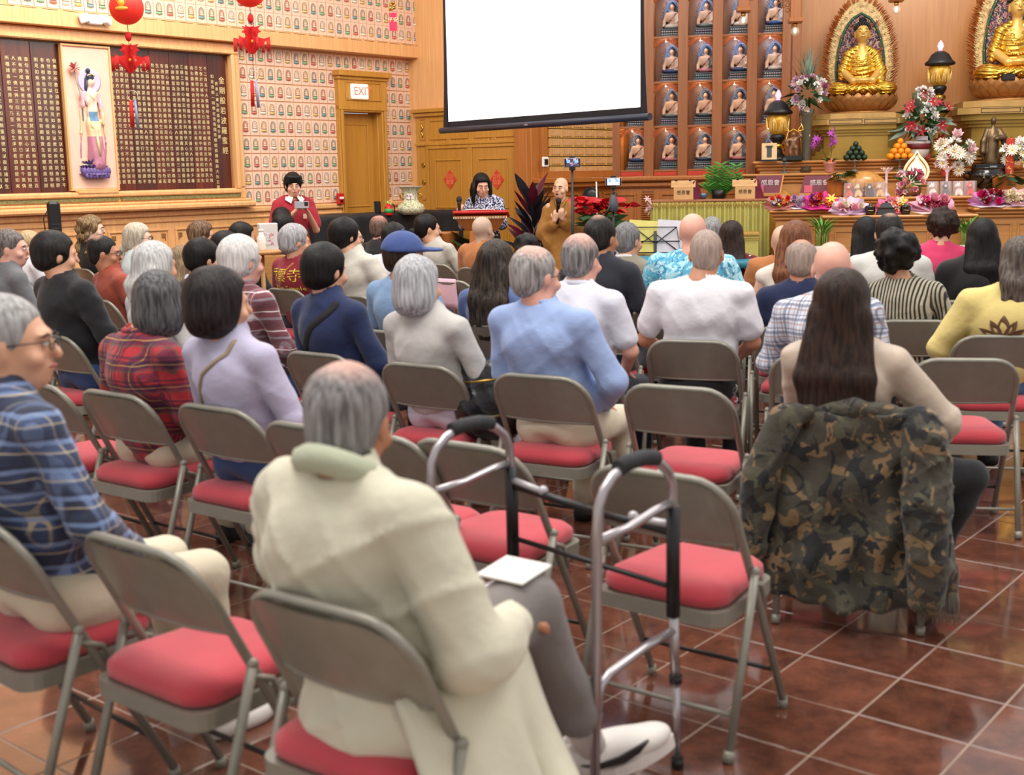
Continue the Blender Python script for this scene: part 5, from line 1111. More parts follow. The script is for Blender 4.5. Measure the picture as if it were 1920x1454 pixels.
# lettering on the maroon vest, lotus print on the yellow jacket: laid onto the cloth surface
def lay_on(target, text_o, dist=.004, back=True):
    "move each point of a flat print onto the back of the garment"
    from mathutils.bvhtree import BVHTree
    me = target.data; bvh = BVHTree.FromPolygons([v.co.copy() for v in me.vertices], [tuple(p.vertices) for p in me.polygons])
    for v in text_o.data.vertices:
        q = text_o.matrix_basis @ v.co; hit = bvh.ray_cast(Vector((q.x, -.6, q.z)), Vector((0, 1, 0)))
        y_ = hit[0].y if hit[0] else -.2; off = (q.y + .0) ; v.co = Vector((q.x, y_ - dist + off, q.z))
    text_o.matrix_basis = Matrix.Identity(4)
YEL = M('gold_print', 'e4c848', .6, var=.03)
for s_, sz, lz in (('香雲寺', .105, zv - .085), ('Xiang Yun Temple', .048, zv - .175)):
    t_ = text_mesh('back_lettering', s_, sz, YEL, ov, (.0, 0, lz), extrude=.001, spacing=1.15 if sz > .1 else 1.0); bpy.context.view_layer.update(); lay_on(sv, t_)
strap(ov, sv, [(-.12, zv - .36), (-.04, zv - .18), (.05, zv - .03), (.08, zv + .01)], .008, M('tan_strap', 'a8703c', .6), 'bag_strap')
MB().tube([(.045 * cos(a) + .03, -.06 + .045 * sin(a), zv + .06) for a in np.linspace(0, 2 * pi, 15)[:-1]], .018, 6, closed=True).build('collar', cloth('white_shirt', 'e0e0e0'), ov)
BRN = M('brown_print', '6c4c34', .8, var=.05)
def petal(cx, cz, ang, L_, w_):
    pts = []; n = 8
    for i in range(n + 1): t = i / n; pts.append((cx + cos(ang) * L_ * t - sin(ang) * w_ * sin(pi * t) ** .8, cz + sin(ang) * L_ * t + cos(ang) * w_ * sin(pi * t) ** .8))
    for i in range(n - 1, 0, -1): t = i / n; pts.append((cx + cos(ang) * L_ * t + sin(ang) * w_ * sin(pi * t) ** .8, cz + sin(ang) * L_ * t - cos(ang) * w_ * sin(pi * t) ** .8))
    return pts
mb = MB()
for ang, L_, w_ in ((1.57, .13, .028), (1.05, .12, .02), (2.09, .12, .02), (.55, .12, .016), (2.6, .12, .016), (.15, .10, .011), (3.0, .10, .011)): mb.prism(petal(0, 0, ang, L_, w_), -.001, .001)
for q in range(5): mb.prism([(-.08 + q * .035 + .016 * cos(a), -.05 + .014 * sin(a)) for a in np.linspace(0, 2 * pi, 9)[:-1]], -.001, .001)
lo_ = mb.build('lotus_print', BRN, o14, loc=(-.0, 0, zz14 - .21)); bpy.context.view_layer.update(); lay_on(s14, lo_)

# ------------------------------------------------------------------ standing people
def standing(label, px, py, Y, face_deg, build, name='person'):
    P_ = at(px, py, Y); o = empty(name, (P_.x, P_.y, 0), radians(face_deg), label, 'person', None); return o, P_.z
def face_bits(o, T, smile=False, open_=False, lip=LIP):
    for sx in (-1, 1):
        ey = MB().ball(T((sx * .031, .095, .001)), .010, 8, sz=.6).build('eye', EYEW, o); MB().ball(T((sx * .031, .103, .0)), .0055, 6).build('pupil', EYED, ey)
        MB().tube([T((sx * .015, .101, .021)), T((sx * .033, .101, .027)), T((sx * .052, .090, .020))], .0032, 5).build('eyebrow', BROW, o)
    if open_: MB().ball(T((0, .097, -.063)), .018, 10, sz=.55, sy=.5).build('mouth', M('open_mouth', '6c2c2c', .5), o)
    MB().tube([T((-.022, .094, -.059)), T((-.008, .103, -.057)), T((.008, .103, -.057)), T((.022, .094, -.059))], [.002, .0045, .0045, .002], 6).build('lips', lip, o)
def stand_body(o, top, R, skin, arms, w=1.0, h=.010, s=1.0, curls=(.9, .9), hc=None):
    zs = top - .31; hc = hc or (0, .02, top - .13); F = Field((-.42, -.22, .9), (.42, .46, top + .02), h)
    Tm = head_field(F, hc, R); F.cone((hc[0], hc[1] - .025, hc[2] - .06), (0, -.01, zs + .03), .052, .06, k=.03); F.ell((0, 0, zs - .12), (.13 * w, .085, .15), .04).ell((0, 0, zs - .38), (.12 * w, .085, .2), .05)
    for k, (e, wr, hd, up, sd) in enumerate(arms):
        s0 = ((-1, 1)[k] * .165 * w, -.0, zs - .02); F.path([s0, e], [.045, .037], .03); F.path([e, wr], [.037, .025], .015); fingers(F, wr, hd, up, sd, curls[k])
    F.build('body', skin, o); return Tm, zs
def stand_legs(o, mat, w=1.0, shoe=None, hip=.92):
    F = Field((-.26, -.2, .05), (.26, .22, 1.05), .016); F.ell((0, 0, hip), (.165 * w, .12, .12), .03)
    for sx in (-1, 1): F.cone((sx * .085, 0, hip - .06), (sx * .10, .01, .5), .085, .06, .03); F.cone((sx * .10, .01, .5), (sx * .11, -.01, .10), .06, .048, .02)
    F.folds(.006, (12, 12, 10), 3); F.build('trousers', mat, o)
    for sx in (-1, 1): MB().lathe([(.001, -.04), (.045, -.038), (.05, -.02), (.044, .01), (.025, .03), (.001, .035)], (sx * .11, .04, .04), 14, 0, sy=2.4).build('shoe', M('black_shoe', '18181a', .5), o)
# nun in the mustard robe, speaking into a microphone
MUST = cloth('mustard_robe', 'a87430', .8)
on, tz = standing('nun with a shaved head in a mustard robe speaking into a microphone', 1051, 331, 13.6, 172, None)
Rn = rotm(radians(-14), .04, -.05)
Tn, zs = stand_body(on, tz, Rn, skinmat('nun', 'ecbc9c'), [((-.20, .03, tz - .60), (-.035, .22, tz - .45), (.1, .3, 1), (-.2, .9, .2), 1), ((.20, .03, tz - .60), (.045, .215, tz - .47), (-.15, .2, 1), (.2, .9, .2), -1)], w=.8, hc=(0, .03, tz - .13))
F = Field((-.45, -.3, .05), (.45, .42, tz - .1), .014)
F.path([(-.05, -.01, zs + .02), (-.145, -.005, zs - .05)], [.055, .052], .03).path([(.05, -.01, zs + .02), (.145, -.005, zs - .05)], [.055, .052], .03); F.ell((0, .0, zs - .15), (.155, .11, .20), .03)
F.cone((0, 0, zs - .3), (0, 0, .16), .13, .22, .05); F.path([(-.15, 0, zs - .07), (-.20, .03, tz - .62)], [.06, .075], .025).path([(.15, 0, zs - .07), (.20, .03, tz - .62)], [.06, .075], .025)
F.path([(-.20, .03, tz - .62), (-.055, .17, tz - .50)], [.075, .055], .02).path([(.20, .03, tz - .62), (.065, .17, tz - .51)], [.075, .055], .02)
F.ell((-.13, .10, tz - .68), (.075, .05, .12), .03).ell((.13, .10, tz - .68), (.075, .05, .12), .03); F.ell((0, .03, zs + .11), (.055, .06, .05), .01, True)
F.folds(.010, (14, 10, 5), 6); F.creases(.012, 4, 12); rb_ = F.build('robe', MUST, on)
mb = MB(); mb.tube([(-.075, -.02, zs + .075), (-.055, .06, zs + .04), (.0, .12, zs - .05), (.045, .135, zs - .13)], .014, 6); mb.tube([(.075, -.02, zs + .075), (.055, .06, zs + .04), (.02, .115, zs - .03)], .014, 6); mb.tube([(-.075, -.02, zs + .075), (0, -.085, zs + .08), (.075, -.02, zs + .075)], .014, 6)
mb.build('collar', MUST, on); face_bits(on, Tn, open_=True)
def microphone(p, d, lb, col=None):
    m_ = empty('microphone', p, 0, lb, 'microphone'); d = Vector(d).normalized(); m_.rotation_euler = d.to_track_quat('Z', 'Y').to_euler()
    MB().lathe([(.012, -.20), (.017, -.18), (.019, 0), (.026, .02)], n=12).build('handle', BLACK, m_); MB().lathe([(.022, .02), (.031, .035), (.031, .055), (.02, .08), (.001, .087)], n=14).build('grille', M('mic_grille', '1c1c20', .7, 0, .4, 200), m_); return m_
def world_of(o, p): return Matrix.Translation(o.location) @ o.rotation_euler.to_matrix().to_4x4() @ Vector(p)
microphone(world_of(on, (.005, .235, tz - .31)), Vector((.02, -.05, .3)), 'black microphone held up by the nun in the mustard robe')
# woman at the lectern
ow, tw = standing('woman with black shoulder length hair in a navy and white print blouse at the lectern', 908, 323, 13.9, 165, None)
Rw = rotm(radians(30), -.32); hcw = (.02, .05, tw - .14)
Tw, zs = stand_body(ow, tw, Rw, skinmat('woman', 'e2ac90'), [((-.22, .08, tw - .58), (-.06, .30, tw - .50), (.3, 1, 0), (.2, 0, 1), 1), ((.23, .06, tw - .58), (.20, .27, tw - .46), (0, .5, 1), (.3, .9, .2), -1)], hc=hcw)
F = Field((-.4, -.26, .7), (.4, .36, tw - .1), .013); F.path([(-.05, -.01, zs + .02), (-.16, -.005, zs - .03)], [.055, .055], .03).path([(.05, -.01, zs + .02), (.16, -.005, zs - .03)], [.055, .055], .03); F.ell((0, .0, zs - .15), (.17, .115, .19), .03).ell((0, 0, zs - .42), (.165, .12, .22), .06)
F.path([(-.165, 0, zs - .04), (-.22, .08, tw - .58), (-.12, .24, tw - .52)], [.062, .06, .045], .02).path([(.165, 0, zs - .04), (.23, .06, tw - .58), (.21, .20, tw - .50)], [.062, .06, .045], .02); F.ell((0, .06, zs + .09), (.055, .07, .07), .01, True); F.folds(.008, (14, 10, 12), 2); F.creases(.008, 3); F.build('blouse', SWIRL, ow)
stand_legs(ow, BLACKP); face_bits(ow, Tw); hair_field('mid', Rw, .011, 4).build('hair', H_BLACK, ow, loc=hcw)
mb = MB(); mb.tube([Tw((-.09, .02, .05)), Tw((-.095, .045, -.06)), Tw((-.10, .05, -.16)), Tw((-.085, .04, -.22))], [.02, .022, .024, .008], 8); mb.tube([Tw((.09, .02, .05)), Tw((.095, .045, -.06)), Tw((.10, .05, -.16)), Tw((.085, .04, -.22))], [.02, .022, .024, .008], 8); mb.build('front_locks', H_BLACK, ow)
microphone(world_of(ow, (.205, .315, tw - .34)), (.0, .05, .3), 'black microphone held by the woman at the lectern')
# lectern
lc_ = at(903, 412, 13.45); ll = empty('lectern', (lc_.x, lc_.y, 0), radians(-4), 'lectern with a sloping bead trimmed top under a red cloth', 'lectern')
zt = at(903, 398, 13.45).z
mb = MB(); mb.add([(-.27, .14, zt + .10), (.27, .14, zt + .10), (.30, -.22, zt - .02), (-.30, -.22, zt - .02), (-.27, .14, zt + .07), (.27, .14, zt + .07), (.30, -.22, zt - .045), (-.30, -.22, zt - .045)], [(0, 1, 2, 3), (7, 6, 5, 4), (0, 4, 5, 1), (1, 5, 6, 2), (2, 6, 7, 3), (3, 7, 4, 0)]); 
MB().box((0, -.02, zt - .02), (.60, .30, .03), rx=-.20, bev=.008).build('top', RED, ll)
MB().add([(-.29, -.165, zt - .04), (.29, -.165, zt - .04), (.17, -.05, zt - .20), (-.17, -.05, zt - .20), (-.29, .12, zt - .0), (.29, .12, zt - .0), (.17, .06, zt - .20), (-.17, .06, zt - .20)], [(0, 1, 2, 3), (5, 4, 7, 6), (0, 3, 7, 4), (1, 5, 6, 2), (3, 2, 6, 7), (0, 4, 5, 1)]).build('hopper', W_ORANGE, ll)
mb = MB()
for q in range(34): mb.box((-.285 + q * .0173, -.172, zt - .052), (.008, .008, .022))
mb.build('bead_trim', M('bead_cream', 'e8d8b8', .5), ll)
MB().box((0, 0, (zt - .2) / 2), (.26, .2, zt - .2), bev=.01).build('column', W_ORANGE, ll); MB().box((0, 0, .03), (.5, .4, .06), bev=.015).build('base', W_ORANGE, ll)
sp = empty('script_sheets', world_of(ll, (.0, 0, zt + .012)), radians(-4), 'white script pages lying on the lectern', 'paper'); MB().box((0, 0, 0), (.30, .22, .008), rx=-.2).build('pages', M('paper_white', 'e8e4e0'), sp)
# boy taking a photo
ob, tb = standing('boy with tousled black hair in a red polo with a white collar taking a photo', 547, 322, 13.2, 205, None)
Rb = rotm(radians(-8), -.10); hcb = (0, .03, tb - .145)
Tb, zs = stand_body(ob, tb, Rb, skinmat('boy', 'dba58a'), [((-.22, .07, tb - .62), (-.09, .24, tb - .43), (.55, .5, .8), (-.6, .2, .8), 1), ((.23, .05, tb - .62), (.07, .25, tb - .43), (-.55, .5, .8), (.6, .2, .8), -1)], hc=hcb)
REDP = cloth('red_polo', '9c1c2c'); F = Field((-.4, -.25, .72), (.4, .3, tb - .12), .013)
F.path([(-.05, -.01, zs + .02), (-.165, -.005, zs - .03)], [.055, .058], .03).path([(.05, -.01, zs + .02), (.165, -.005, zs - .03)], [.055, .058], .03); F.ell((0, .0, zs - .15), (.175, .115, .19), .03).ell((0, 0, zs - .42), (.165, .115, .24), .06).ell((0, 0, .86), (.17, .12, .12), .05)
F.cone((-.17, 0, zs - .04), (-.215, .05, tb - .56), .064, .066, .02); F.cone((.17, 0, zs - .04), (.225, .035, tb - .56), .064, .066, .02); F.ell((0, .06, zs + .09), (.05, .07, .06), .01, True); F.folds(.008, (10, 10, 8), 8); F.creases(.009, 5); F.build('polo_shirt', REDP, ob)
stand_legs(ob, BLACKP); face_bits(ob, Tb); hair_field('mop', Rb, .010, 3).build('hair', H_BLACK, ob, loc=hcb)
mb = MB()
for sx in (-1, 1): mb.add([(sx * .065, -.02, zs + .09), (sx * .02, .085, zs + .045), (sx * .055, .125, zs - .02), (sx * .105, .07, zs + .02), (sx * .065, -.02, zs + .085), (sx * .02, .08, zs + .04), (sx * .055, .118, zs - .025), (sx * .105, .065, zs + .015)], [(0, 1, 2, 3), (7, 6, 5, 4), (0, 4, 5, 1), (1, 5, 6, 2), (2, 6, 7, 3), (3, 7, 4, 0)])
mb.tube([(-.065, -.02, zs + .085), (0, -.07, zs + .09), (.065, -.02, zs + .085)], .014, 6); mb.build('white_collar', WHITE, ob)
MB().box((-.09, .112, zs - .16), (.04, .006, .05)).build('chest_badge', M('badge', 'd8b0a0', .6), ob)
pc_ = world_of(ob, (0, .33, tb - .345)); ph = empty('camera_phone', pc_, ob.rotation_euler.z, 'silver grey phone held up by the boy in the red polo', 'phone')
MB().box((0, 0, 0), (.155, .009, .075), bev=.004).build('case', M('phone_silver', 'b0acb0', .35, .3), ph); mb = MB()
for q in ((-.055, .02), (-.055, -.004), (-.035, .008)): mb.lathe([(.010, 0), (.010, .004), (.001, .005)], (q[0], .004, q[1]), 10)
MB().box((-.047, .006, .01), (.04, .006, .042), bev=.003).build('camera_bump', BLACK, ph)

# ------------------------------------------------------------------ projection screen
sc_l, sc_r = at(831, 245, 13.0), at(1214, 218, 10.6); dirv = Vector((sc_r.x - sc_l.x, sc_r.y - sc_l.y, 0)); wS = dirv.length; aS = math.atan2(dirv.y, dirv.x)
ps = empty('projection_screen', (sc_l.x, sc_l.y, sc_l.z), aS, 'large white projection screen with a black border hanging above the nun', 'screen')
H_ = 2.6; bl, br_ = .10, .085
mb = MB(); n = 14
for side, x_in, x_out, b in ((0, bl, 0, 1), (1, wS - br_, wS, -1)):
    vs = []
    for j in range(n + 1):
        z = .03 + H_ * j / n; cv = .055 * sin(pi * min(1, z / H_)) ** .7 * b; vs += [(x_in, 0, z), (x_out + cv, 0, z), (x_in, .006, z), (x_out + cv, .006, z)]
    fs = []
    for j in range(n): a = j * 4; fs += [(a, a + 1, a + 5, a + 4), (a + 3, a + 2, a + 6, a + 7), (a + 1, a + 3, a + 7, a + 5)]
    mb.add(vs, fs)
mb.box(((wS) / 2, .003, .05), (wS - bl - br_ + .01, .006, .07)); mb.build('black_border', M('screen_black', '10121c', .7), ps)
MB().box((wS / 2, .003, .085 + H_ / 2), (wS - bl - br_, .005, H_)).build('white_surface', M('screen_white', 'f4f6f4', .9, emit=.62, var=0), ps)
MB().tube([(-.04, 0, .0), (wS + .03, 0, .0)], .032, 10).build('weight_bar', M('screen_bar', '2a2c3c', .4), ps)
MB().box((wS * .47, -.033, .0), (.05, .004, .015)).build('maker_plate', M('plate', '9898a0', .4, .5), ps)
ring_ = [(1.36 + .055 * cos(a), -.002, .98 + .055 * sin(a)) for a in np.linspace(0, 2 * pi, 25)[:-1]]
MB().tube([(x * wS / 3.1, y, z) for x, y, z in ring_], .006, 4, closed=True).build('play_ring', M('screen_mark', 'd8dcec', .8, emit=.4, var=0), ps)
MB().prism([(1.335 * wS / 3.1, .95), (1.395 * wS / 3.1, .98), (1.335 * wS / 3.1, 1.01)], -.004, -.001).build('play_triangle', MATS['screen_mark'], ps)
MB().box((1.85 * wS / 3.1, -.002, 1.5), (.008, .003, .5)).build('pink_line', M('screen_line', 'd88090', .8, emit=.4, var=0), ps)

# ------------------------------------------------------------------ red lanterns with paper tassels
LANT = M('lantern_paper', 'd82818', .6, 0, .06, emit=.25); REDF = M('red_felt', 'cc1c1c', .8)
def lantern(px, py, Y, lb, r=.21):
    c = at(px, py, Y); o = empty('paper_lantern', c, 0, lb, 'lantern', 'red paper lanterns')
    prof = []
    for i in range(49):
        a = pi * (.06 + .88 * i / 48); prof.append(((r * sin(a)) * (1 + .012 * (i % 2)), -r * cos(a)))
    MB().lathe(prof, n=28).build('globe', LANT, o); MB().tube([(0, 0, r), (0, 0, 2.2)], .003, 5).build('cord', M('cord', '8c2018'), o)
    g = MB(); yv = -.21 * 1.03
    tz = lambda: None
    g.tube([(.065 * cos(a) , yv * .93 + 0, .085 + .065 * sin(a)) for a in np.linspace(0, 2 * pi, 17)[:-1]], .005, 4, closed=True); g.ball((0, yv * .95, .10), .026, 8, sz=1.3, sy=.4); g.ball((0, yv * .97, .03), .045, 8, sz=1.1, sy=.35); g.ball((0, yv * .95, -.035), .085, 10, sz=.3, sy=.3)
    g.build('gold_figure', M('lantern_gold', 'e8942c', .5, emit=.2), o).scale = (r / .21,) * 3
    z = -r; cd = MB().tube([(0, 0, z), (0, 0, z - .62)], .003, 5).build('lower_cord', M('cord', '8c2018'), o)
    m_ = MB()
    m_.ball((0, 0, z - .10), .03, 8, sz=1.4)
    for a in np.linspace(0, pi, 4)[:-1]:
        R_ = Matrix.Rotation(a, 3, 'Z'); pts = [(.045, -.17), (.085, -.16), (.06, -.19), (.09, -.215), (.06, -.225), (.055, -.26), (.11, -.275), (.165, -.26), (.16, -.285), (.12, -.30), (.06, -.36), (.02, -.405), (0, -.41)]
        out = [(x, z + zz) for x, zz in pts] + [(-x, z + zz) for x, zz in pts[::-1]]
        vs = [R_ @ Vector((x, -.002, zz)) for x, zz in out] + [R_ @ Vector((x, .002, zz)) for x, zz in out]; k = len(out)
        m_.add(vs, [tuple(range(k)), tuple(range(k, 2 * k))[::-1]] + [(i, i + k, (i + 1) % k + k, (i + 1) % k) for i in range(k)])
        for sx in (-1, 1):
            for dx in (-.012, 0, .012): p_ = R_ @ Vector((sx * .15 + dx, 0, 0)); m_.tube([(p_.x, p_.y, z - .275), (p_.x, p_.y, z - .385)], .006, 5)
    m_.build('paper_cut_tassel', REDF, o)
    st = MB()
    for a in np.linspace(0, 2 * pi, 6)[:-1]: st.ball((.045 * cos(a), .045 * sin(a) , z - .30), .014, 6)
    st.build('gold_stars', M('lantern_gold', 'e8942c'), o)
    MB().tube([(.045 * cos(a), 0, z - .60 + .045 * sin(a)) for a in np.linspace(0, 2 * pi, 15)[:-1]], .004, 5, closed=True).build('wire_ring', M('wire', 'c0b0a0', .4, .6), o)
    t_ = MB(); t_.tube([(-.018, 0, z - .64), (-.022, 0, z - .87)], [.016, .020], 6); t_.build('red_tassel', REDF, o); t_ = MB(); t_.tube([(.018, 0, z - .64), (.03, 0, z - .88)], [.012, .016], 6); t_.build('grey_tassel', M('tassel_grey', '8c88a8', .6), o); return o
lantern(237, 14, 11.0, 'red paper lantern with a gold seated figure at the upper left', .145)
lantern(467, -18, 11.4, 'red paper lantern cut off by the top edge near the door', .145)
tg = at(736, 12, 14.5); hg = empty('hanging_charm', tg, 0, 'gold bead knot with a pink paper tag hanging near the upper wall', 'decoration'); mb = MB()
for q in range(20): mb.ball((random.uniform(-.035, .035), random.uniform(-.02, .02), random.uniform(-.04, .04)), .015, 5)
mb.build('gold_knot', BRASS, hg); MB().box((0, 0, -.17), (.085, .004, .2)).build('paper_tag', M('pink_tag', 'd82850', .7), hg); text_mesh('tag_writing', '平安', .06, GOLDPAINT, hg, (0, -.004, -.15), extrude=.001); MB().tube([(0, 0, .04), (0, 0, 1.2)], .002, 4).build('thread', M('cord', '8c2018'), hg)
# ------------------------------------------------------------------ altar counters and steps
def counter(lb, p0, p1, py, n0, n1, zb=0, name='altar_counter', mat=None, panels=0, lip=.05, W=WC):
    mat = mat or W_COUNTER; (u0, z), (u1, z1) = W.hit(p0, py, n0), W.hit(p1, py, n0); z = (z + W.hit(p0, py, n0)[1]) / 2
    r = W.root(name, (u0 + u1) / 2, n0, 0, label=lb, cat='counter'); hw = (u1 - u0) / 2
    child(r, 'worktop', bx(-hw, hw, 0, n1 - n0, z - .035, z, bev=.014), mat)
    mb = MB(); bx(-hw + .03, hw - .03, .03, n1 - n0, z - .075, z - .035, mb=mb, bev=.015); bx(-hw + .06, hw - .06, .06, n1 - n0, z - .12, z - .075, mb=mb, bev=.015); child(r, 'molding', mb, mat)
    child(r, 'body', bx(-hw + .09, hw - .09, .09, n1 - n0, zb, z - .12, bev=.004), mat)
    for q in range(panels):
        w_ = (2 * hw - .24) / panels; child(r, 'panel', frame(MB(), -hw + .12 + q * w_ + .03, -hw + .12 + (q + 1) * w_ - .03, max(zb, .3), z - .17, .02, .09, .015), mat)
    return r, (u0 + u1) / 2, z
r_, _, zS1 = counter('long upper altar step with moulded edge running behind the flowers', 1390, 1990, 327, -1.25, -.14, .0)
r_, _, zS2 = counter('top altar step under the large golden figures', 1412, 1990, 303, -.95, -.06, zS1)
r_, _, zM = counter('raised middle altar shelf holding the boxed toys', 1562, 1838, 371, -2.0, -1.26, .0, panels=3)
r_, _, zL = counter('left altar counter with wrapped bouquets', 1441, 1556, 395, -2.35, -1.97, .0, panels=1)
r_, _, zF = counter('low front altar table with two black bowls', 1541, 1836, 405, -2.75, -2.02, .0, panels=4)
r_, _, zR = counter('right altar counter with two wrapped bouquets', 1826, 1990, 390, -2.35, -1.3, .0, panels=2)
r_, _, zB = counter('back altar shelf between the folders and the wooden fish', 1470, 1562, 369, -1.95, -1.26, 0)
def on(px, py, n): return WC.P(WC.hit(px, py, n)[0], n, 0)      # ground plan point of the altar seen at px
def put(px, n, z): p = on(px, 330, n); return Vector((p.x, p.y, z))
MP = 15.3 / 2330                                                  # metres per pixel around the altar
# ------------------------------------------------------------------ statues in the niches
SK = M('statue_skin', 'b89880', .5, 0, .03); HR = M('statue_hair', '1c2434', .5)
def statue_parts(h=.011):
    out = {}
    F = Field((-.13, -.12, .06), (.13, .08, .42), h)
    F.ell((0, -.02, .115), (.115, .075, .028), .01).ell((0, .0, .20), (.058, .038, .075), .02).cone((-.055, 0, .245), (.055, 0, .245), .024, k=.02)
    F.path([(-.065, 0, .24), (-.088, -.015, .17), (-.09, -.065, .125)], [.021, .018, .014]).path([(.065, 0, .24), (.085, -.02, .17), (.02, -.075, .145)], [.021, .018, .014]); F.cone((0, 0, .26), (0, -.002, .30), .018, k=.01).ell((0, -.006, .325), (.027, .03, .036), .01)
    def mf(c): o = np.zeros(len(c)); o[(c[:, 2] < .135)] = 1; o[(c[:, 0] > .035) & (c[:, 2] > .12) & (c[:, 2] < .27)] = 2; o[abs(c[:, 0] + .9 * (c[:, 2] - .2) * -1 - .0) < .009] = 3; return o
    P, Q = F.mesh(); Q = Q[(Q >= 0).all(1)]; out['body'] = (P, Q, mf)
    mb = MB(); mb.ball((0, .0, .342), .031, 8, sz=.9); mb.ball((0, .006, .37), .015, 8); out['hair'] = mb.mesh('hair', HR)
    mb = MB(); mb.box((0, -.005, .03), (.25, .15, .018), bev=.004); mb.box((0, -.005, .055), (.235, .14, .03), 0, bev=.01); mb.box((0, -.005, .08), (.24, .145, .018), 0, bev=.004)
    mb.box((0, -.005, .01), (.26, .16, .02), bev=.003); out['plinth'] = mb
    pm_ = MB()
    for q in range(9): pm_.ball((-.10 + q * .025, -.078, .058), .010, 6, sz=.9); pm_.ball((-.10 + q * .025, -.084, .03), .009, 6, sz=.8)
    out['petals'] = pm_
    fl_ = [(-.105, .07), (-.115, .20), (-.10, .30), (-.065, .37), (0, .43), (.065, .37), (.10, .30), (.115, .20), (.105, .07)]
    out['halo'] = MB().prism(fl_[::-1], .05, .065); rg = MB()
    rg.tube([(.062 * cos(a), .045, .335 + .062 * sin(a)) for a in np.linspace(0, 2 * pi, 19)[:-1]], .007, 5, closed=True); rg.tube([(x * .8, .046, .07 + (z - .07) * .9) for x, z in fl_], .006, 5)
    out['ring'] = rg; fg = MB()
    for i in range(len(fl_) - 1):
        for t in (0, .33, .66): x = fl_[i][0] * (1 - t) + fl_[i + 1][0] * t; z = fl_[i][1] * (1 - t) + fl_[i + 1][1] * t; fg.leaf((x * .93, .045, z), (x * .4, -.02, .06), .035, .018, .1, n=2)
    out['flames'] = fg; return out
SP = statue_parts()
NROB = [('2c4878', 'c8b8a8'), ('4c5c60', 'd0b4a4'), ('c8c4bc', 'd8ccc0'), ('b87880', '586468'), ('24508c', 'c8c8cc'), ('6c7c7c', 'd8c8bc'), ('3c5468', 'a8b4bc')]
HAL = [('5a6478', 'd09880'), ('4c5870', 'b8a0b8'), ('6c7088', 'c8a8a8')]
k = 0; cnames = ['leftmost', 'second', 'third', 'fourth', 'rightmost']; rnames = ['bottom', 'second', 'third', 'top']
rob_names = ['navy', 'slate', 'cream', 'rose', 'blue', 'grey', 'steel']
smesh = {}
for r_i in range(4):
    for c_i in range(5):
        if c_i == 0 and r_i > 1: continue
        v = (c_i * 3 + r_i * 2 + (c_i == 3)) % 7; a_, b_ = NROB[v]; hv = (c_i + r_i) % 3
        if v not in smesh: smesh[v] = (np_mesh('figure', *SP['body'][:2], [SK, M('st_lap_' + a_, a_, .5), M('st_robe_' + b_, b_, .5), M('st_sash', '6c2c24', .5)], SP['body'][2]), SP['plinth'].mesh('plinth', M('plinth_' + a_, tuple(.5 * x + .03 for x in hexc('5c6878')), .5)), SP['petals'].mesh('lotus_petals', M('petals_%d' % v, ['a89c98', '8c9088', 'c8c4c0', '88a4a8', 'b0a090', 'a898b4', 'a8a8a8'][v], .5)))
        if ('h', hv) not in smesh: smesh[('h', hv)] = (SP['halo'].mesh('halo', M('halo_%d' % hv, HAL[hv][0], .5, 0, .3, 30)), SP['ring'].mesh('halo_ring', M('haloring_%d' % hv, '7c90b0', .5)), SP['flames'].mesh('halo_flames', M('flame_%d' % hv, HAL[hv][1], .5, 0, .2, 30)))
        ro = WC.root('niche_statue', .12 + CO / 2 + CP * c_i + .075, .20, 1.615 + RP * r_i, label='seated painted statue with %s robe in the %s niche of the %s row' % (rob_names[v], cnames[c_i], rnames[r_i]), cat='statue', group='statues in the wall niches')
        ro.rotation_euler.z += radians(-4); ro.scale = (1.22,) * 3
        for nm, me in zip(('figure', 'plinth', 'lotus_petals'), smesh[v]): link(nm, me, ro)
        for nm, me in zip(('halo', 'halo_ring', 'halo_flames'), smesh[('h', hv)]): link(nm, me, ro)
        link('hair', SP['hair'], ro)

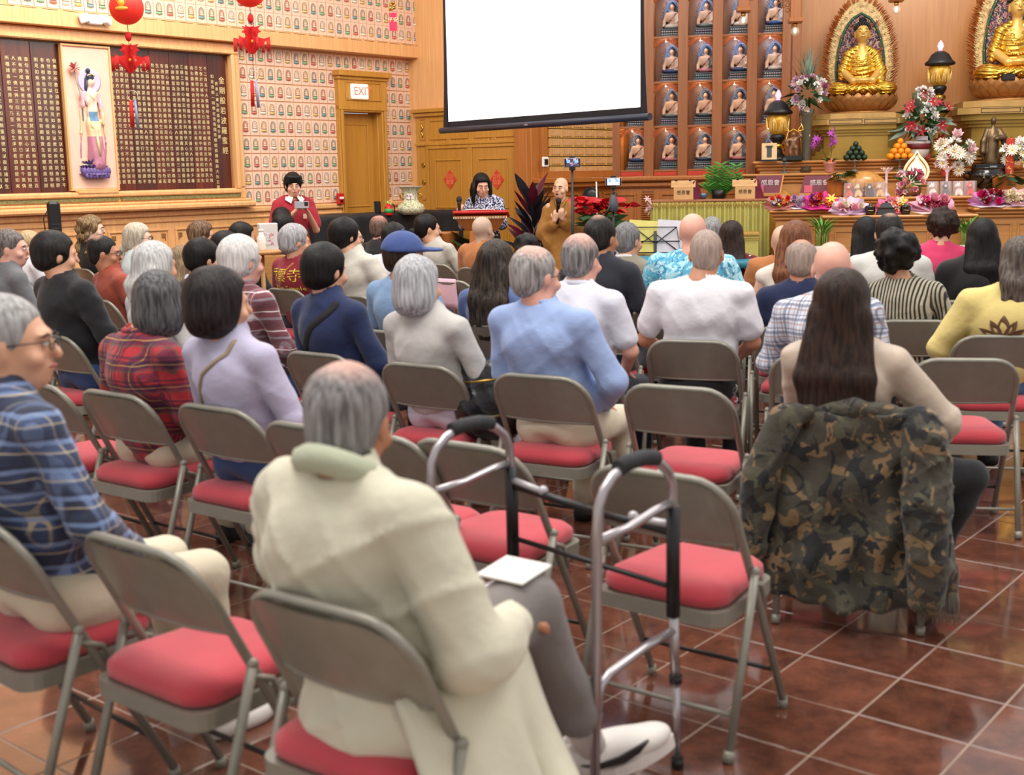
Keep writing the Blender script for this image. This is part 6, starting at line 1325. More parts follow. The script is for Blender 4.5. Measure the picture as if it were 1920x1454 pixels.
# ------------------------------------------------------------------ the two large golden figures
GSKIN = M('gold_skin', 'e4bc68', .42, .5, .04); GHAIR = M('curl_black', '0e1014', .35)
PEDG = M('pedestal_gold', 'a4843c', .38, .5, .08, 4); LOTB = M('lotus_bronze', 'a87440', .38, .4, .12, 20)
HOUT = M('aureole_flame', 'd89454', .5, .35, .3, 40, .8, 60); HMID = M('aureole_cloud', 'c4a878', .5, .35, .35, 25, .8, 50); HINN = blotch('aureole_flowers', [('3c3850', 0), ('b87878', .54), ('c8b088', .60)], 22, 2)
def big_buddha(px, n, zbase, s, lb):
    r = WC.root('golden_statue', on_u(px, n), n, zbase, label=lb, cat='statue', group='large golden seated statues'); r.scale = (s,) * 3; CPZ = .91
    # octagonal pedestal
    def octa(w, d): c_ = .30; return [(-w, -d * (1 - c_)), (-w * (1 - c_), -d), (w * (1 - c_), -d), (w, -d * (1 - c_)), (w, d * (1 - c_)), (w * (1 - c_), d), (-w * (1 - c_), d), (-w, d * (1 - c_))]
    pd = MB(); 
    for w, z0, z1 in ((.58, 0, .06), (.54, .06, .12), (.48, .12, .16), (.44, .16, .34), (.47, .34, .38), (.51, .38, .42), (.56, .42, .49)): pd.hprism(octa(w * 1.06, w * .72), z0 * CPZ, z1 * CPZ)
    pd.build('pedestal', PEDG, r)
    sl_ = MB(); sl_.hprism(octa(.64, .45), .49 * CPZ, .565 * CPZ); sl_.hprism(octa(.58, .41), .572 * CPZ, .645 * CPZ); so = sl_.build('slab', M('slab_gold', 'b89458', .4, .3), r); ln = MB()
    for w, zc_ in ((.60, .528 * CPZ), (.54, .608 * CPZ)):
        for u0, u1 in ((-.42 * w / .6, -.01), (.01, .42 * w / .6)): frame(ln, u0, u1, zc_ - .025, zc_ + .025, .007, -w * .75 - .0, .004, bev=0)
    ln.build('inset_line', M('inset_dark', '3c2c1c', .5), so)
    # lotus seat
    lt = MB(); lt.lathe([(.30, .65), (.33, .68), (.42, .74), (.47, .82), (.46, .87), (.40, .885), (.001, .885)], n=28, sy=.74); lt.lathe([(.42, .645), (.44, .66), (.32, .69)], n=28, sy=.74)
    core = lt.build('lotus_seat', LOTB, r); core.scale = (1, 1, CPZ); pt = MB()
    for row, (rr, zz, up, L_, off) in enumerate(((.34, .69, .55, .20, 0), (.40, .73, 1.1, .17, .5), (.44, .79, 2.2, .13, 0))):
        for q in range(22): a = 2 * pi * (q + off) / 22; pt.leaf((rr * cos(a), rr * .74 * sin(a), zz), (cos(a), sin(a), up), L_, .135, -.35, n=4)
    pt.build('lotus_petals', LOTB, core)
    Z = .80
    F = Field((-.50, -.42, Z - .06), (.50, .22, Z + 1.2), .0125)
    F.cone((0, -.01, Z + .62), (0, -.015, Z + .72), .055, k=.03).ell((0, -.03, Z + .82), (.088, .098, .115), .02).ell((0, -.055, Z + .76), (.062, .06, .06), .03).cone((0, -.125, Z + .83), (0, -.145, Z + .80), .009, .016, .012)
    for sx in (-1, 1): F.ell((sx * .092, -.02, Z + .79), (.012, .022, .060), .008).ell((sx * .035, -.118, Z + .835), (.02, .01, .006), .006)
    F.ell((0, -.122, Z + .765), (.026, .012, .008), .008)
    F.ell((0, -.0, Z + .42), (.15, .10, .22), .04); F.path([(-.22, -.04, Z + .32), (-.12, -.24, Z + .20), (-.01, -.27, Z + .20)], [.055, .045, .035]).path([(.22, -.04, Z + .32), (.12, -.24, Z + .20), (.01, -.27, Z + .20)], [.055, .045, .035]); F.ell((0, -.28, Z + .205), (.10, .05, .03), .02)
    F.build('body', GSKIN, r)
    F = Field((-.56, -.46, Z - .06), (.56, .24, Z + .7), .0125)
    F.ell((0, -.08, Z + .09), (.40, .27, .10), .03).ell((-.30, -.09, Z + .10), (.15, .20, .10), .04).ell((.30, -.09, Z + .10), (.15, .20, .10), .04)
    F.ell((0, .0, Z + .34), (.17, .13, .27), .05); F.path([(-.06, .0, Z + .62), (-.165, .01, Z + .555)], [.05, .06], .03).path([(.06, .0, Z + .62), (.165, .01, Z + .555)], [.05, .06], .03)
    F.path([(-.165, .01, Z + .54), (-.225, -.02, Z + .35), (-.25, -.05, Z + .26)], [.062, .065, .045], .025).path([(.165, .01, Z + .54), (.24, -.02, Z + .33), (.22, -.12, Z + .18)], [.062, .08, .07], .025)
    F.ell((0, -.13, Z + .53), (.05, .07, .08), .01, True)
    X = F.ax[0][:, None, None]; Y_ = F.ax[1][None, :, None]; Zg = F.ax[2][None, None, :]
    rad_ = np.sqrt((np.abs(X) - .28) ** 2 * .8 + (Zg - Z - .22) ** 2 * 2.2 + .3 * (Y_ + .1) ** 2); w_ = np.clip((Z + .24 - Zg) / .06, 0, 1)
    F.a += (.009 * w_ * np.sin(rad_ * 150)).astype(np.float32); rad2 = np.sqrt((X + .05) ** 2 + (Zg - Z - .75) ** 2); F.a += (.007 * (1 - w_) * np.sin(rad2 * 120)).astype(np.float32)
    F.build('robe', GOLD, r); nk = MB()
    for q in range(11): a = pi + pi * q / 10; nk.ball((.10 * cos(a), -.125 - .02 * sin(-a), Z + .50 + .09 * sin(a)), .014, 6)
    for q in range(9): nk.ball((-.12 + .03 * q, -.155 + .02 * abs(q - 4) / 4, Z + .33 - .012 * (4 - abs(q - 4))), .014, 6)
    nk.build('beaded_ornament', M('bead_gold', 'f0cc70', .3, .9), r)
    hc_ = MB(); rs = np.random.RandomState(3); hc_.ball((0, -.005, Z + .865), .098, 14, sz=.92); hc_.ball((0, .0, Z + .965), .046, 10)
    for i in range(9):
        th_ = .15 + i * .17
        for q in range(max(1, int(22 * sin(th_)))):
            a = 2 * pi * q / max(1, int(22 * sin(th_))) + i * .3; v = (sin(th_) * cos(a), sin(th_) * sin(a), cos(th_))
            if v[1] < -.72 and v[2] < .42: continue
            hc_.ball((v[0] * .1, -.005 + v[1] * .103, Z + .865 + v[2] * .092), .0155, 5)
    for q in range(16): a = q * 2.4; zz = .2 + .8 * q / 16; hc_.ball((.046 * sqrt(max(0, 1 - zz * zz)) * cos(a), .046 * sqrt(max(0, 1 - zz * zz)) * sin(a), Z + .965 + .044 * zz), .014, 5)
    hc_.build('hair_curls', GHAIR, r)
    mb = MB()
    for sx in (-1, 1): mb.tube([(sx * .018, -.122, Z + .825), (sx * .036, -.123, Z + .820), (sx * .055, -.112, Z + .826)], .003, 5); mb.tube([(sx * .012, -.128, Z + .85), (sx * .036, -.122, Z + .862), (sx * .062, -.105, Z + .85)], .003, 5)
    mb.build('closed_eyes', M('eye_line', '5c3818', .5), r); MB().tube([(-.022, -.130, Z + .765), (0, -.136, Z + .762), (.022, -.130, Z + .765)], .005, 5).build('lips', M('gold_lips', 'b05c3c', .5), r)
    def ogive(w, h, z0, n_=16, pw=.62):
        L_ = []
        for i in range(n_ + 1): t = i / n_; L_.append((-w * (1 - t ** 3.2) ** pw * (.86 + .14 * min(1, t * 3)), z0 + h * t))
        return L_ + [(-x, z) for x, z in L_[::-1][1:]]
    o1, o2, o3 = ogive(.45, 1.27, Z + .0), ogive(.37, 1.14, Z + .02), ogive(.31, 1.04, Z + .04)
    MB().prism(o1, .17, .22).build('aureole', HMID, r); fm_ = MB()
    for i in range(0, len(o1) - 1):
        for t in (0, .33, .66):
            x = o1[i][0] * (1 - t) + o1[i + 1][0] * t; z = o1[i][1] * (1 - t) + o1[i + 1][1] * t
            for q in range(3): fm_.leaf((x * (.90 + .05 * q), .165 - .008 * q, z - .01), (x * .5 + rs.normal() * .03, -.06, .2 + rs.normal() * .05), .085, .045, .15, n=2)
    fm_.build('flame_border', HOUT, r); mb = MB()
    for i in range(0, len(o2) - 1, 1):
        x, z = o2[i]; x, z = x * 1.06, z + .01
        mb.tube([(x + (.026 - .003 * q) * cos(q * .9), .163, z + (.026 - .003 * q) * sin(q * .9)) for q in range(9)], .004, 4)
    tag(mb.build('cloud_scrolls', M('scroll_gold', 'd8c080', .4, .6), r), kind='stuff')
    MB().prism(o3, .155, .175).build('inner_panel', HINN, r); MB().tube([(x, .155, z) for x, z in o3], .020, 6).build('green_band', M('band_green', '1c4c38', .5), r)
    gb = MB(); gb.tube([(x * 1.05, .155, z + .005) for x, z in o3], .006, 5); gb.tube([(x * .95, .152, z - .008) for x, z in o3], .005, 5)
    for i in range(1, len(o3) - 1, 2): gb.ball((o3[i][0], .145, o3[i][1]), .011, 6)
    gb.build('gold_band', GOLD, r)
    for fx_, fz_ in ((.25, .78), (-.25, .78), (.27, .6), (-.27, .6), (.26, .42), (.13, .92), (-.13, .92), (.2, .95)):
        ft = MB()
        for q in range(10): a = 2 * pi * q / 10; ft.leaf((fx_, .15, Z + fz_), (cos(a), -.35, sin(a)), .05, .024, .2, n=2)
        ft.build('pink_flower', M('flower_relief', 'c88478', .5, 0, .15), r)
    return r
def on_u(px, n): return WC.hit(px, 250, n)[0]
b1 = big_buddha(1611, -.40, zS2, .98, 'large golden seated statue with a round flower aureole left of the black lantern')
b2 = big_buddha(1896, -.50, zS2 + .02, 1.12, 'larger golden seated statue cut off at the right edge with a small black box')
bxk = WC.root('black_box', on_u(1884, -.85), -.87, WC.hit(1884, 147, -.9)[1] - .02, label='small black box lying on the lap of the right golden statue', cat='box'); child(bxk, 'box', MB().box((0, 0, .035), (.15, .10, .075), bev=.006), BLACK); child(bxk, 'gold_peg', MB().lathe([(.012, .072), (.006, .10), (.012, .12), (.001, .14)], n=8), GOLD)

# ------------------------------------------------------------------ lantern lamps
LGLOW = M('lamp_glow_gold', 'c08c2c', .4, .4, .35, 18, emit=.10); CRY = M('pink_crystal', 'f0a8e0', .15, 0, .05, emit=.9)
def altar_lamp(px, n, z, s, lb, stand=0):
    r = WC.root('altar_lamp', on_u(px, n), n, z, label=lb, cat='lamp', group='black and gold altar lanterns'); r.scale = (s,) * 3; o = stand
    if stand: child(r, 'pillar', MB().lathe([(.16, 0), (.16, .04), (.09, .08), (.08, o - .06), (.12, o - .02), (.12, o)], n=12), PEDG)
    child(r, 'base', MB().lathe([(.14, o), (.15, o + .03), (.12, o + .06), (.07, o + .10), (.06, o + .15), (.05, o + .16)], n=20), BLACK); child(r, 'gold_ring', MB().lathe([(.05, o + .15), (.085, o + .17), (.085, o + .21), (.05, o + .23)], n=16, flute=.05, fn=12), GOLD)
    child(r, 'neck', MB().lathe([(.05, o + .22), (.07, o + .25), (.095, o + .29), (.095, o + .33), (.06, o + .345)], n=20), BLACK)
    b = child(r, 'lamp_body', MB().lathe([(.07, o + .34), (.085, o + .36), (.13, o + .44), (.145, o + .52), (.13, o + .57), (.10, o + .585)], n=30), LGLOW)
    rb = MB()
    for q in range(6):
        a0 = 2 * pi * q / 6
        for w_ in (.12, .26, .40):
            rb.tube([((.135 + .012 * sin(pi * t)) * cos(a0 + w_ * cos(pi * t)), (.135 + .012 * sin(pi * t)) * sin(a0 + w_ * cos(pi * t)), o + .38 + (.17 - .1 * (.4 - w_)) * sin(pi * t)) for t in np.linspace(0, 1, 9)], .005, 4)
    child(b, 'leaf_ribs', rb, M('rib_gold', 'f0d080', .3, .5, emit=.12))
    child(r, 'cap', MB().lathe([(.10, o + .58), (.185, o + .60), (.19, o + .625), (.15, o + .66), (.11, o + .73), (.06, o + .765), (.03, o + .775)], n=26), M('cap_black', '1c1a1c', .45))
    child(r, 'crystal', MB().lathe([(.03, o + .775), (.02, o + .79), (.042, o + .83), (.03, o + .87), (.001, o + .91)], n=12), CRY); return r
altar_lamp(1757, -.45, zS2, .98, 'black and gold lantern lamp with a pink crystal between the two golden statues', .58 + .0)
altar_lamp(1458, -.80, zS2, .98, 'black and gold lantern lamp with a pink crystal at the left end of the altar', .0)

# ------------------------------------------------------------------ flowers
def flower_mesh(kind, name):
    mb = MB(); rs = random.Random(kind)
    if kind == 'rose':
        for ring_n, rr, up in ((6, .9, .35), (6, .65, .9), (5, .4, 1.6), (3, .2, 3)):
            for q in range(ring_n): a = 2 * pi * q / ring_n + rr; mb.leaf((0, 0, 0), (cos(a), sin(a), up), 1.0 * (.55 + .45 * rr), .75 * rr + .2, -.5, n=2)
    elif kind == 'daisy':
        for q in range(16): a = 2 * pi * q / 16; mb.leaf((0, 0, .05), (cos(a), sin(a), .35 + .15 * (q % 2)), 1.0, .30, .15, n=2)
        mb.ball((0, 0, .12), .22, 6, 1, sz=.6)
    elif kind == 'lily':
        for q in range(6): a = 2 * pi * q / 6; mb.leaf((0, 0, 0), (cos(a), sin(a), .8), 1.15, .45, .45, n=3)
        mb.ball((0, 0, .35), .13, 5, 1)
    elif kind == 'puff':
        for q in range(22): v = Vector((rs.gauss(0, 1), rs.gauss(0, 1), abs(rs.gauss(0, 1)))).normalized(); mb.leaf(v * .3, v + Vector((0, 0, .1)), .6, .32, .1, n=2)
    return mb
FLM = {}
def flower(kind, colr, ctr='e8c850'):
    k_ = (kind, colr)
    if k_ not in FLM: FLM[k_] = flower_mesh(kind, kind).mesh('flower', [M('petal_' + colr, colr, .6, 0, .12, 30), M('centre_' + ctr, ctr, .6)])
    return FLM[k_]
GREEN = M('leaf_green', '3c6434', .55, 0, .3, 12); GREEND = M('leaf_dark_green', '244c2c', .45, 0, .3, 12); GREENG = M('leaf_grey_green', '7c9080', .6, 0, .2)
def arrange(parent, items, rad, c, fsize, seed=0, up=(0, -.5, 1), foliage=26, fmat=None, flat=1.0, leafL=.1):
    rs = random.Random(seed); c = Vector(c); mb = MB(); fmat = fmat or GREEN
    for q in range(foliage):
        v = Vector((rs.gauss(0, 1), rs.gauss(0, .8) - .2, rs.gauss(0, 1) * flat)).normalized(); mb.leaf(c + v * rad * .35, v, rad * .5 + leafL * .8 * rs.random(), leafL * .35, .3, n=3, roll=rs.random() * 3)
    mb.build('foliage', fmat, parent)
    for i, (kind, colr) in enumerate(items * 2):
        v = Vector((rs.uniform(-1, 1), -.35 - .5 * rs.random(), rs.uniform(-.75, 1) * flat)).normalized(); p = c + Vector((v.x, v.y, v.z)) * rad * (.75 + .3 * rs.random())
        o = link('flower', flower(kind, colr), parent, p, scale=fsize * (.62 + .35 * rs.random())); o.rotation_mode = 'QUATERNION'; o.rotation_quaternion = (v + Vector((0, -.5, .2))).to_track_quat('Z', 'Y')
def vase_thing(px, n, z, lb, cat='flowers', name='flower_arrangement'): return WC.root(name, on_u(px, n), n, z, label=lb, cat=cat, group=None)
MV, WHT, CRM, PNK, RDD, YEL_, ORG, MAG = 'c8a0b8', 'ece8e4', 'ecdcc8', 'e8a0b4', '9c1c2c', 'ecd040', 'e87830', 'd8287c'
a = vase_thing(1512, -.85, zS1 + .02, 'tall glass vase of mauve and white roses beside the left lamp'); zc_ = WC.hit(1512, 175, -.9)[1] - zS1
child(a, 'vase', MB().lathe([(.07, 0), (.08, .02), (.05, .15), (.07, zc_ - .30), (.10, zc_ - .22)], n=16), M('vase_glass', '7c7868', .1, 0, .05, trans=.6))
arrange(a, [('rose', MV)] * 5 + [('rose', WHT)] * 6 + [('daisy', MV), ('rose', CRM), ('rose', CRM), ('puff', WHT), ('rose', 'a8607c')], .24, (0, 0, zc_ - .02), .075, 4, foliage=46, fmat=GREEND, leafL=.16)
mb = MB(); rs = random.Random(5)
for q in range(26): mb.leaf((rs.uniform(-.05, .05), 0, zc_ + .1), (rs.gauss(0, .25), -.05, 1), .25 + .22 * rs.random(), .035, .1, n=3)
mb.build('eucalyptus_sprigs', GREENG, a)
a = vase_thing(1722, -1.0, zS2, 'large white and deep red winter flower arrangement in a striped bowl'); zc_ = WC.hit(1735, 225, -1.0)[1] - zS2
child(a, 'bowl', MB().lathe([(.09, 0), (.12, .02), (.14, .08), (.155, .20), (.15, .21)], n=20), M('bowl_white', 'd8d0cc', .3)); child(a, 'red_band', MB().lathe([(.149, .11), (.158, .13), (.158, .17), (.151, .18)], n=20), M('bowl_red', '6c2024', .4)); child(a, 'card', MB().box((.02, -.165, .24), (.14, .01, .05)), M('tag_grey', 'a8a4a8', .6))
arrange(a, [('puff', WHT)] * 6 + [('rose', WHT)] * 4 + [('puff', 'd8e0d8')] * 3, .24, (.02, 0, zc_ - .0), .07, 11, foliage=60, fmat=GREEN, leafL=.2); arrange(a, [('lily', RDD)] * 6, .36, (.03, 0, zc_ + .02), .085, 3, foliage=24, fmat=GREENG, leafL=.2)
arrange(a, [('puff', WHT)] * 3 + [('lily', RDD)] * 2 + [('rose', WHT)] * 2, .10, (.05, -.02, zc_ + .30), .065, 5, foliage=16, fmat=GREEND)
a = vase_thing(1790, -1.25, zS1, 'bushy arrangement of white chrysanthemums behind the left red candle'); arrange(a, [('daisy', 'f0e8d8')] * 5 + [('puff', WHT)] * 4 + [('rose', 'e8c8cc')] * 2 + [('rose', CRM)], .24, (0, 0, .20), .10, 7, foliage=44, fmat=GREEN, flat=.7); child(a, 'basket', MB().lathe([(.08, 0), (.11, .02), (.12, .10)], n=14), W_ORANGE)
a = vase_thing(1908, -1.25, zS1, 'arrangement of white chrysanthemums at the right picture edge'); arrange(a, [('daisy', 'f0e8d8')] * 4 + [('puff', WHT)] * 3, .18, (0, 0, .20), .10, 9, foliage=30, fmat=GREEND, flat=.8); child(a, 'basket', MB().lathe([(.08, 0), (.11, .02), (.12, .10)], n=14), W_ORANGE)
def wrapped(px, n, z, paper, items, lb, s=1.0, seed=1, tilt=0, paper2=None):
    r = WC.root('wrapped_bouquet', on_u(px, n), n, z, label=lb, cat='bouquet', group='wrapped bouquets on the altar'); r.scale = (s * .78,) * 3; r.rotation_euler.y = tilt
    mb = MB(); rs = random.Random(seed); pts = []
    for i in range(17):
        a_ = pi * (-.12 + 1.24 * i / 16); rr = .21 * (1 + .16 * sin(i * 2.7 + seed) ); pts.append((rr * cos(a_) * 1.15, -.06 + .06 * sin(i * 1.9), .07 + rr * max(-.2, sin(a_)) * .72))
    vs = [(0, -.18, .01)] + pts + [(0, -.172, .02)] + [(x, y + .008, z_ + .004) for x, y, z_ in pts]; k_ = len(pts)
    fs = [(0, i + 1, i + 2) for i in range(k_ - 1)] + [(k_ + 1, k_ + 3 + i, k_ + 2 + i) for i in range(k_ - 1)]; mb.add(vs, fs, 0, False)
    lo = [(-.24, -.10, .03), (-.13, -.24, .0), (0, -.28, .012), (.13, -.24, .0), (.24, -.10, .03), (0, .05, .02)]; mb.add(lo + [(x, y, z_ + .006) for x, y, z_ in lo], [(5, 4, 3, 2, 1, 0), (6, 7, 8, 9, 10, 11)], 1)
    mb.build('wrapping_paper', [M('wrap_' + paper, paper, .5, 0, .12, 6, .4, 9), M('wrap_' + (paper2 or paper), paper2 or paper, .5, 0, .12, 6, .4, 9)], r)
    rs = random.Random(seed)
    for i, (kd, cl) in enumerate(items + items[::2]): 
        o = link('flower', flower(kd, cl), r, (rs.uniform(-.13, .13), -.13 + rs.uniform(-.04, .03), .06 + rs.random() * .12), scale=.055 + .025 * rs.random()); o.rotation_euler = (radians(55) + rs.uniform(-.4, .3), rs.uniform(-.5, .5), 0)
    mb = MB()
    for q in range(14): mb.leaf((rs.uniform(-.1, .1), -.11, .07), (rs.gauss(0, 1), -.6, rs.random() * 1.2), .10, .03, .2, n=2)
    mb.build('foliage', GREEN, r); return r
R_ = lambda *a_: [x for k_, n_ in a_ for x in [k_] * n_]
wrapped(1465, -2.15, zL, 'b87870', R_((('daisy', ORG), 3), (('rose', YEL_), 2), (('puff', WHT), 3), (('rose', '5c4090'), 1), (('rose', 'e04838'), 4)), 'round bouquet of orange and yellow flowers at the left end of the counter', 1.0, 2)
wrapped(1504, -2.12, zL, 'b894b8', R_((('rose', 'c8a0c8'), 4), (('rose', WHT), 3)), 'bouquet in lilac paper second from the left end', .95, 5, .1, 'e8e0e8')
wrapped(1541, -2.2, zL, 'd83c94', R_((('lily', YEL_), 2), (('rose', 'c83040'), 4), (('daisy', ORG), 2), (('rose', 'a848a8'), 2)), 'bouquet in magenta paper with a yellow lily', 1.15, 8)
wrapped(1597, -2.5, zF, 'e0c4d8', R_((('lily', 'f0c0c8'), 3), (('rose', PNK), 4), (('rose', CRM), 2)), 'bouquet of pink lilies in pale lilac paper on the front table', 1.15, 12, 0, 'd0a8c8')
wrapped(1677, -2.35, zF, 'd8709c', R_((('lily', YEL_), 2), (('lily', 'f0b8b0'), 3), (('lily', 'e84830'), 2), (('rose', PNK), 2)), 'bouquet with yellow and red lilies behind the black censer', 1.1, 15)
wrapped(1752, -2.5, zF, 'e0a8c0', R_((('rose', PNK), 5), (('puff', 'f0d8dc'), 3), (('rose', MAG), 4), (('rose', RDD), 2)), 'wide bouquet of pink and crimson flowers right of the black bowls', 1.3, 17, 0, 'e8d0c8')
wrapped(1858, -2.15, zR, 'c080b8', R_((('puff', WHT), 4), (('rose', RDD), 5), (('rose', MAG), 2)), 'bouquet of white and red flowers in purple paper on the right counter', 1.15, 21, 0, 'e4d4dc')
wrapped(1905, -2.1, zR, 'dca8b4', R_((('rose', CRM), 4), (('puff', 'f0e0a8'), 3)), 'bouquet of cream flowers in pink paper at the right edge', 1.2, 23, 0, 'c8a8b4')
a = vase_thing(1709, -1.75, zM, 'basket of pink carnations in front of the glowing lotus lamp'); arrange(a, [('rose', PNK)] * 5 + [('rose', 'c87080')] * 4 + [('puff', 'e8c8d0')] * 4 + [('daisy', 'a85c60')] * 3, .19, (0, 0, .15), .055, 31, foliage=44, fmat=GREEN); child(a, 'basket', MB().lathe([(.10, 0), (.13, .03), (.14, .10)], n=14), M('wicker', '7c4c30', .7, 0, .3, 60))

# ------------------------------------------------------------------ fruit stands
def fruit_stand(px, n, z, colr, lbf, lbs, nrows=4, gname='oranges', fr_=.034):
    st_ = WC.root('fruit_stand', on_u(px, n), n, z, label=lbs, cat='stand'); child(st_, 'stem', MB().lathe([(.06, 0), (.055, .01), (.012, .03), (.012, .10), (.03, .115)], n=12), M('glass_clear', 'c0c4c0', .05, 0, 0, trans=.8)); child(st_, 'plate', MB().lathe([(.02, .115), (.11, .125), (.115, .135)], n=18), M('glass_clear', 'c0c4c0'))
    p0 = WC.P(on_u(px, n), n, z + .135 + fr_); fm = MB().ball((0, 0, 0), fr_, 12).ball((0, 0, fr_ * .93), fr_ * .14, 5, 1).mesh('fruit_' + gname, [M('fruit_' + colr, colr, .45, 0, .12, 20, .2, 120), M('fruit_stem', '3c4c20', .6)])
    for lv in range(nrows):
        k_ = nrows - lv
        for i in range(k_):
            for j in range(min(k_, 3)):
                x = (i - (k_ - 1) / 2) * fr_ * 1.95; y = (j - (min(k_, 3) - 1) / 2) * fr_ * 1.9; o = link(gname[:-1], fm, None, p0 + WC.x * x + WC.y * y + Vector((0, 0, lv * fr_ * 1.5)), rz=random.random() * 6)
                tag(o, ('single ' if k_ == 1 else '') + lbf.replace('in the', 'in the %s layer of the' % ('bottom', 'second', 'third', 'top')[lv if nrows > 1 else 0]), 'fruit', gname + ' stacked in a pyramid')
fruit_stand(1689, -1.15, zS1 + .01, 'ec9418', 'orange in the pyramid on the glass stand', 'clear glass stand under the pyramid of oranges', 4, 'oranges', .04)
fruit_stand(1605, -1.15, zS1 + .01, '1e3420', 'dark green fruit in the pyramid on the glass stand', 'clear glass stand under the pyramid of dark green fruits', 4, 'green_fruits', .036)
fruit_stand(1472, -1.18, zS1 + .0, '2c4030', 'dark fruit sitting on the small glass stand at the left altar step', 'small glass stand with a few dark fruits on the left step', 1, 'dark_fruits', .03)

# ------------------------------------------------------------------ single altar pieces
def thing(px, n, z, name, lb, cat, group=None, s=1): r = WC.root(name, on_u(px, n), n, z, label=lb, cat=cat, group=group); r.scale = (s,) * 3; return r
t = thing(1721, -1.6, zM, 'lotus_lamp', 'glowing ivory flame shaped lotus lamp in the middle of the altar', 'lamp')
def flame(w, h, z0, n_=14):
    L_ = [(-w * sin(pi * min(1, (.08 + .92 * i / n_))) ** .8 * (1 - .25 * (i / n_)), z0 + h * i / n_) for i in range(n_ + 1)]; L_[-1] = (0, z0 + h + .03); return L_[:-1] + [(0, z0 + h + .04)] + [(-x, z) for x, z in L_[:-1][::-1]]
z0_ = WC.hit(1721, 345, -1.6)[1] - zM; hh_ = WC.hit(1721, 290, -1.6)[1] - zM - z0_
MB().tube([(x, 0, z) for x, z in flame(.155, hh_, z0_)], .016, 8, closed=True).build('outer_rim', M('ivory_rim', 'f0dcb8', .4, emit=.2), t); MB().prism(flame(.145, hh_ * .97, z0_ + .005), .01, .03).build('back_plate', M('amber_plate', 'b06c3c', .4, .2), t)
MB().tube([(x, -.01, z) for x, z in flame(.115, hh_ * .78, z0_ + .02)], .010, 6, closed=True).build('inner_rim', M('ivory_rim', 'f0dcb8'), t); MB().prism(flame(.11, hh_ * .76, z0_ + .022), -.005, .008).build('glowing_disc', M('lamp_warm', 'ffecc0', .4, emit=1.3, var=.02), t)
mb = MB(); 
for q in range(12): mb.leaf((0, -.04, z0_ + .02), (cos(q * .52) , -.4, .5 + .4 * (q % 3)), .10, .05, -.2, n=3)
mb.build('crystal_lotus', M('crystal_petal', 'e8c0cc', .2, 0, .05, emit=.15), t); MB().lathe([(.07, 0), (.08, .02), (.03, .05), (.03, z0_ + .02)], n=14).build('foot', M('ivory_rim', 'f0dcb8'), t)
t = thing(1621, -1.70, zM, 'wooden_fish', 'large carved amber wooden fish drum left of the glowing lotus lamp', 'drum')
F = Field((-.27, -.2, .0), (.27, .2, .33), .012); F.ell((0, 0, .15), (.245, .17, .155), .0); F.box((0, -.16, .09), (.2, .06, .008), .0, .01, True); F.ell((-.2, -.03, .12), (.06, .08, .09), .04).ell((.2, -.03, .12), (.06, .08, .09), .04)
F.build('drum_body', wood('amber_wood', 'b07830', 'cc9448', rough=.25, coat=.5), t); mb = MB()
for sx in (-1, 0, 1): mb.tube([(sx * .12 + (.045 - .004 * q) * cos(q * .7), -.168 + abs(sx) * .02 + .0 * q, .10 + (.045 - .004 * q) * sin(q * .7)) for q in range(11)], .006, 5)
mb.build('carved_scrolls', wood('amber_wood', 'b07830', 'cc9448'), t)
MB().lathe([(.12, -.0), (.16, .01), (.14, .03)], n=16).build('cushion', REDCLOTH, t)
for px, lb in ((1776, 'left tall red candle with gold pattern in front of the white flowers'), (1896, 'right tall red candle with gold pattern near the right edge')):
    t = thing(px, -1.35, zS1 - .06, 'altar_candle', lb, 'candle', 'tall red altar candles'); MB().lathe([(.045, 0), (.048, .01), (.048, .42), (.04, .43), (.001, .425)], n=20).build('candle_body', blotch('candle_red', [('b83428', 0), ('d8a850', .60)], 24, 1), t); MB().tube([(0, 0, .42), (0, 0, .45)], .004, 5).build('wick', BLACK, t)
for px, lb in ((1665, 'crystal lotus candle stand left of the glowing lamp'), (1779, 'crystal lotus candle stand right of the glowing lamp')):
    t = thing(px, -1.75, zM, 'crystal_stand', lb, 'candle holder', 'crystal candle stands'); CR_ = M('crystal_glass', 'e4ccd0', .08, 0, .03, emit=.12, trans=.35)
    MB().lathe([(.06, 0), (.05, .02), (.018, .05), (.014, .15), (.022, .16), (.014, .18), (.016, .27), (.03, .29)], n=12).build('stem', CR_, t); mb = MB()
    for q in range(10): mb.leaf((0, 0, .285), (cos(q * .63), sin(q * .63), .45), .10, .05, -.2, n=3)
    mb.build('lotus_cup', CR_, t)
t = thing(1853, -1.35, zS1 - .22, 'incense_burner', 'black lacquer incense burner with gold flowers under the bronze figure', 'incense burner')
MB().lathe([(.10, 0), (.12, .02), (.16, .06), (.20, .12), (.205, .17), (.185, .21), (.17, .225), (.185, .24), (.19, .25), (.17, .25), (.16, .22)], n=28).build('bowl', M('black_lacquer', '0c0c0e', .12, 0, .05, coat=.6), t); mb = MB()
for sx in (-1, 1): mb.tube([(sx * .19, 0, .19), (sx * .25, 0, .20), (sx * .26, 0, .14), (sx * .20, 0, .10)], .016, 6)
mb.build('handle', M('black_lacquer', '0c0c0e'), t); mb = MB()
for q in range(3):
    for i in range(6): mb.leaf((-.06 + q * .08, -.195, .15), (cos(i), -.25, sin(i)), .03, .018, .1, n=2)
mb.build('gold_flowers', GOLDPAINT, t)
t = thing(1862, -1.2, zS1, 'bronze_statue', 'small bronze figure of a standing robed monk on a black base', 'statue'); child(t, 'base', MB().box((0, 0, .035), (.42, .22, .07), bev=.01), BLACK); child(t, 'name_plate', MB().box((.0, -.113, .035), (.08, .004, .03)), M('plate', '9898a0'))
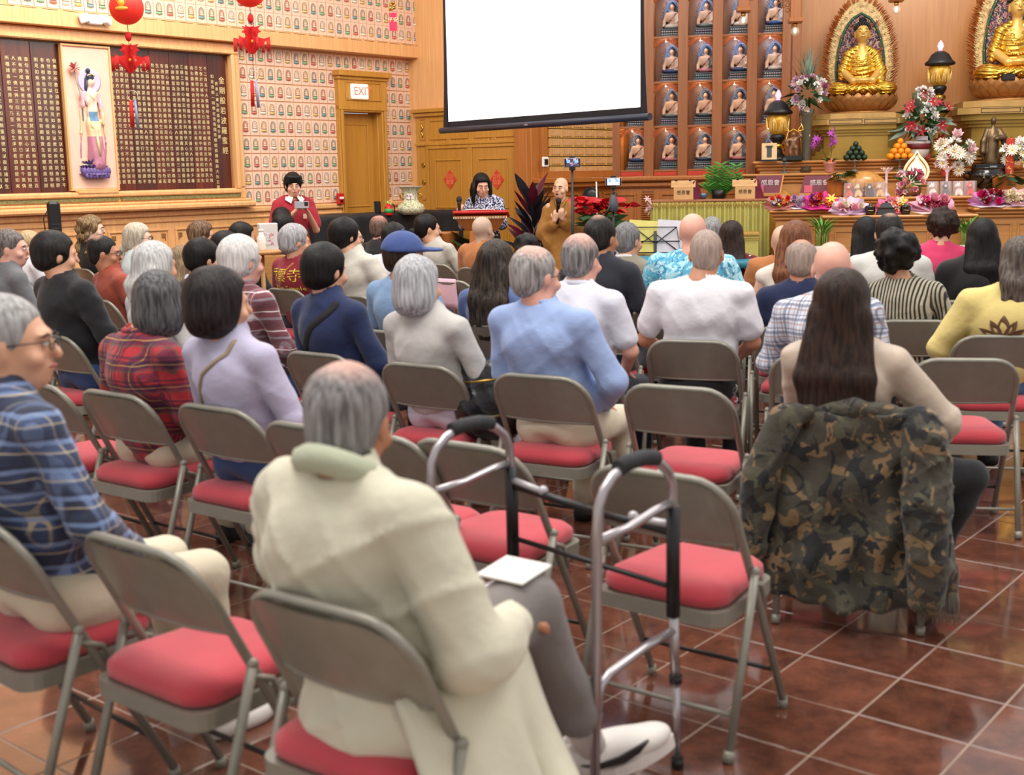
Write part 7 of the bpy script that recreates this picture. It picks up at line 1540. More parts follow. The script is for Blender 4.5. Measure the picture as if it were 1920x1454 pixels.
F = Field((-.2, -.13, .05), (.2, .12, .64), .009); F.ell((0, 0, .585), (.034, .038, .045), .01).cone((0, 0, .54), (0, 0, .50), .02, k=.02).ell((0, 0, .43), (.075, .05, .09), .03).cone((0, 0, .38), (0, 0, .10), .07, .095, .04); F.path([(-.07, 0, .47), (-.11, -.02, .34), (-.115, -.03, .22)], [.035, .038, .045], .02).path([(.07, 0, .47), (.115, -.03, .38), (.03, -.075, .37)], [.035, .04, .03], .02); F.ell((.13, -.02, .33), (.04, .04, .07), .03); F.folds(.007, (40, 30, 8), 4)
F.build('figure', M('bronze', '6c5840', .4, .7, .15, 12), t); child(t, 'staff', MB().tube([(-.115, -.05, .3), (-.12, -.05, .07)], .005, 6), M('bronze', '6c5840'))
t = thing(1443, -1.0, zS2, 'picture_stand', 'small framed ink picture leaning on the left altar step', 'picture frame'); b = MB().box((0, 0, .115), (.19, .02, .22), rx=-.2, bev=.004).build('board', M('cream_card', 'd8b888', .6), t); mb = MB(); mb.box((0, -.012, .115), (.06, .01, .14), rx=-.2, bev=.01); mb.box((0, -.012, .185), (.09, .01, .012), rx=-.2); mb.box((0, -.014, .05), (.10, .01, .012), rx=-.2); mb.build('ink_drawing', M('ink_grey', '3c4044', .6), t); MB().box((0, -.01, .01), (.22, .09, .02)).build('foot', BLACK, t)
t = thing(1488, -1.0, zS2, 'guardian_figure', 'small gold and black guardian figure with a looped scarf', 'statue'); child(t, 'base', MB().box((0, 0, .03), (.24, .14, .06), bev=.01), BLACK)
F = Field((-.12, -.08, .04), (.12, .08, .40), .008); F.path([(-.03, 0, .07), (-.035, 0, .15), (0, 0, .2)], [.02, .022, .03]).path([(.04, 0, .07), (.035, 0, .15), (0, 0, .2)], [.02, .022, .03]).ell((0, 0, .24), (.045, .035, .055), .02).ell((0, 0, .325), (.026, .028, .032), .01).path([(-.04, 0, .27), (-.09, -.02, .24), (-.07, -.03, .18)], [.018, .016, .014]).path([(.04, 0, .27), (.09, -.01, .30), (.08, -.02, .35)], [.018, .016, .014]); F.folds(.004, (50, 40, 40), 2); F.build('figure', M('guardian_paint', '8c6c50', .4, .4, .5, 30), t)
MB().tube([(-.11, .01, .12), (-.09, .01, .25), (-.06, .01, .38), (-.10, .01, .43), (-.12, .01, .38), (-.05, .01, .36), (0, .01, .39), (.05, .01, .36), (.12, .01, .38), (.10, .01, .44), (.06, .01, .39), (.09, .01, .25), (.10, .01, .10)], .009, 6).build('gold_scarf', GOLD, t)
t = thing(1716, -1.0, zS2 - .01, 'red_tray', 'long flat dark red tray behind the oranges', 'tray'); child(t, 'tray', MB().box((-.05, 0, .035), (.46, .10, .07), bev=.004), M('tray_red', '9c2430', .5))
for px, lb, mt in ((1440, 'maroon sutra board with white writing standing behind the left table', .0), (1532, 'maroon sutra board with white writing standing left of the monstera', 0)):
    z0 = WC.hit(px, 362, -1.45)[1]; t = thing(px, -1.45, z0, 'sutra_folder', lb, 'sign', 'maroon boards with white writing')
    MB().add([(-.19, 0, 0), (.15, 0, 0), (.19, .05, .21), (-.13, .05, .21), (-.19, .012, 0), (.15, .012, 0), (.19, .062, .21), (-.13, .062, .21)], [(0, 1, 2, 3), (7, 6, 5, 4), (0, 4, 5, 1), (1, 5, 6, 2), (2, 6, 7, 3), (3, 7, 4, 0)]).build('board', M('maroon_board', '6c1c34', .5), t)
    text_mesh('white_writing', '感恩會', .075, M('writing_white', 'd8ccd0', .6), t, (.04, .018, .12), rot=(radians(78), 0, 0), extrude=.001); MB().add([(.15, -.002, 0), (.165, -.002, 0), (.205, .05, .21), (.19, .05, .21), (.15, .01, 0), (.165, .01, 0), (.205, .062, .21), (.19, .062, .21)], [(0, 1, 2, 3), (7, 6, 5, 4), (1, 5, 6, 2)]).build('gold_edge', M('gold_edge', 'd89038', .5), t)
    MB().box((-.09, -.012, .05), (.10, .004, .09)).build('pink_card', M('pink_card', 'd0607c', .6), t); bz = MB().box((0, .02, -.02), (.4, .1, .04)).build('support', W_COUNTER, t)
# boxed plush toys
for i, (px, cb, cf, nm) in enumerate(((1595, 'd06058', 'e8c8b0', 'coral'), (1612, 'e0c098', 'e8dcc8', 'cream'), (1634, '3c4454', 'd8d8dc', 'dark grey'), (1653, 'e0b080', 'ecd8c4', 'sandy'), (1753, 'e8e4e0', 'f0ecec', 'white'), (1778, '5c6470', 'd0d4dc', 'slate'), (1802, 'ecdcdc', 'f0e8e8', 'off white'), (1824, 'd84850', 'e8a8a0', 'red'))):
    t = thing(px, -1.88, zM, 'boxed_toy', 'clear gift box with a %s plush animal, %s on the middle shelf' % (nm, ['leftmost', 'second', 'third', 'fourth', 'fifth', 'sixth', 'seventh', 'rightmost'][i]), 'toy', 'boxed plush toys on the shelf')
    F = Field((-.06, -.05, 0), (.06, .05, .17), .008); F.ell((0, 0, .05), (.035, .03, .045), .01).ell((-.008, -.01, .115), (.03, .03, .03), .01).ell((-.035, -.02, .11), (.018, .016, .014), .008); F.path([(0, .0, .07), (.04, -.01, .03)], .013).path([(-.02, -.01, .04), (-.03, -.03, .01)], .014).path([(.02, -.01, .04), (.03, -.03, .01)], .014); F.cone((-.015, 0, .14), (-.018, 0, .16), .008, k=.005).cone((.008, 0, .14), (.012, 0, .16), .008, k=.005); F.build('plush', M('plush_' + cb, cb, .9), t)
    MB().ball((-.008, -.035, .115), .018, 8, sy=.5).build('face_patch', M('plush_' + cf, cf, .9), t); fr3 = MB(); w_, d__, h_ = .058, .045, .17
    MB().box((0, .046, .085), (.115, .003, .17)).build('back_card', M('card_grey_pink', 'c0a4a8', .6), t); MB().box((.0, 0, .085), (.12, .094, .172)).build('clear_box', M('clear_plastic', 'f4f0f0', .05, 0, 0, alpha=.16), t)
for px, lb in ((1636, 'small round black lidded bowl left of the censer'), (1703, 'small round black lidded bowl right of the censer')):
    t = thing(px, -2.62, zF, 'black_bowl', lb, 'bowl', 'black lidded bowls'); MB().lathe([(.04, 0), (.05, .01), (.06, .05), (.055, .08), (.06, .085), (.05, .10), (.015, .11), (.015, .125), (.001, .13)], n=18).build('bowl', M('black_lacquer', '0c0c0e'), t); MB().tube([(-.03, -.06, .05), (-.01, -.063, .052), (.01, -.062, .048), (.03, -.058, .052)], .003, 4).build('gold_mark', GOLDPAINT, t)
t = thing(1666, -2.58, zF, 'square_censer', 'dark square stepped censer between the two black bowls', 'incense burner'); MB().hprism([(-.10, -.07), (.10, -.07), (.10, .07), (-.10, .07)], 0, .06, top=.85).hprism([(-.085, -.06), (.085, -.06), (.085, .06), (-.085, .06)], .06, .08, top=1.15).hprism([(-.07, -.05), (.07, -.05), (.07, .05), (-.07, .05)], .08, .13, top=.6).ball((0, 0, .14), .015, 6).build('censer', M('censer_dark', '2c3034', .4, .3), t)
# monstera and bamboo
def monstera_leaf(mb, p, d, L_, roll=0):
    p = Vector(p); d = Vector(d).normalized(); s_ = d.cross(Vector((0, .6, 1))).normalized(); up = s_.cross(d); out = []; N_ = 9
    for sd in (-1, 1):
        prev = None
        for i in range(N_):
            t0, t1 = i / N_, (i + .72) / N_; w0 = .52 * sin(pi * min(1, .12 + .88 * t0)) ** .7 * L_; w1 = .52 * sin(pi * min(1, .12 + .88 * t1)) ** .7 * L_
            a0 = p + d * L_ * t0 - up * .3 * L_ * t0 * t0; a1 = p + d * L_ * (t0 + 1 / N_) - up * .3 * L_ * (t0 + 1 / N_) ** 2; b0 = p + d * L_ * (t0 + .12) + s_ * sd * w0 - up * (.3 * t0 * t0 + .25 * w0 / L_) * L_; b1 = p + d * L_ * (t1 + .12) + s_ * sd * w1 - up * (.3 * t1 * t1 + .25 * w1 / L_) * L_
            mb.add([a0, a1, b1, b0], [(0, 1, 2, 3) if sd > 0 else (3, 2, 1, 0)], 0, False)
def monstera(loc, lb, n_, L_, spread, hgt, seed, pot=True, par=None):
    r = empty('potted_monstera', loc, 0, lb, 'plant'); rs = random.Random(seed); st_ = MB()
    if pot: MB().lathe([(.10, 0), (.12, .02), (.14, .20), (.145, .22), (.12, .22)], n=18).build('pot', W_ORANGE, r)
    for q in range(n_):
        a = rs.uniform(0, 2 * pi); tip = Vector((cos(a) * spread * rs.uniform(.3, 1), -abs(sin(a)) * spread * .6, hgt * rs.uniform(.5, 1))); st_.tube([(0, 0, .1), tip * .6 + Vector((0, 0, .08)), tip], .005, 5); mb = MB(); monstera_leaf(mb, tip, (cos(a), -.5, -.15 + rs.random() * .3), L_ * rs.uniform(.7, 1.1)); mb.build('leaf', GREEN if q % 2 else GREEND, r)
    st_.build('stems', GREEN, r)
monstera(put(1572, -1.7, zM), 'monstera leaves between the maroon board and the wooden fish', 14, .13, .15, .30, 3)
monstera(put(1884, -1.6, zM), 'monstera leaves in front of the right red candle', 14, .14, .20, .24, 5)
for px, n_, lb in ((1546, -2.95, 'lucky bamboo at the left end of the front table'), (1822, -2.95, 'lucky bamboo at the right end of the front table with a panda pot')):
    r = thing(px, n_, zF - .42, 'lucky_bamboo', lb, 'plant', 'lucky bamboo plants'); mb = MB()
    for q in range(14): a = q * 2.4; mb.tube([(.05 * cos(a), .05 * sin(a), .06), (.06 * cos(a), .06 * sin(a), .28)], .007, 5)
    mb.build('stalks', M('bamboo_green', '7ca048', .5), r); mb = MB(); rs = random.Random(px)
    for q in range(60): a = rs.random() * 6.3; mb.leaf((.05 * cos(a), .05 * sin(a), .2 + .12 * rs.random()), (cos(a), sin(a), 1.8), .16, .02, .5, n=2)
    mb.build('leaves', M('leaf_bright', '5c9838', .5), r); MB().lathe([(.06, 0), (.075, .02), (.075, .09), (.06, .095)], n=14).build('pot', WHITE, r); MB().box((0, 0, -.2), (.3, .26, .4), bev=.01).build('plinth', W_COUNTER, r)
# orchid in a pink pot
t = thing(1557, -1.2, zS1, 'potted_orchid', 'magenta orchid in a small pink clay pot', 'plant'); MB().lathe([(.05, 0), (.055, .01), (.07, .10), (.08, .11), (.08, .13), (.065, .13)], n=16).build('pot', M('pink_clay', 'd08878', .7), t); MB().box((-.0, -.06, .15), (.05, .004, .06), ry=.3).build('orange_tag', M('tag_orange', 'e88858', .6), t)
st_ = MB(); st_.tube([(0, 0, .1), (.02, 0, .25), (.0, 0, .42), (.06, -.02, .50)], .004, 5); st_.tube([(0, 0, .1), (-.08, 0, .26), (-.13, 0, .38), (-.19, -.02, .40)], .004, 5); st_.build('stems', GREEND, t); mb = MB()
for q in range(7): a = q * .9; mb.leaf((0, 0, .12), (cos(a), sin(a), .9 + .2 * (q % 2)), .19, .05, .6, n=3)
mb.build('leaves', GREEND, t)
for i, (x, z) in enumerate(((.0, .48), (.04, .44), (.0, .40), (.05, .37), (.02, .34), (.05, .52), (-.17, .42), (-.20, .38), (-.16, .36), (-.21, .33), (-.13, .40), (-.18, .30))): o = link('flower', flower('lily', 'b044b8'), t, (x, -.03, z), scale=.042); o.rotation_euler = (radians(75), 0, i * 1.0)
# hanging corbels with bulbs
for px, py, lb in ((1394, 22, 'carved wooden corbel with a hanging clear bulb above the fourth niche column'), (1491, 42, 'carved wooden corbel with a hanging clear bulb right of the niches'), (1681, 2, 'hanging clear bulb above the left golden statue')):
    Y_ = 14.6; c = at(px, py, Y_); r = empty('hanging_corbel', c, WC.a, lb, 'light', 'hanging corbels with bulbs')
    MB().box((0, 0, .45), (.13, .13, .86), bev=.012).box((0, 0, .02), (.17, .17, .06), bev=.015).build('post', W_DARK, r); MB().lathe([(.02, -.05), (.026, -.04), (.026, -.01)], n=12).build('socket', BRASS, r)
    MB().ball((0, 0, -.10), .052, 14).build('glass_bulb', M('bulb_glass', 'd8ccb8', .05, 0, 0, alpha=.35), r); MB().lathe([(.006, -.13), (.02, -.11), (.02, -.08), (.01, -.06)], n=8).build('lamp_core', M('bulb_core', 'f0e8d8', .3, emit=.6, var=0), r)
    if px != 1681:
        sx = 1 if px < 1450 else -1; mb = MB()
        for q in range(7):
            for j in range(7 - q): mb.tube([(sx * (.09 + .05 * j + .022 * cos(a)), 0, .14 + .06 * q + .05 * j + .022 * sin(a)) for a in np.linspace(0, 2 * pi, 7)[:-1]], .007, 4, closed=True)
        mb.build('carved_bracket', W_DARK, r)

# ------------------------------------------------------------------ table with the pleated skirt
n0 = -1.75; (u0, zt), (u1, _) = WC.hit(1220, 376, n0), WC.hit(1442, 376, n0); r = WC.root('skirted_table', (u0 + u1) / 2, n0, 0, label='long table with a pleated olive gold skirt in front of the niche wall', cat='table'); hw = (u1 - u0) / 2
MB().box((0, .22, zt - .012), (2 * hw, .48, .024), bev=.004).build('runner', M('runner_brown', 'a8704c', .7, 0, .2, 40), r)
SKT = M('skirt_olive_gold', 'c0b860', .45, 0, .12, 3, sheen=.4); mb = MB(); N_ = 150; vs = []
for i in range(N_ + 1):
    t_ = i / N_; u = -hw + 2 * hw * t_; fo = .034 * sin(i * 1.25) + .02 * sin(i * .71)
    for z in (zt - .03, zt - .12, zt * .5, .08): k_ = (zt - z) / zt; vs.append((u * (1 + .03 * k_), -.01 + fo * (.3 + 1.2 * min(1, k_ * 3)) - .05 * k_, z))
mb.add(vs, [(i * 4 + j, i * 4 + 4 + j, i * 4 + 5 + j, i * 4 + 1 + j) for i in range(N_) for j in range(3)], 0, True)
for sx in (-1, 1): mb.add([(sx * hw, -.01, zt - .03), (sx * hw, .44, zt - .03), (sx * hw * 1.03, .46, .08), (sx * hw * 1.03, -.06, .08)], [(0, 1, 2, 3)])
mb.build('pleated_skirt', SKT, r); mb = MB()
for q in range(44): mb.tube([(-hw + (q + x_) * 2 * hw / 44, -.032, zt - .04 - .035 * sin(pi * x_)) for x_ in (0, .25, .5, .75, 1)], .005, 4); mb.ball((-hw + (q + .5) * 2 * hw / 44, -.035, zt - .085), .008, 5)
mb.build('fringe', M('fringe_gold', 'b08c40', .6), r)
for px, lb in ((1284, 'left tan folding lectern board with ink writing on the skirted table'), (1400, 'right tan folding lectern board with ink writing on the skirted table')):
    t = thing(px, n0 + .14, zt, 'book_stand', lb, 'book stand', 'tan folding stands with ink writing'); TN = M('tan_board', 'd0a470', .6, 0, .05)
    MB().box((-.01, -.06, .075), (.24, .012, .15), bev=.003).build('front_board', TN, t); MB().box((-.015, .03, .19), (.30, .012, .13), rx=-.9, bev=.003).build('top_flap', TN, t); MB().add([(.11, -.05, 0), (.22, .10, 0), (.14, .09, .24), (.10, .03, .21), (.11, -.04, 0), (.23, .11, 0), (.15, .10, .24), (.11, .03, .22)], [(0, 1, 2, 3), (7, 6, 5, 4), (0, 4, 5, 1), (1, 5, 6, 2), (2, 6, 7, 3), (3, 7, 4, 0)]).build('side_board', M('maroon_board', '6c1c34', .5), t)
    text_mesh('ink_writing', '感恩會', .055, INK, t, (-.01, -.068, .085), extrude=.0008); MB().box((-.10, -.02, .235), (.03, .02, .02)).box((.07, -.02, .235), (.03, .02, .02)).build('clip', BLACK, t)
for px, lb in ((1341, 'rounded amber chair back behind the table between the two tan stands'), (1459, 'rounded amber chair back behind the table near the orange bouquet')):
    t = thing(px, n0 + .35, 0, 'round_back_chair', lb, 'chair', 'amber round backed chairs'); prof = [(-.17 * cos(a), zt - .02 + .13 * sin(a)) for a in np.linspace(0, pi, 15)]; MB().prism([(-.17, .55)] + prof + [(.17, .55)], .10, .14).build('backrest', M('amber_vinyl', 'd49c3c', .45), t); MB().box((0, .32, .5), (.40, .42, .06), bev=.02).build('seat', M('amber_vinyl', 'd49c3c'), t)
    for sx in (-1, 1):
        for y_ in (.14, .5): MB().tube([(sx * .18, y_, 0), (sx * .17, y_, .48)], .014, 6).build('leg', STEEL, t)
t = thing(1349, n0 + .38, zt - .02, 'fern', 'bright green fern on the skirted table between the tan stands', 'plant', s=1.45); mb = MB(); rs = random.Random(9)
for q in range(16):
    a = rs.uniform(-.4, pi + .4); tip = Vector((cos(a) * .13 + .02, -.03, .10 + .22 * rs.random())); 
    for j in range(9):
        p_ = Vector((0, 0, .03)).lerp(tip, (j + 1) / 9); mb.leaf(p_, (1, -.5, .5), .075, .03, .1, n=2, roll=.8); mb.leaf(p_, (-1, -.5, .5), .075, .03, .1, n=2, roll=-.8)
mb.build('fronds', M('fern_green', '4c8c30', .5, 0, .2), t); MB().lathe([(.05, 0), (.07, .09)], n=12).build('pot', BLACK, t)
t = thing(1319, n0 + .25, zt, 'metal_bowl', 'small blue grey metal bowl right of the left tan stand', 'bowl'); MB().lathe([(.03, 0), (.055, .03), (.06, .07), (.055, .072), (.001, .02)], n=14).build('bowl', M('bowl_blue', '5c7088', .3, .5), t)
t = thing(1219, n0 + .05, zt - .02, 'orchid_sprig', 'pale pink orchid sprig at the left corner of the skirted table', 'flowers')
for q in range(6): o = link('flower', flower('lily', 'e8c0c8'), t, (-.03 + .03 * (q % 2), -.08, .04 - q * .035), scale=.04); o.rotation_euler = (1.3, 0, q)
MB().tube([(.05, -.02, -.2), (0, -.07, .05)], .004, 5).build('stem', GREEND, t)
# gold fringed benches before the skirt
for px, lb in ((1264, 'left low bench with a gold fringed olive cover'), (1404, 'right low bench with a gold fringed olive cover')):
    c = WC.hit(px, 440, -2.5); t = thing(px, -2.5, 0, 'kneeling_bench', lb, 'bench', 'benches with gold fringed covers'); zb = c[1]; MB().box((0, .2, zb), (.28, .4, .04), bev=.01).build('top', M('fringe_gold', 'b08c40'), t); MB().box((0, .2, zb / 2), (.26, .37, zb - .02)).build('cover', SKT, t)
    mb = MB()
    for q in range(12): mb.ball((-.13 + q * .0236, -.0, zb - .04), .009, 5); mb.ball((-.13 + q * .0236, -.0, zb - .065), .007, 5)
    mb.build('fringe', M('fringe_gold', 'b08c40'), t)
# ------------------------------------------------------------------ plants and gear around the speakers
c = at(1000, 440, 14.3); r = empty('ti_plant', (c.x, c.y, 0), 0, 'tall ti plant with dark burgundy leaves left of the nun', 'plant'); rs = random.Random(4); mbs = [MB(), MB()]
MB().lathe([(.14, 0), (.16, .02), (.19, .32), (.20, .36), (.17, .36)], n=20).build('pot', M('pot_dark', '3c3430', .6), r); MB().tube([(0, 0, .3), (.02, 0, .7), (.0, 0, 1.2)], .016, 6).tube([(.03, 0, .3), (.08, 0, .8)], .014, 6).build('stem', M('stem_brown', '5c4838', .7), r)
for q in range(40):
    z = .55 + .75 * (q / 40); a = q * 2.4; mbs[q % 3 == 0].leaf((.02 * cos(a), .02 * sin(a), z), (cos(a) * .8, sin(a) * .8 - .1, .7 + .9 * (q / 40)), .33 + .07 * rs.random(), .115, .25 if q < 24 else .08, n=5, roll=rs.uniform(-1.2, 1.2))
mbs[0].build('dark_leaves', M('ti_dark', '20242a', .35, 0, .4, 8), r); mbs[1].build('burgundy_leaves', M('ti_burgundy', '6c1c34', .35, 0, .3, 8), r)
c = at(1128, 440, 13.2); r = empty('poinsettia', (c.x, c.y, 0), 0, 'red poinsettia in a blue and white pot right of the nun', 'plant'); zc_ = at(1128, 385, 13.2).z; mb = MB(); gm = MB()
for q in range(15):
    cc = Vector((rs.uniform(-.24, .30), rs.uniform(-.15, .15), zc_ + rs.uniform(-.09, .07)))
    for i in range(8): a = 2 * pi * i / 8 + rs.random(); mb.leaf(cc, (cos(a), sin(a) - .3, .25), .13 + .03 * rs.random(), .075, .4, n=3, roll=rs.uniform(-1, 1))
for q in range(44): a = rs.random() * 6.3; gm.leaf((0, 0, zc_ - .25 + .1 * rs.random()), (cos(a), sin(a) - .2, .3 + .3 * rs.random()), .22 + .1 * rs.random(), .10, .3, n=3, roll=rs.uniform(-1, 1))
mb.build('red_bracts', M('poinsettia_red', 'c81c28', .5, 0, .15, 20), r); gm.build('leaves', GREEN, r); MB().lathe([(.14, zc_ - .75), (.17, zc_ - .7), (.20, zc_ - .42), (.18, zc_ - .38)], n=20).build('pot', blotch('pot_blue_white', [('c8d0d8', 0), ('2c3c60', .55)], 20, 2), r); MB().tube([(0, 0, zc_ - .4), (0, 0, zc_ - .1)], .02, 6).build('stem', GREEND, r); MB().lathe([(.15, 0), (.12, .05), (.12, zc_ - .78), (.17, zc_ - .75)], n=16).build('stand', W_DARK, r)
monstera(at(838, 472, 13.8) * 1.0, 'monstera plant with glossy leaves left of the lectern', 9, .24, .22, .24, 12)
monstera(Vector((at(1260, 463, 13.4).x, 13.4, at(1260, 463, 13.4).z - .05)), 'low dark green plant behind the music stand', 12, .20, .25, .12, 14)
for o in SC.objects:
    if o.name.startswith('potted_monstera') and o.location.z > .3 and o.location.y < 14: MB().lathe([(.12, -o.location.z), (.10, -o.location.z + .04), (.10, -.01), (.13, 0)], n=14).build('stand', W_DARK, o)
# phone on a slim stand
def phone_stand(px, py, Y, lb, lb2, sc, scr, w_=.135, yaw=0, hgt=.075):
    c = at(px, py, Y); r = empty('phone_stand', (c.x, c.y, 0), yaw, lb, 'tripod'); z = c.z
    MB().tube([(0, .012, .25), (0, .012, z - .05)], .009, 8).build('pole', BLACK, r); MB().tube([(0, .012, .7), (0, .012, z - .25)], .013, 8).build('lower_pole', BLACK, r); MB().box((0, .012, z - .045), (.05, .03, .04), bev=.005).box((0, .016, z + .045), (.05, .02, .02), bev=.004).build('clamp', BLACK, r)
    for a in (0.3, 2.4, 4.5): MB().tube([(0, .012, .55), (.30 * cos(a), .30 * sin(a), .0)], .008, 6).build('leg', BLACK, r)
    p = empty('smartphone', (c.x, c.y, z), yaw, lb2, 'phone'); MB().box((0, 0, 0), (w_, .010, hgt), bev=.004).build('case', M('phone_edge', 'a8a0b0', .3, .5), p)
    MB().box((0, -.0065, 0), (w_ - .008, .002, hgt - .008)).build('bezel', BLACK, p); MB().box((0, -.0085, 0), (w_ - .035, .001, hgt - .012)).build('display', scr, p)
    mb = MB()
    for sx in (-1, 1): mb.box((sx * .032, -.0095, .010), (.028, .001, .026))
    mb.build('screen_picture', M('pic_blue', '80a8d8', .4, emit=.5, var=.1), p); return r
SCR1 = blotch('display_dark', [('3c3448', 0), ('c8a8a8', .56), ('7c6c98', .6)], 40, 1); SCR2 = blotch('display_pale', [('d0d4e0', 0), ('a0a4b0', .56), ('e8e0e0', .55)], 40, 1)
for m_ in (SCR1, SCR2):
    p_ = m_.node_tree.nodes['Principled BSDF']; src = p_.inputs['Base Color'].links[0].from_socket; m_.node_tree.links.new(src, p_.inputs['Emission Color']); p_.inputs['Emission Strength'].default_value = .5
phone_stand(1073, 305, 10.2, 'slim black phone stand beside the nun', 'phone filming on the slim stand above the nun', 0, SCR1)
phone_stand(1150, 341, 11.5, 'black tripod with a side arm in front of the poinsettia', 'phone with a pale screen on the tripod by the poinsettia', 0, SCR2, .15)
r = SC.objects['phone_stand.001']; z = at(1150, 341, 11.5).z; MB().tube([(.02, 0, z - .10), (-.05, -.02, z - .26), (-.09, -.02, z - .33)], [.018, .012, .016], 8).build('pan_handle', BLACK, r); MB().lathe([(.02, z - .28), (.045, z - .26), (.045, z - .2), (.03, z - .14), (.02, z - .12)], n=12).build('head', M('tripod_grey', '4c5058', .5), r)
# music stand
c = at(1228, 462, 9.8); r = empty('music_stand', (c.x, c.y, 0), radians(-15), 'black wire music stand holding yellow and white sheets', 'music stand'); z = c.z
mb = MB(); fr_ = [(-.22, 0, z - .05), (.20, 0, z - .05), (.17, .02, z + .15), (-.17, .02, z + .15)]; mb.tube(fr_, .005, 5, closed=True); mb.tube([fr_[0], (0, .01, z + .10), fr_[1]], .005, 5); mb.tube([fr_[3], (0, .01, z + .02), fr_[2]], .005, 5); mb.tube([(-.2, 0, z + .04), (.2, 0, z + .04)], .005, 5); mb.build('desk_wires', BLACK, r); MB().tube([(0, .01, .3), (0, .01, z + .12)], .012, 8).build('pole', BLACK, r)
for a in (.3, 2.4, 4.5): MB().tube([(0, .01, .5), (.25 * cos(a), .25 * sin(a), 0)], .007, 6).build('leg', BLACK, r)
for x, cl, nm, lb in ((-.10, 'e0d478', 'yellow', 'yellow song sheet on the music stand'), (.13, 'dcd8e0', 'white', 'white song sheet on the music stand')):
    s_ = empty('song_sheet', world_of(r, (x, .03, z + .05)), radians(-15), lb, 'paper'); MB().box((0, 0, .02), (.24, .003, .27), rx=-.15, ry=.06).build('sheet', M('sheet_' + nm, cl, .7), s_)
# round black speaker behind the poinsettia, white wand
c = at(1108, 372, 14.6); r = empty('loudspeaker', (c.x, c.y, 0), radians(-10), 'black round topped loudspeaker behind the poinsettia', 'speaker'); mb = MB(); mb.prism([(-.09, 0), (-.09, c.z + .04)] + [(-.09 * cos(a), c.z + .04 + .09 * sin(a)) for a in np.linspace(0, pi, 9)] + [(.09, 0)], -.05, .08); mb.build('cabinet', BLACK, r); MB().lathe([(.045, 0), (.05, .01), (.02, .015), (.001, .012)], n=16).mesh
o = link('driver', MB().lathe([(.06, 0), (.06, .01), (.025, .0), (.001, .01)], n=18).mesh('driver', M('driver_grey', '38383c', .3)), r, (.02, -.052, c.z + .04), rot=(pi / 2, 0, 0))
a_, b_ = at(1118, 341, 13.9), at(1124, 366, 13.9); r = empty('white_wand', b_, 0, 'thin white stick standing up behind the poinsettia', 'stick'); MB().tube([(0, 0, -b_.z), a_ - b_], .008, 6).build('stick', WHITE, r)
# black covered table, porcelain vase, extinguisher, small box
cA = at(700, 402, 14.6); r = WA.root('covered_table', -2.05, -1.05, 0, label='long table under a black cloth in front of the exit door', cat='table'); zt_ = cA.z
F = Field((-1.1, -.4, .02), (1.7, .42, zt_ + .02), .028); F.box((.3, 0, zt_ / 2), (1.28, .34, zt_ / 2), .02, 0); F.folds(.012, (14, 14, 2), 3); F.build('black_tablecloth', M('black_tablecloth', '121216', .7, 0, .1, 4, .4, 10), r)
c = at(771, 404, 14.9); r = empty('porcelain_vase', (c.x, c.y, zt_ - .02), 0, 'large painted porcelain vase with a frilled mouth on the black table', 'vase')
PORC = blotch('porcelain_pattern', [('d8d4b8', 0), ('8c9468', .56), ('b8a050', .62)], 26, 2); sc_ = .36 / .37
zz_ = at(771, 350, 14.9).z - zt_ + .02; k_ = zz_ / .50
MB().lathe([(r0 * 1.0, z0 * k_) for r0, z0 in ((.10, 0), (.14, .03), (.17, .10), (.15, .17), (.10, .22), (.085, .27), (.085, .38), (.10, .44), (.14, .49), (.15, .50), (.13, .49))], n=32).build('vase_body', PORC, r)
MB().lathe([(.13, .485 * k_), (.15, .50 * k_), (.155, .505 * k_)], n=40, flute=.06, fn=10).build('frilled_rim', M('porcelain_white', 'e0dcd0', .3), r); MB().box((0, -.082, .32 * k_), (.09, .02, .11 * k_), bev=.01).build('painted_cartouche', blotch('cartouche', [('e0dcd8', 0), ('a86870', .60), ('6c8870', .62)], 40, 1), r); mb = MB()
for sx in (-1, 1): mb.tube([(sx * .085, 0, .37 * k_), (sx * .13, 0, .36 * k_), (sx * .12, 0, .30 * k_), (sx * .085, 0, .28 * k_)], .012, 6)
mb.build('gold_handle', GOLD, r)
c = at(729, 404, 14.7); r = empty('fire_extinguisher', (c.x, c.y, zt_ - .02), 0, 'small red fire extinguisher with a green label left of the vase', 'fire extinguisher'); MB().lathe([(.045, 0), (.05, .01), (.05, .09), (.03, .12), (.012, .13), (.012, .14)], n=16).build('cylinder', RED, r); MB().lathe([(.051, .03), (.051, .08)], n=16).build('label_band', M('label_green', '3c9c50', .5), r); MB().box((0, 0, .15), (.08, .02, .012), ry=.3).box((.01, 0, .17), (.09, .02, .010), ry=-.3).build('lever', M('lever_yellow', 'd8d070', .5), r); MB().tube([(.03, 0, .14), (.07, 0, .12), (.07, 0, .03)], .008, 6).build('hose', BLACK, r)
c = at(708, 403, 14.75); r = empty('wifi_box', (c.x, c.y, zt_ - .02), radians(-20), 'small upright black box beside the door at the table edge', 'box'); MB().box((0, 0, .085), (.06, .09, .17), bev=.01).build('case', BLACK, r); MB().box((-.015, -.047, .085), (.004, .004, .13)).build('light_strip', M('strip_grey', '606468', .4), r)
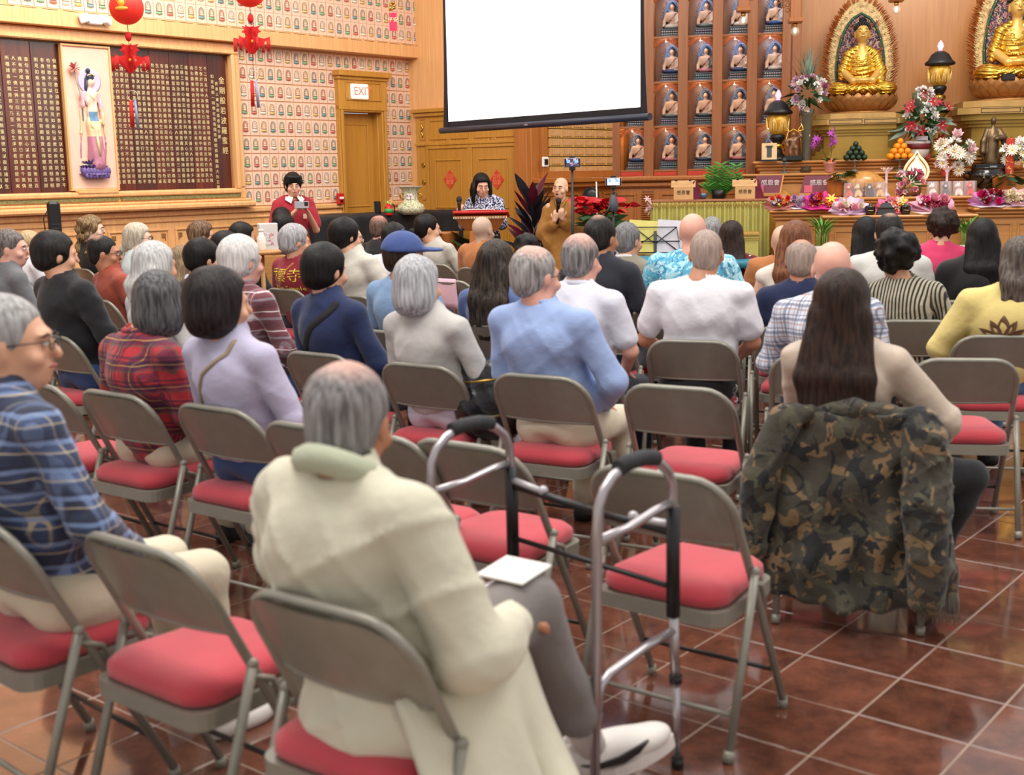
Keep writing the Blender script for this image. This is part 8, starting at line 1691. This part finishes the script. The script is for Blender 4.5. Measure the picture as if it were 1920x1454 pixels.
# tower heater panel at the left wall, white bottle, paper bag, red chair with bag
c = at(106, 460, 10.8); r = empty('tower_fan', (c.x, c.y, 0), radians(20), 'tall slim black tower heater in front of the sutra board ledge', 'heater'); zt2 = at(106, 377, 10.8).z; MB().box((0, 0, zt2 / 2 + .05), (.11, .09, zt2 - .1), bev=.025).build('tower', BLACK, r); MB().lathe([(.15, 0), (.15, .02), (.05, .05), (.04, .12)], n=20).build('base', BLACK, r); mb = MB()
for q in range(22): mb.box((.01, -.047, .5 + q * .035), (.07, .004, .01))
mb.build('grille_slots', M('slot_grey', '2c2c34', .4), r); MB().tube([(-.05, .05, zt2 - .08), (-.09, .05, zt2 - .15), (-.07, .05, zt2 - .5)], .005, 5).build('cable', BLACK, r)
c = at(491, 470, 9.9); r = empty('water_bottle', (c.x, c.y, c.z), 0, 'white bottle beside the man in the maroon vest', 'bottle'); MB().lathe([(.03, 0), (.035, .01), (.035, .10), (.02, .13), (.018, .15)], n=14).build('bottle', WHITE, r); MB().lathe([(.02, .15), (.02, .17)], n=12).build('cap', WHITE, r); MB().tube([(0, 0, -c.z), (0, 0, 0)], .02, 6).lathe([(.15, -.03), (.16, -.02), (.16, 0)], n=20).build('side_table', W_COUNTER, r)
c = at(503, 456, 10.6); r = empty('paper_bag', (c.x, c.y, c.z - .1), radians(25), 'white paper bag with a pink print behind the white bottle', 'bag'); MB().box((0, 0, .14), (.16, .08, .26), bev=.006).build('bag', M('bag_white', 'dcd4d0', .8), r); MB().box((.0, -.042, .14), (.08, .003, .10)).build('pink_print', blotch('bag_print', [('dcd4d0', 0), ('c87888', .55)], 30, 1), r); MB().box((0, 0, -(c.z - .1) / 2), (.3, .2, c.z - .12)).build('side_table', W_COUNTER, r)
for px, py, Y, lb in ((1408, 486, 9.2, 'teal blue round stool seat behind the red dotted top'), (1215, 482, 9.6, 'teal blue round stool seat behind the music stand')):
    c = at(px, py, Y); r = empty('round_stool', (c.x, c.y, 0), 0, lb, 'stool', 'teal stools'); MB().lathe([(.16, c.z - .06), (.17, c.z - .05), (.17, c.z - .015), (.15, c.z), (.001, c.z)], n=24).build('seat', M('teal_vinyl', '1c7088', .4), r)
    for a in (.8, 2.4, 3.9, 5.5): MB().tube([(.13 * cos(a), .13 * sin(a), c.z - .06), (.17 * cos(a), .17 * sin(a), 0)], .012, 6).build('leg', BLACK, r)
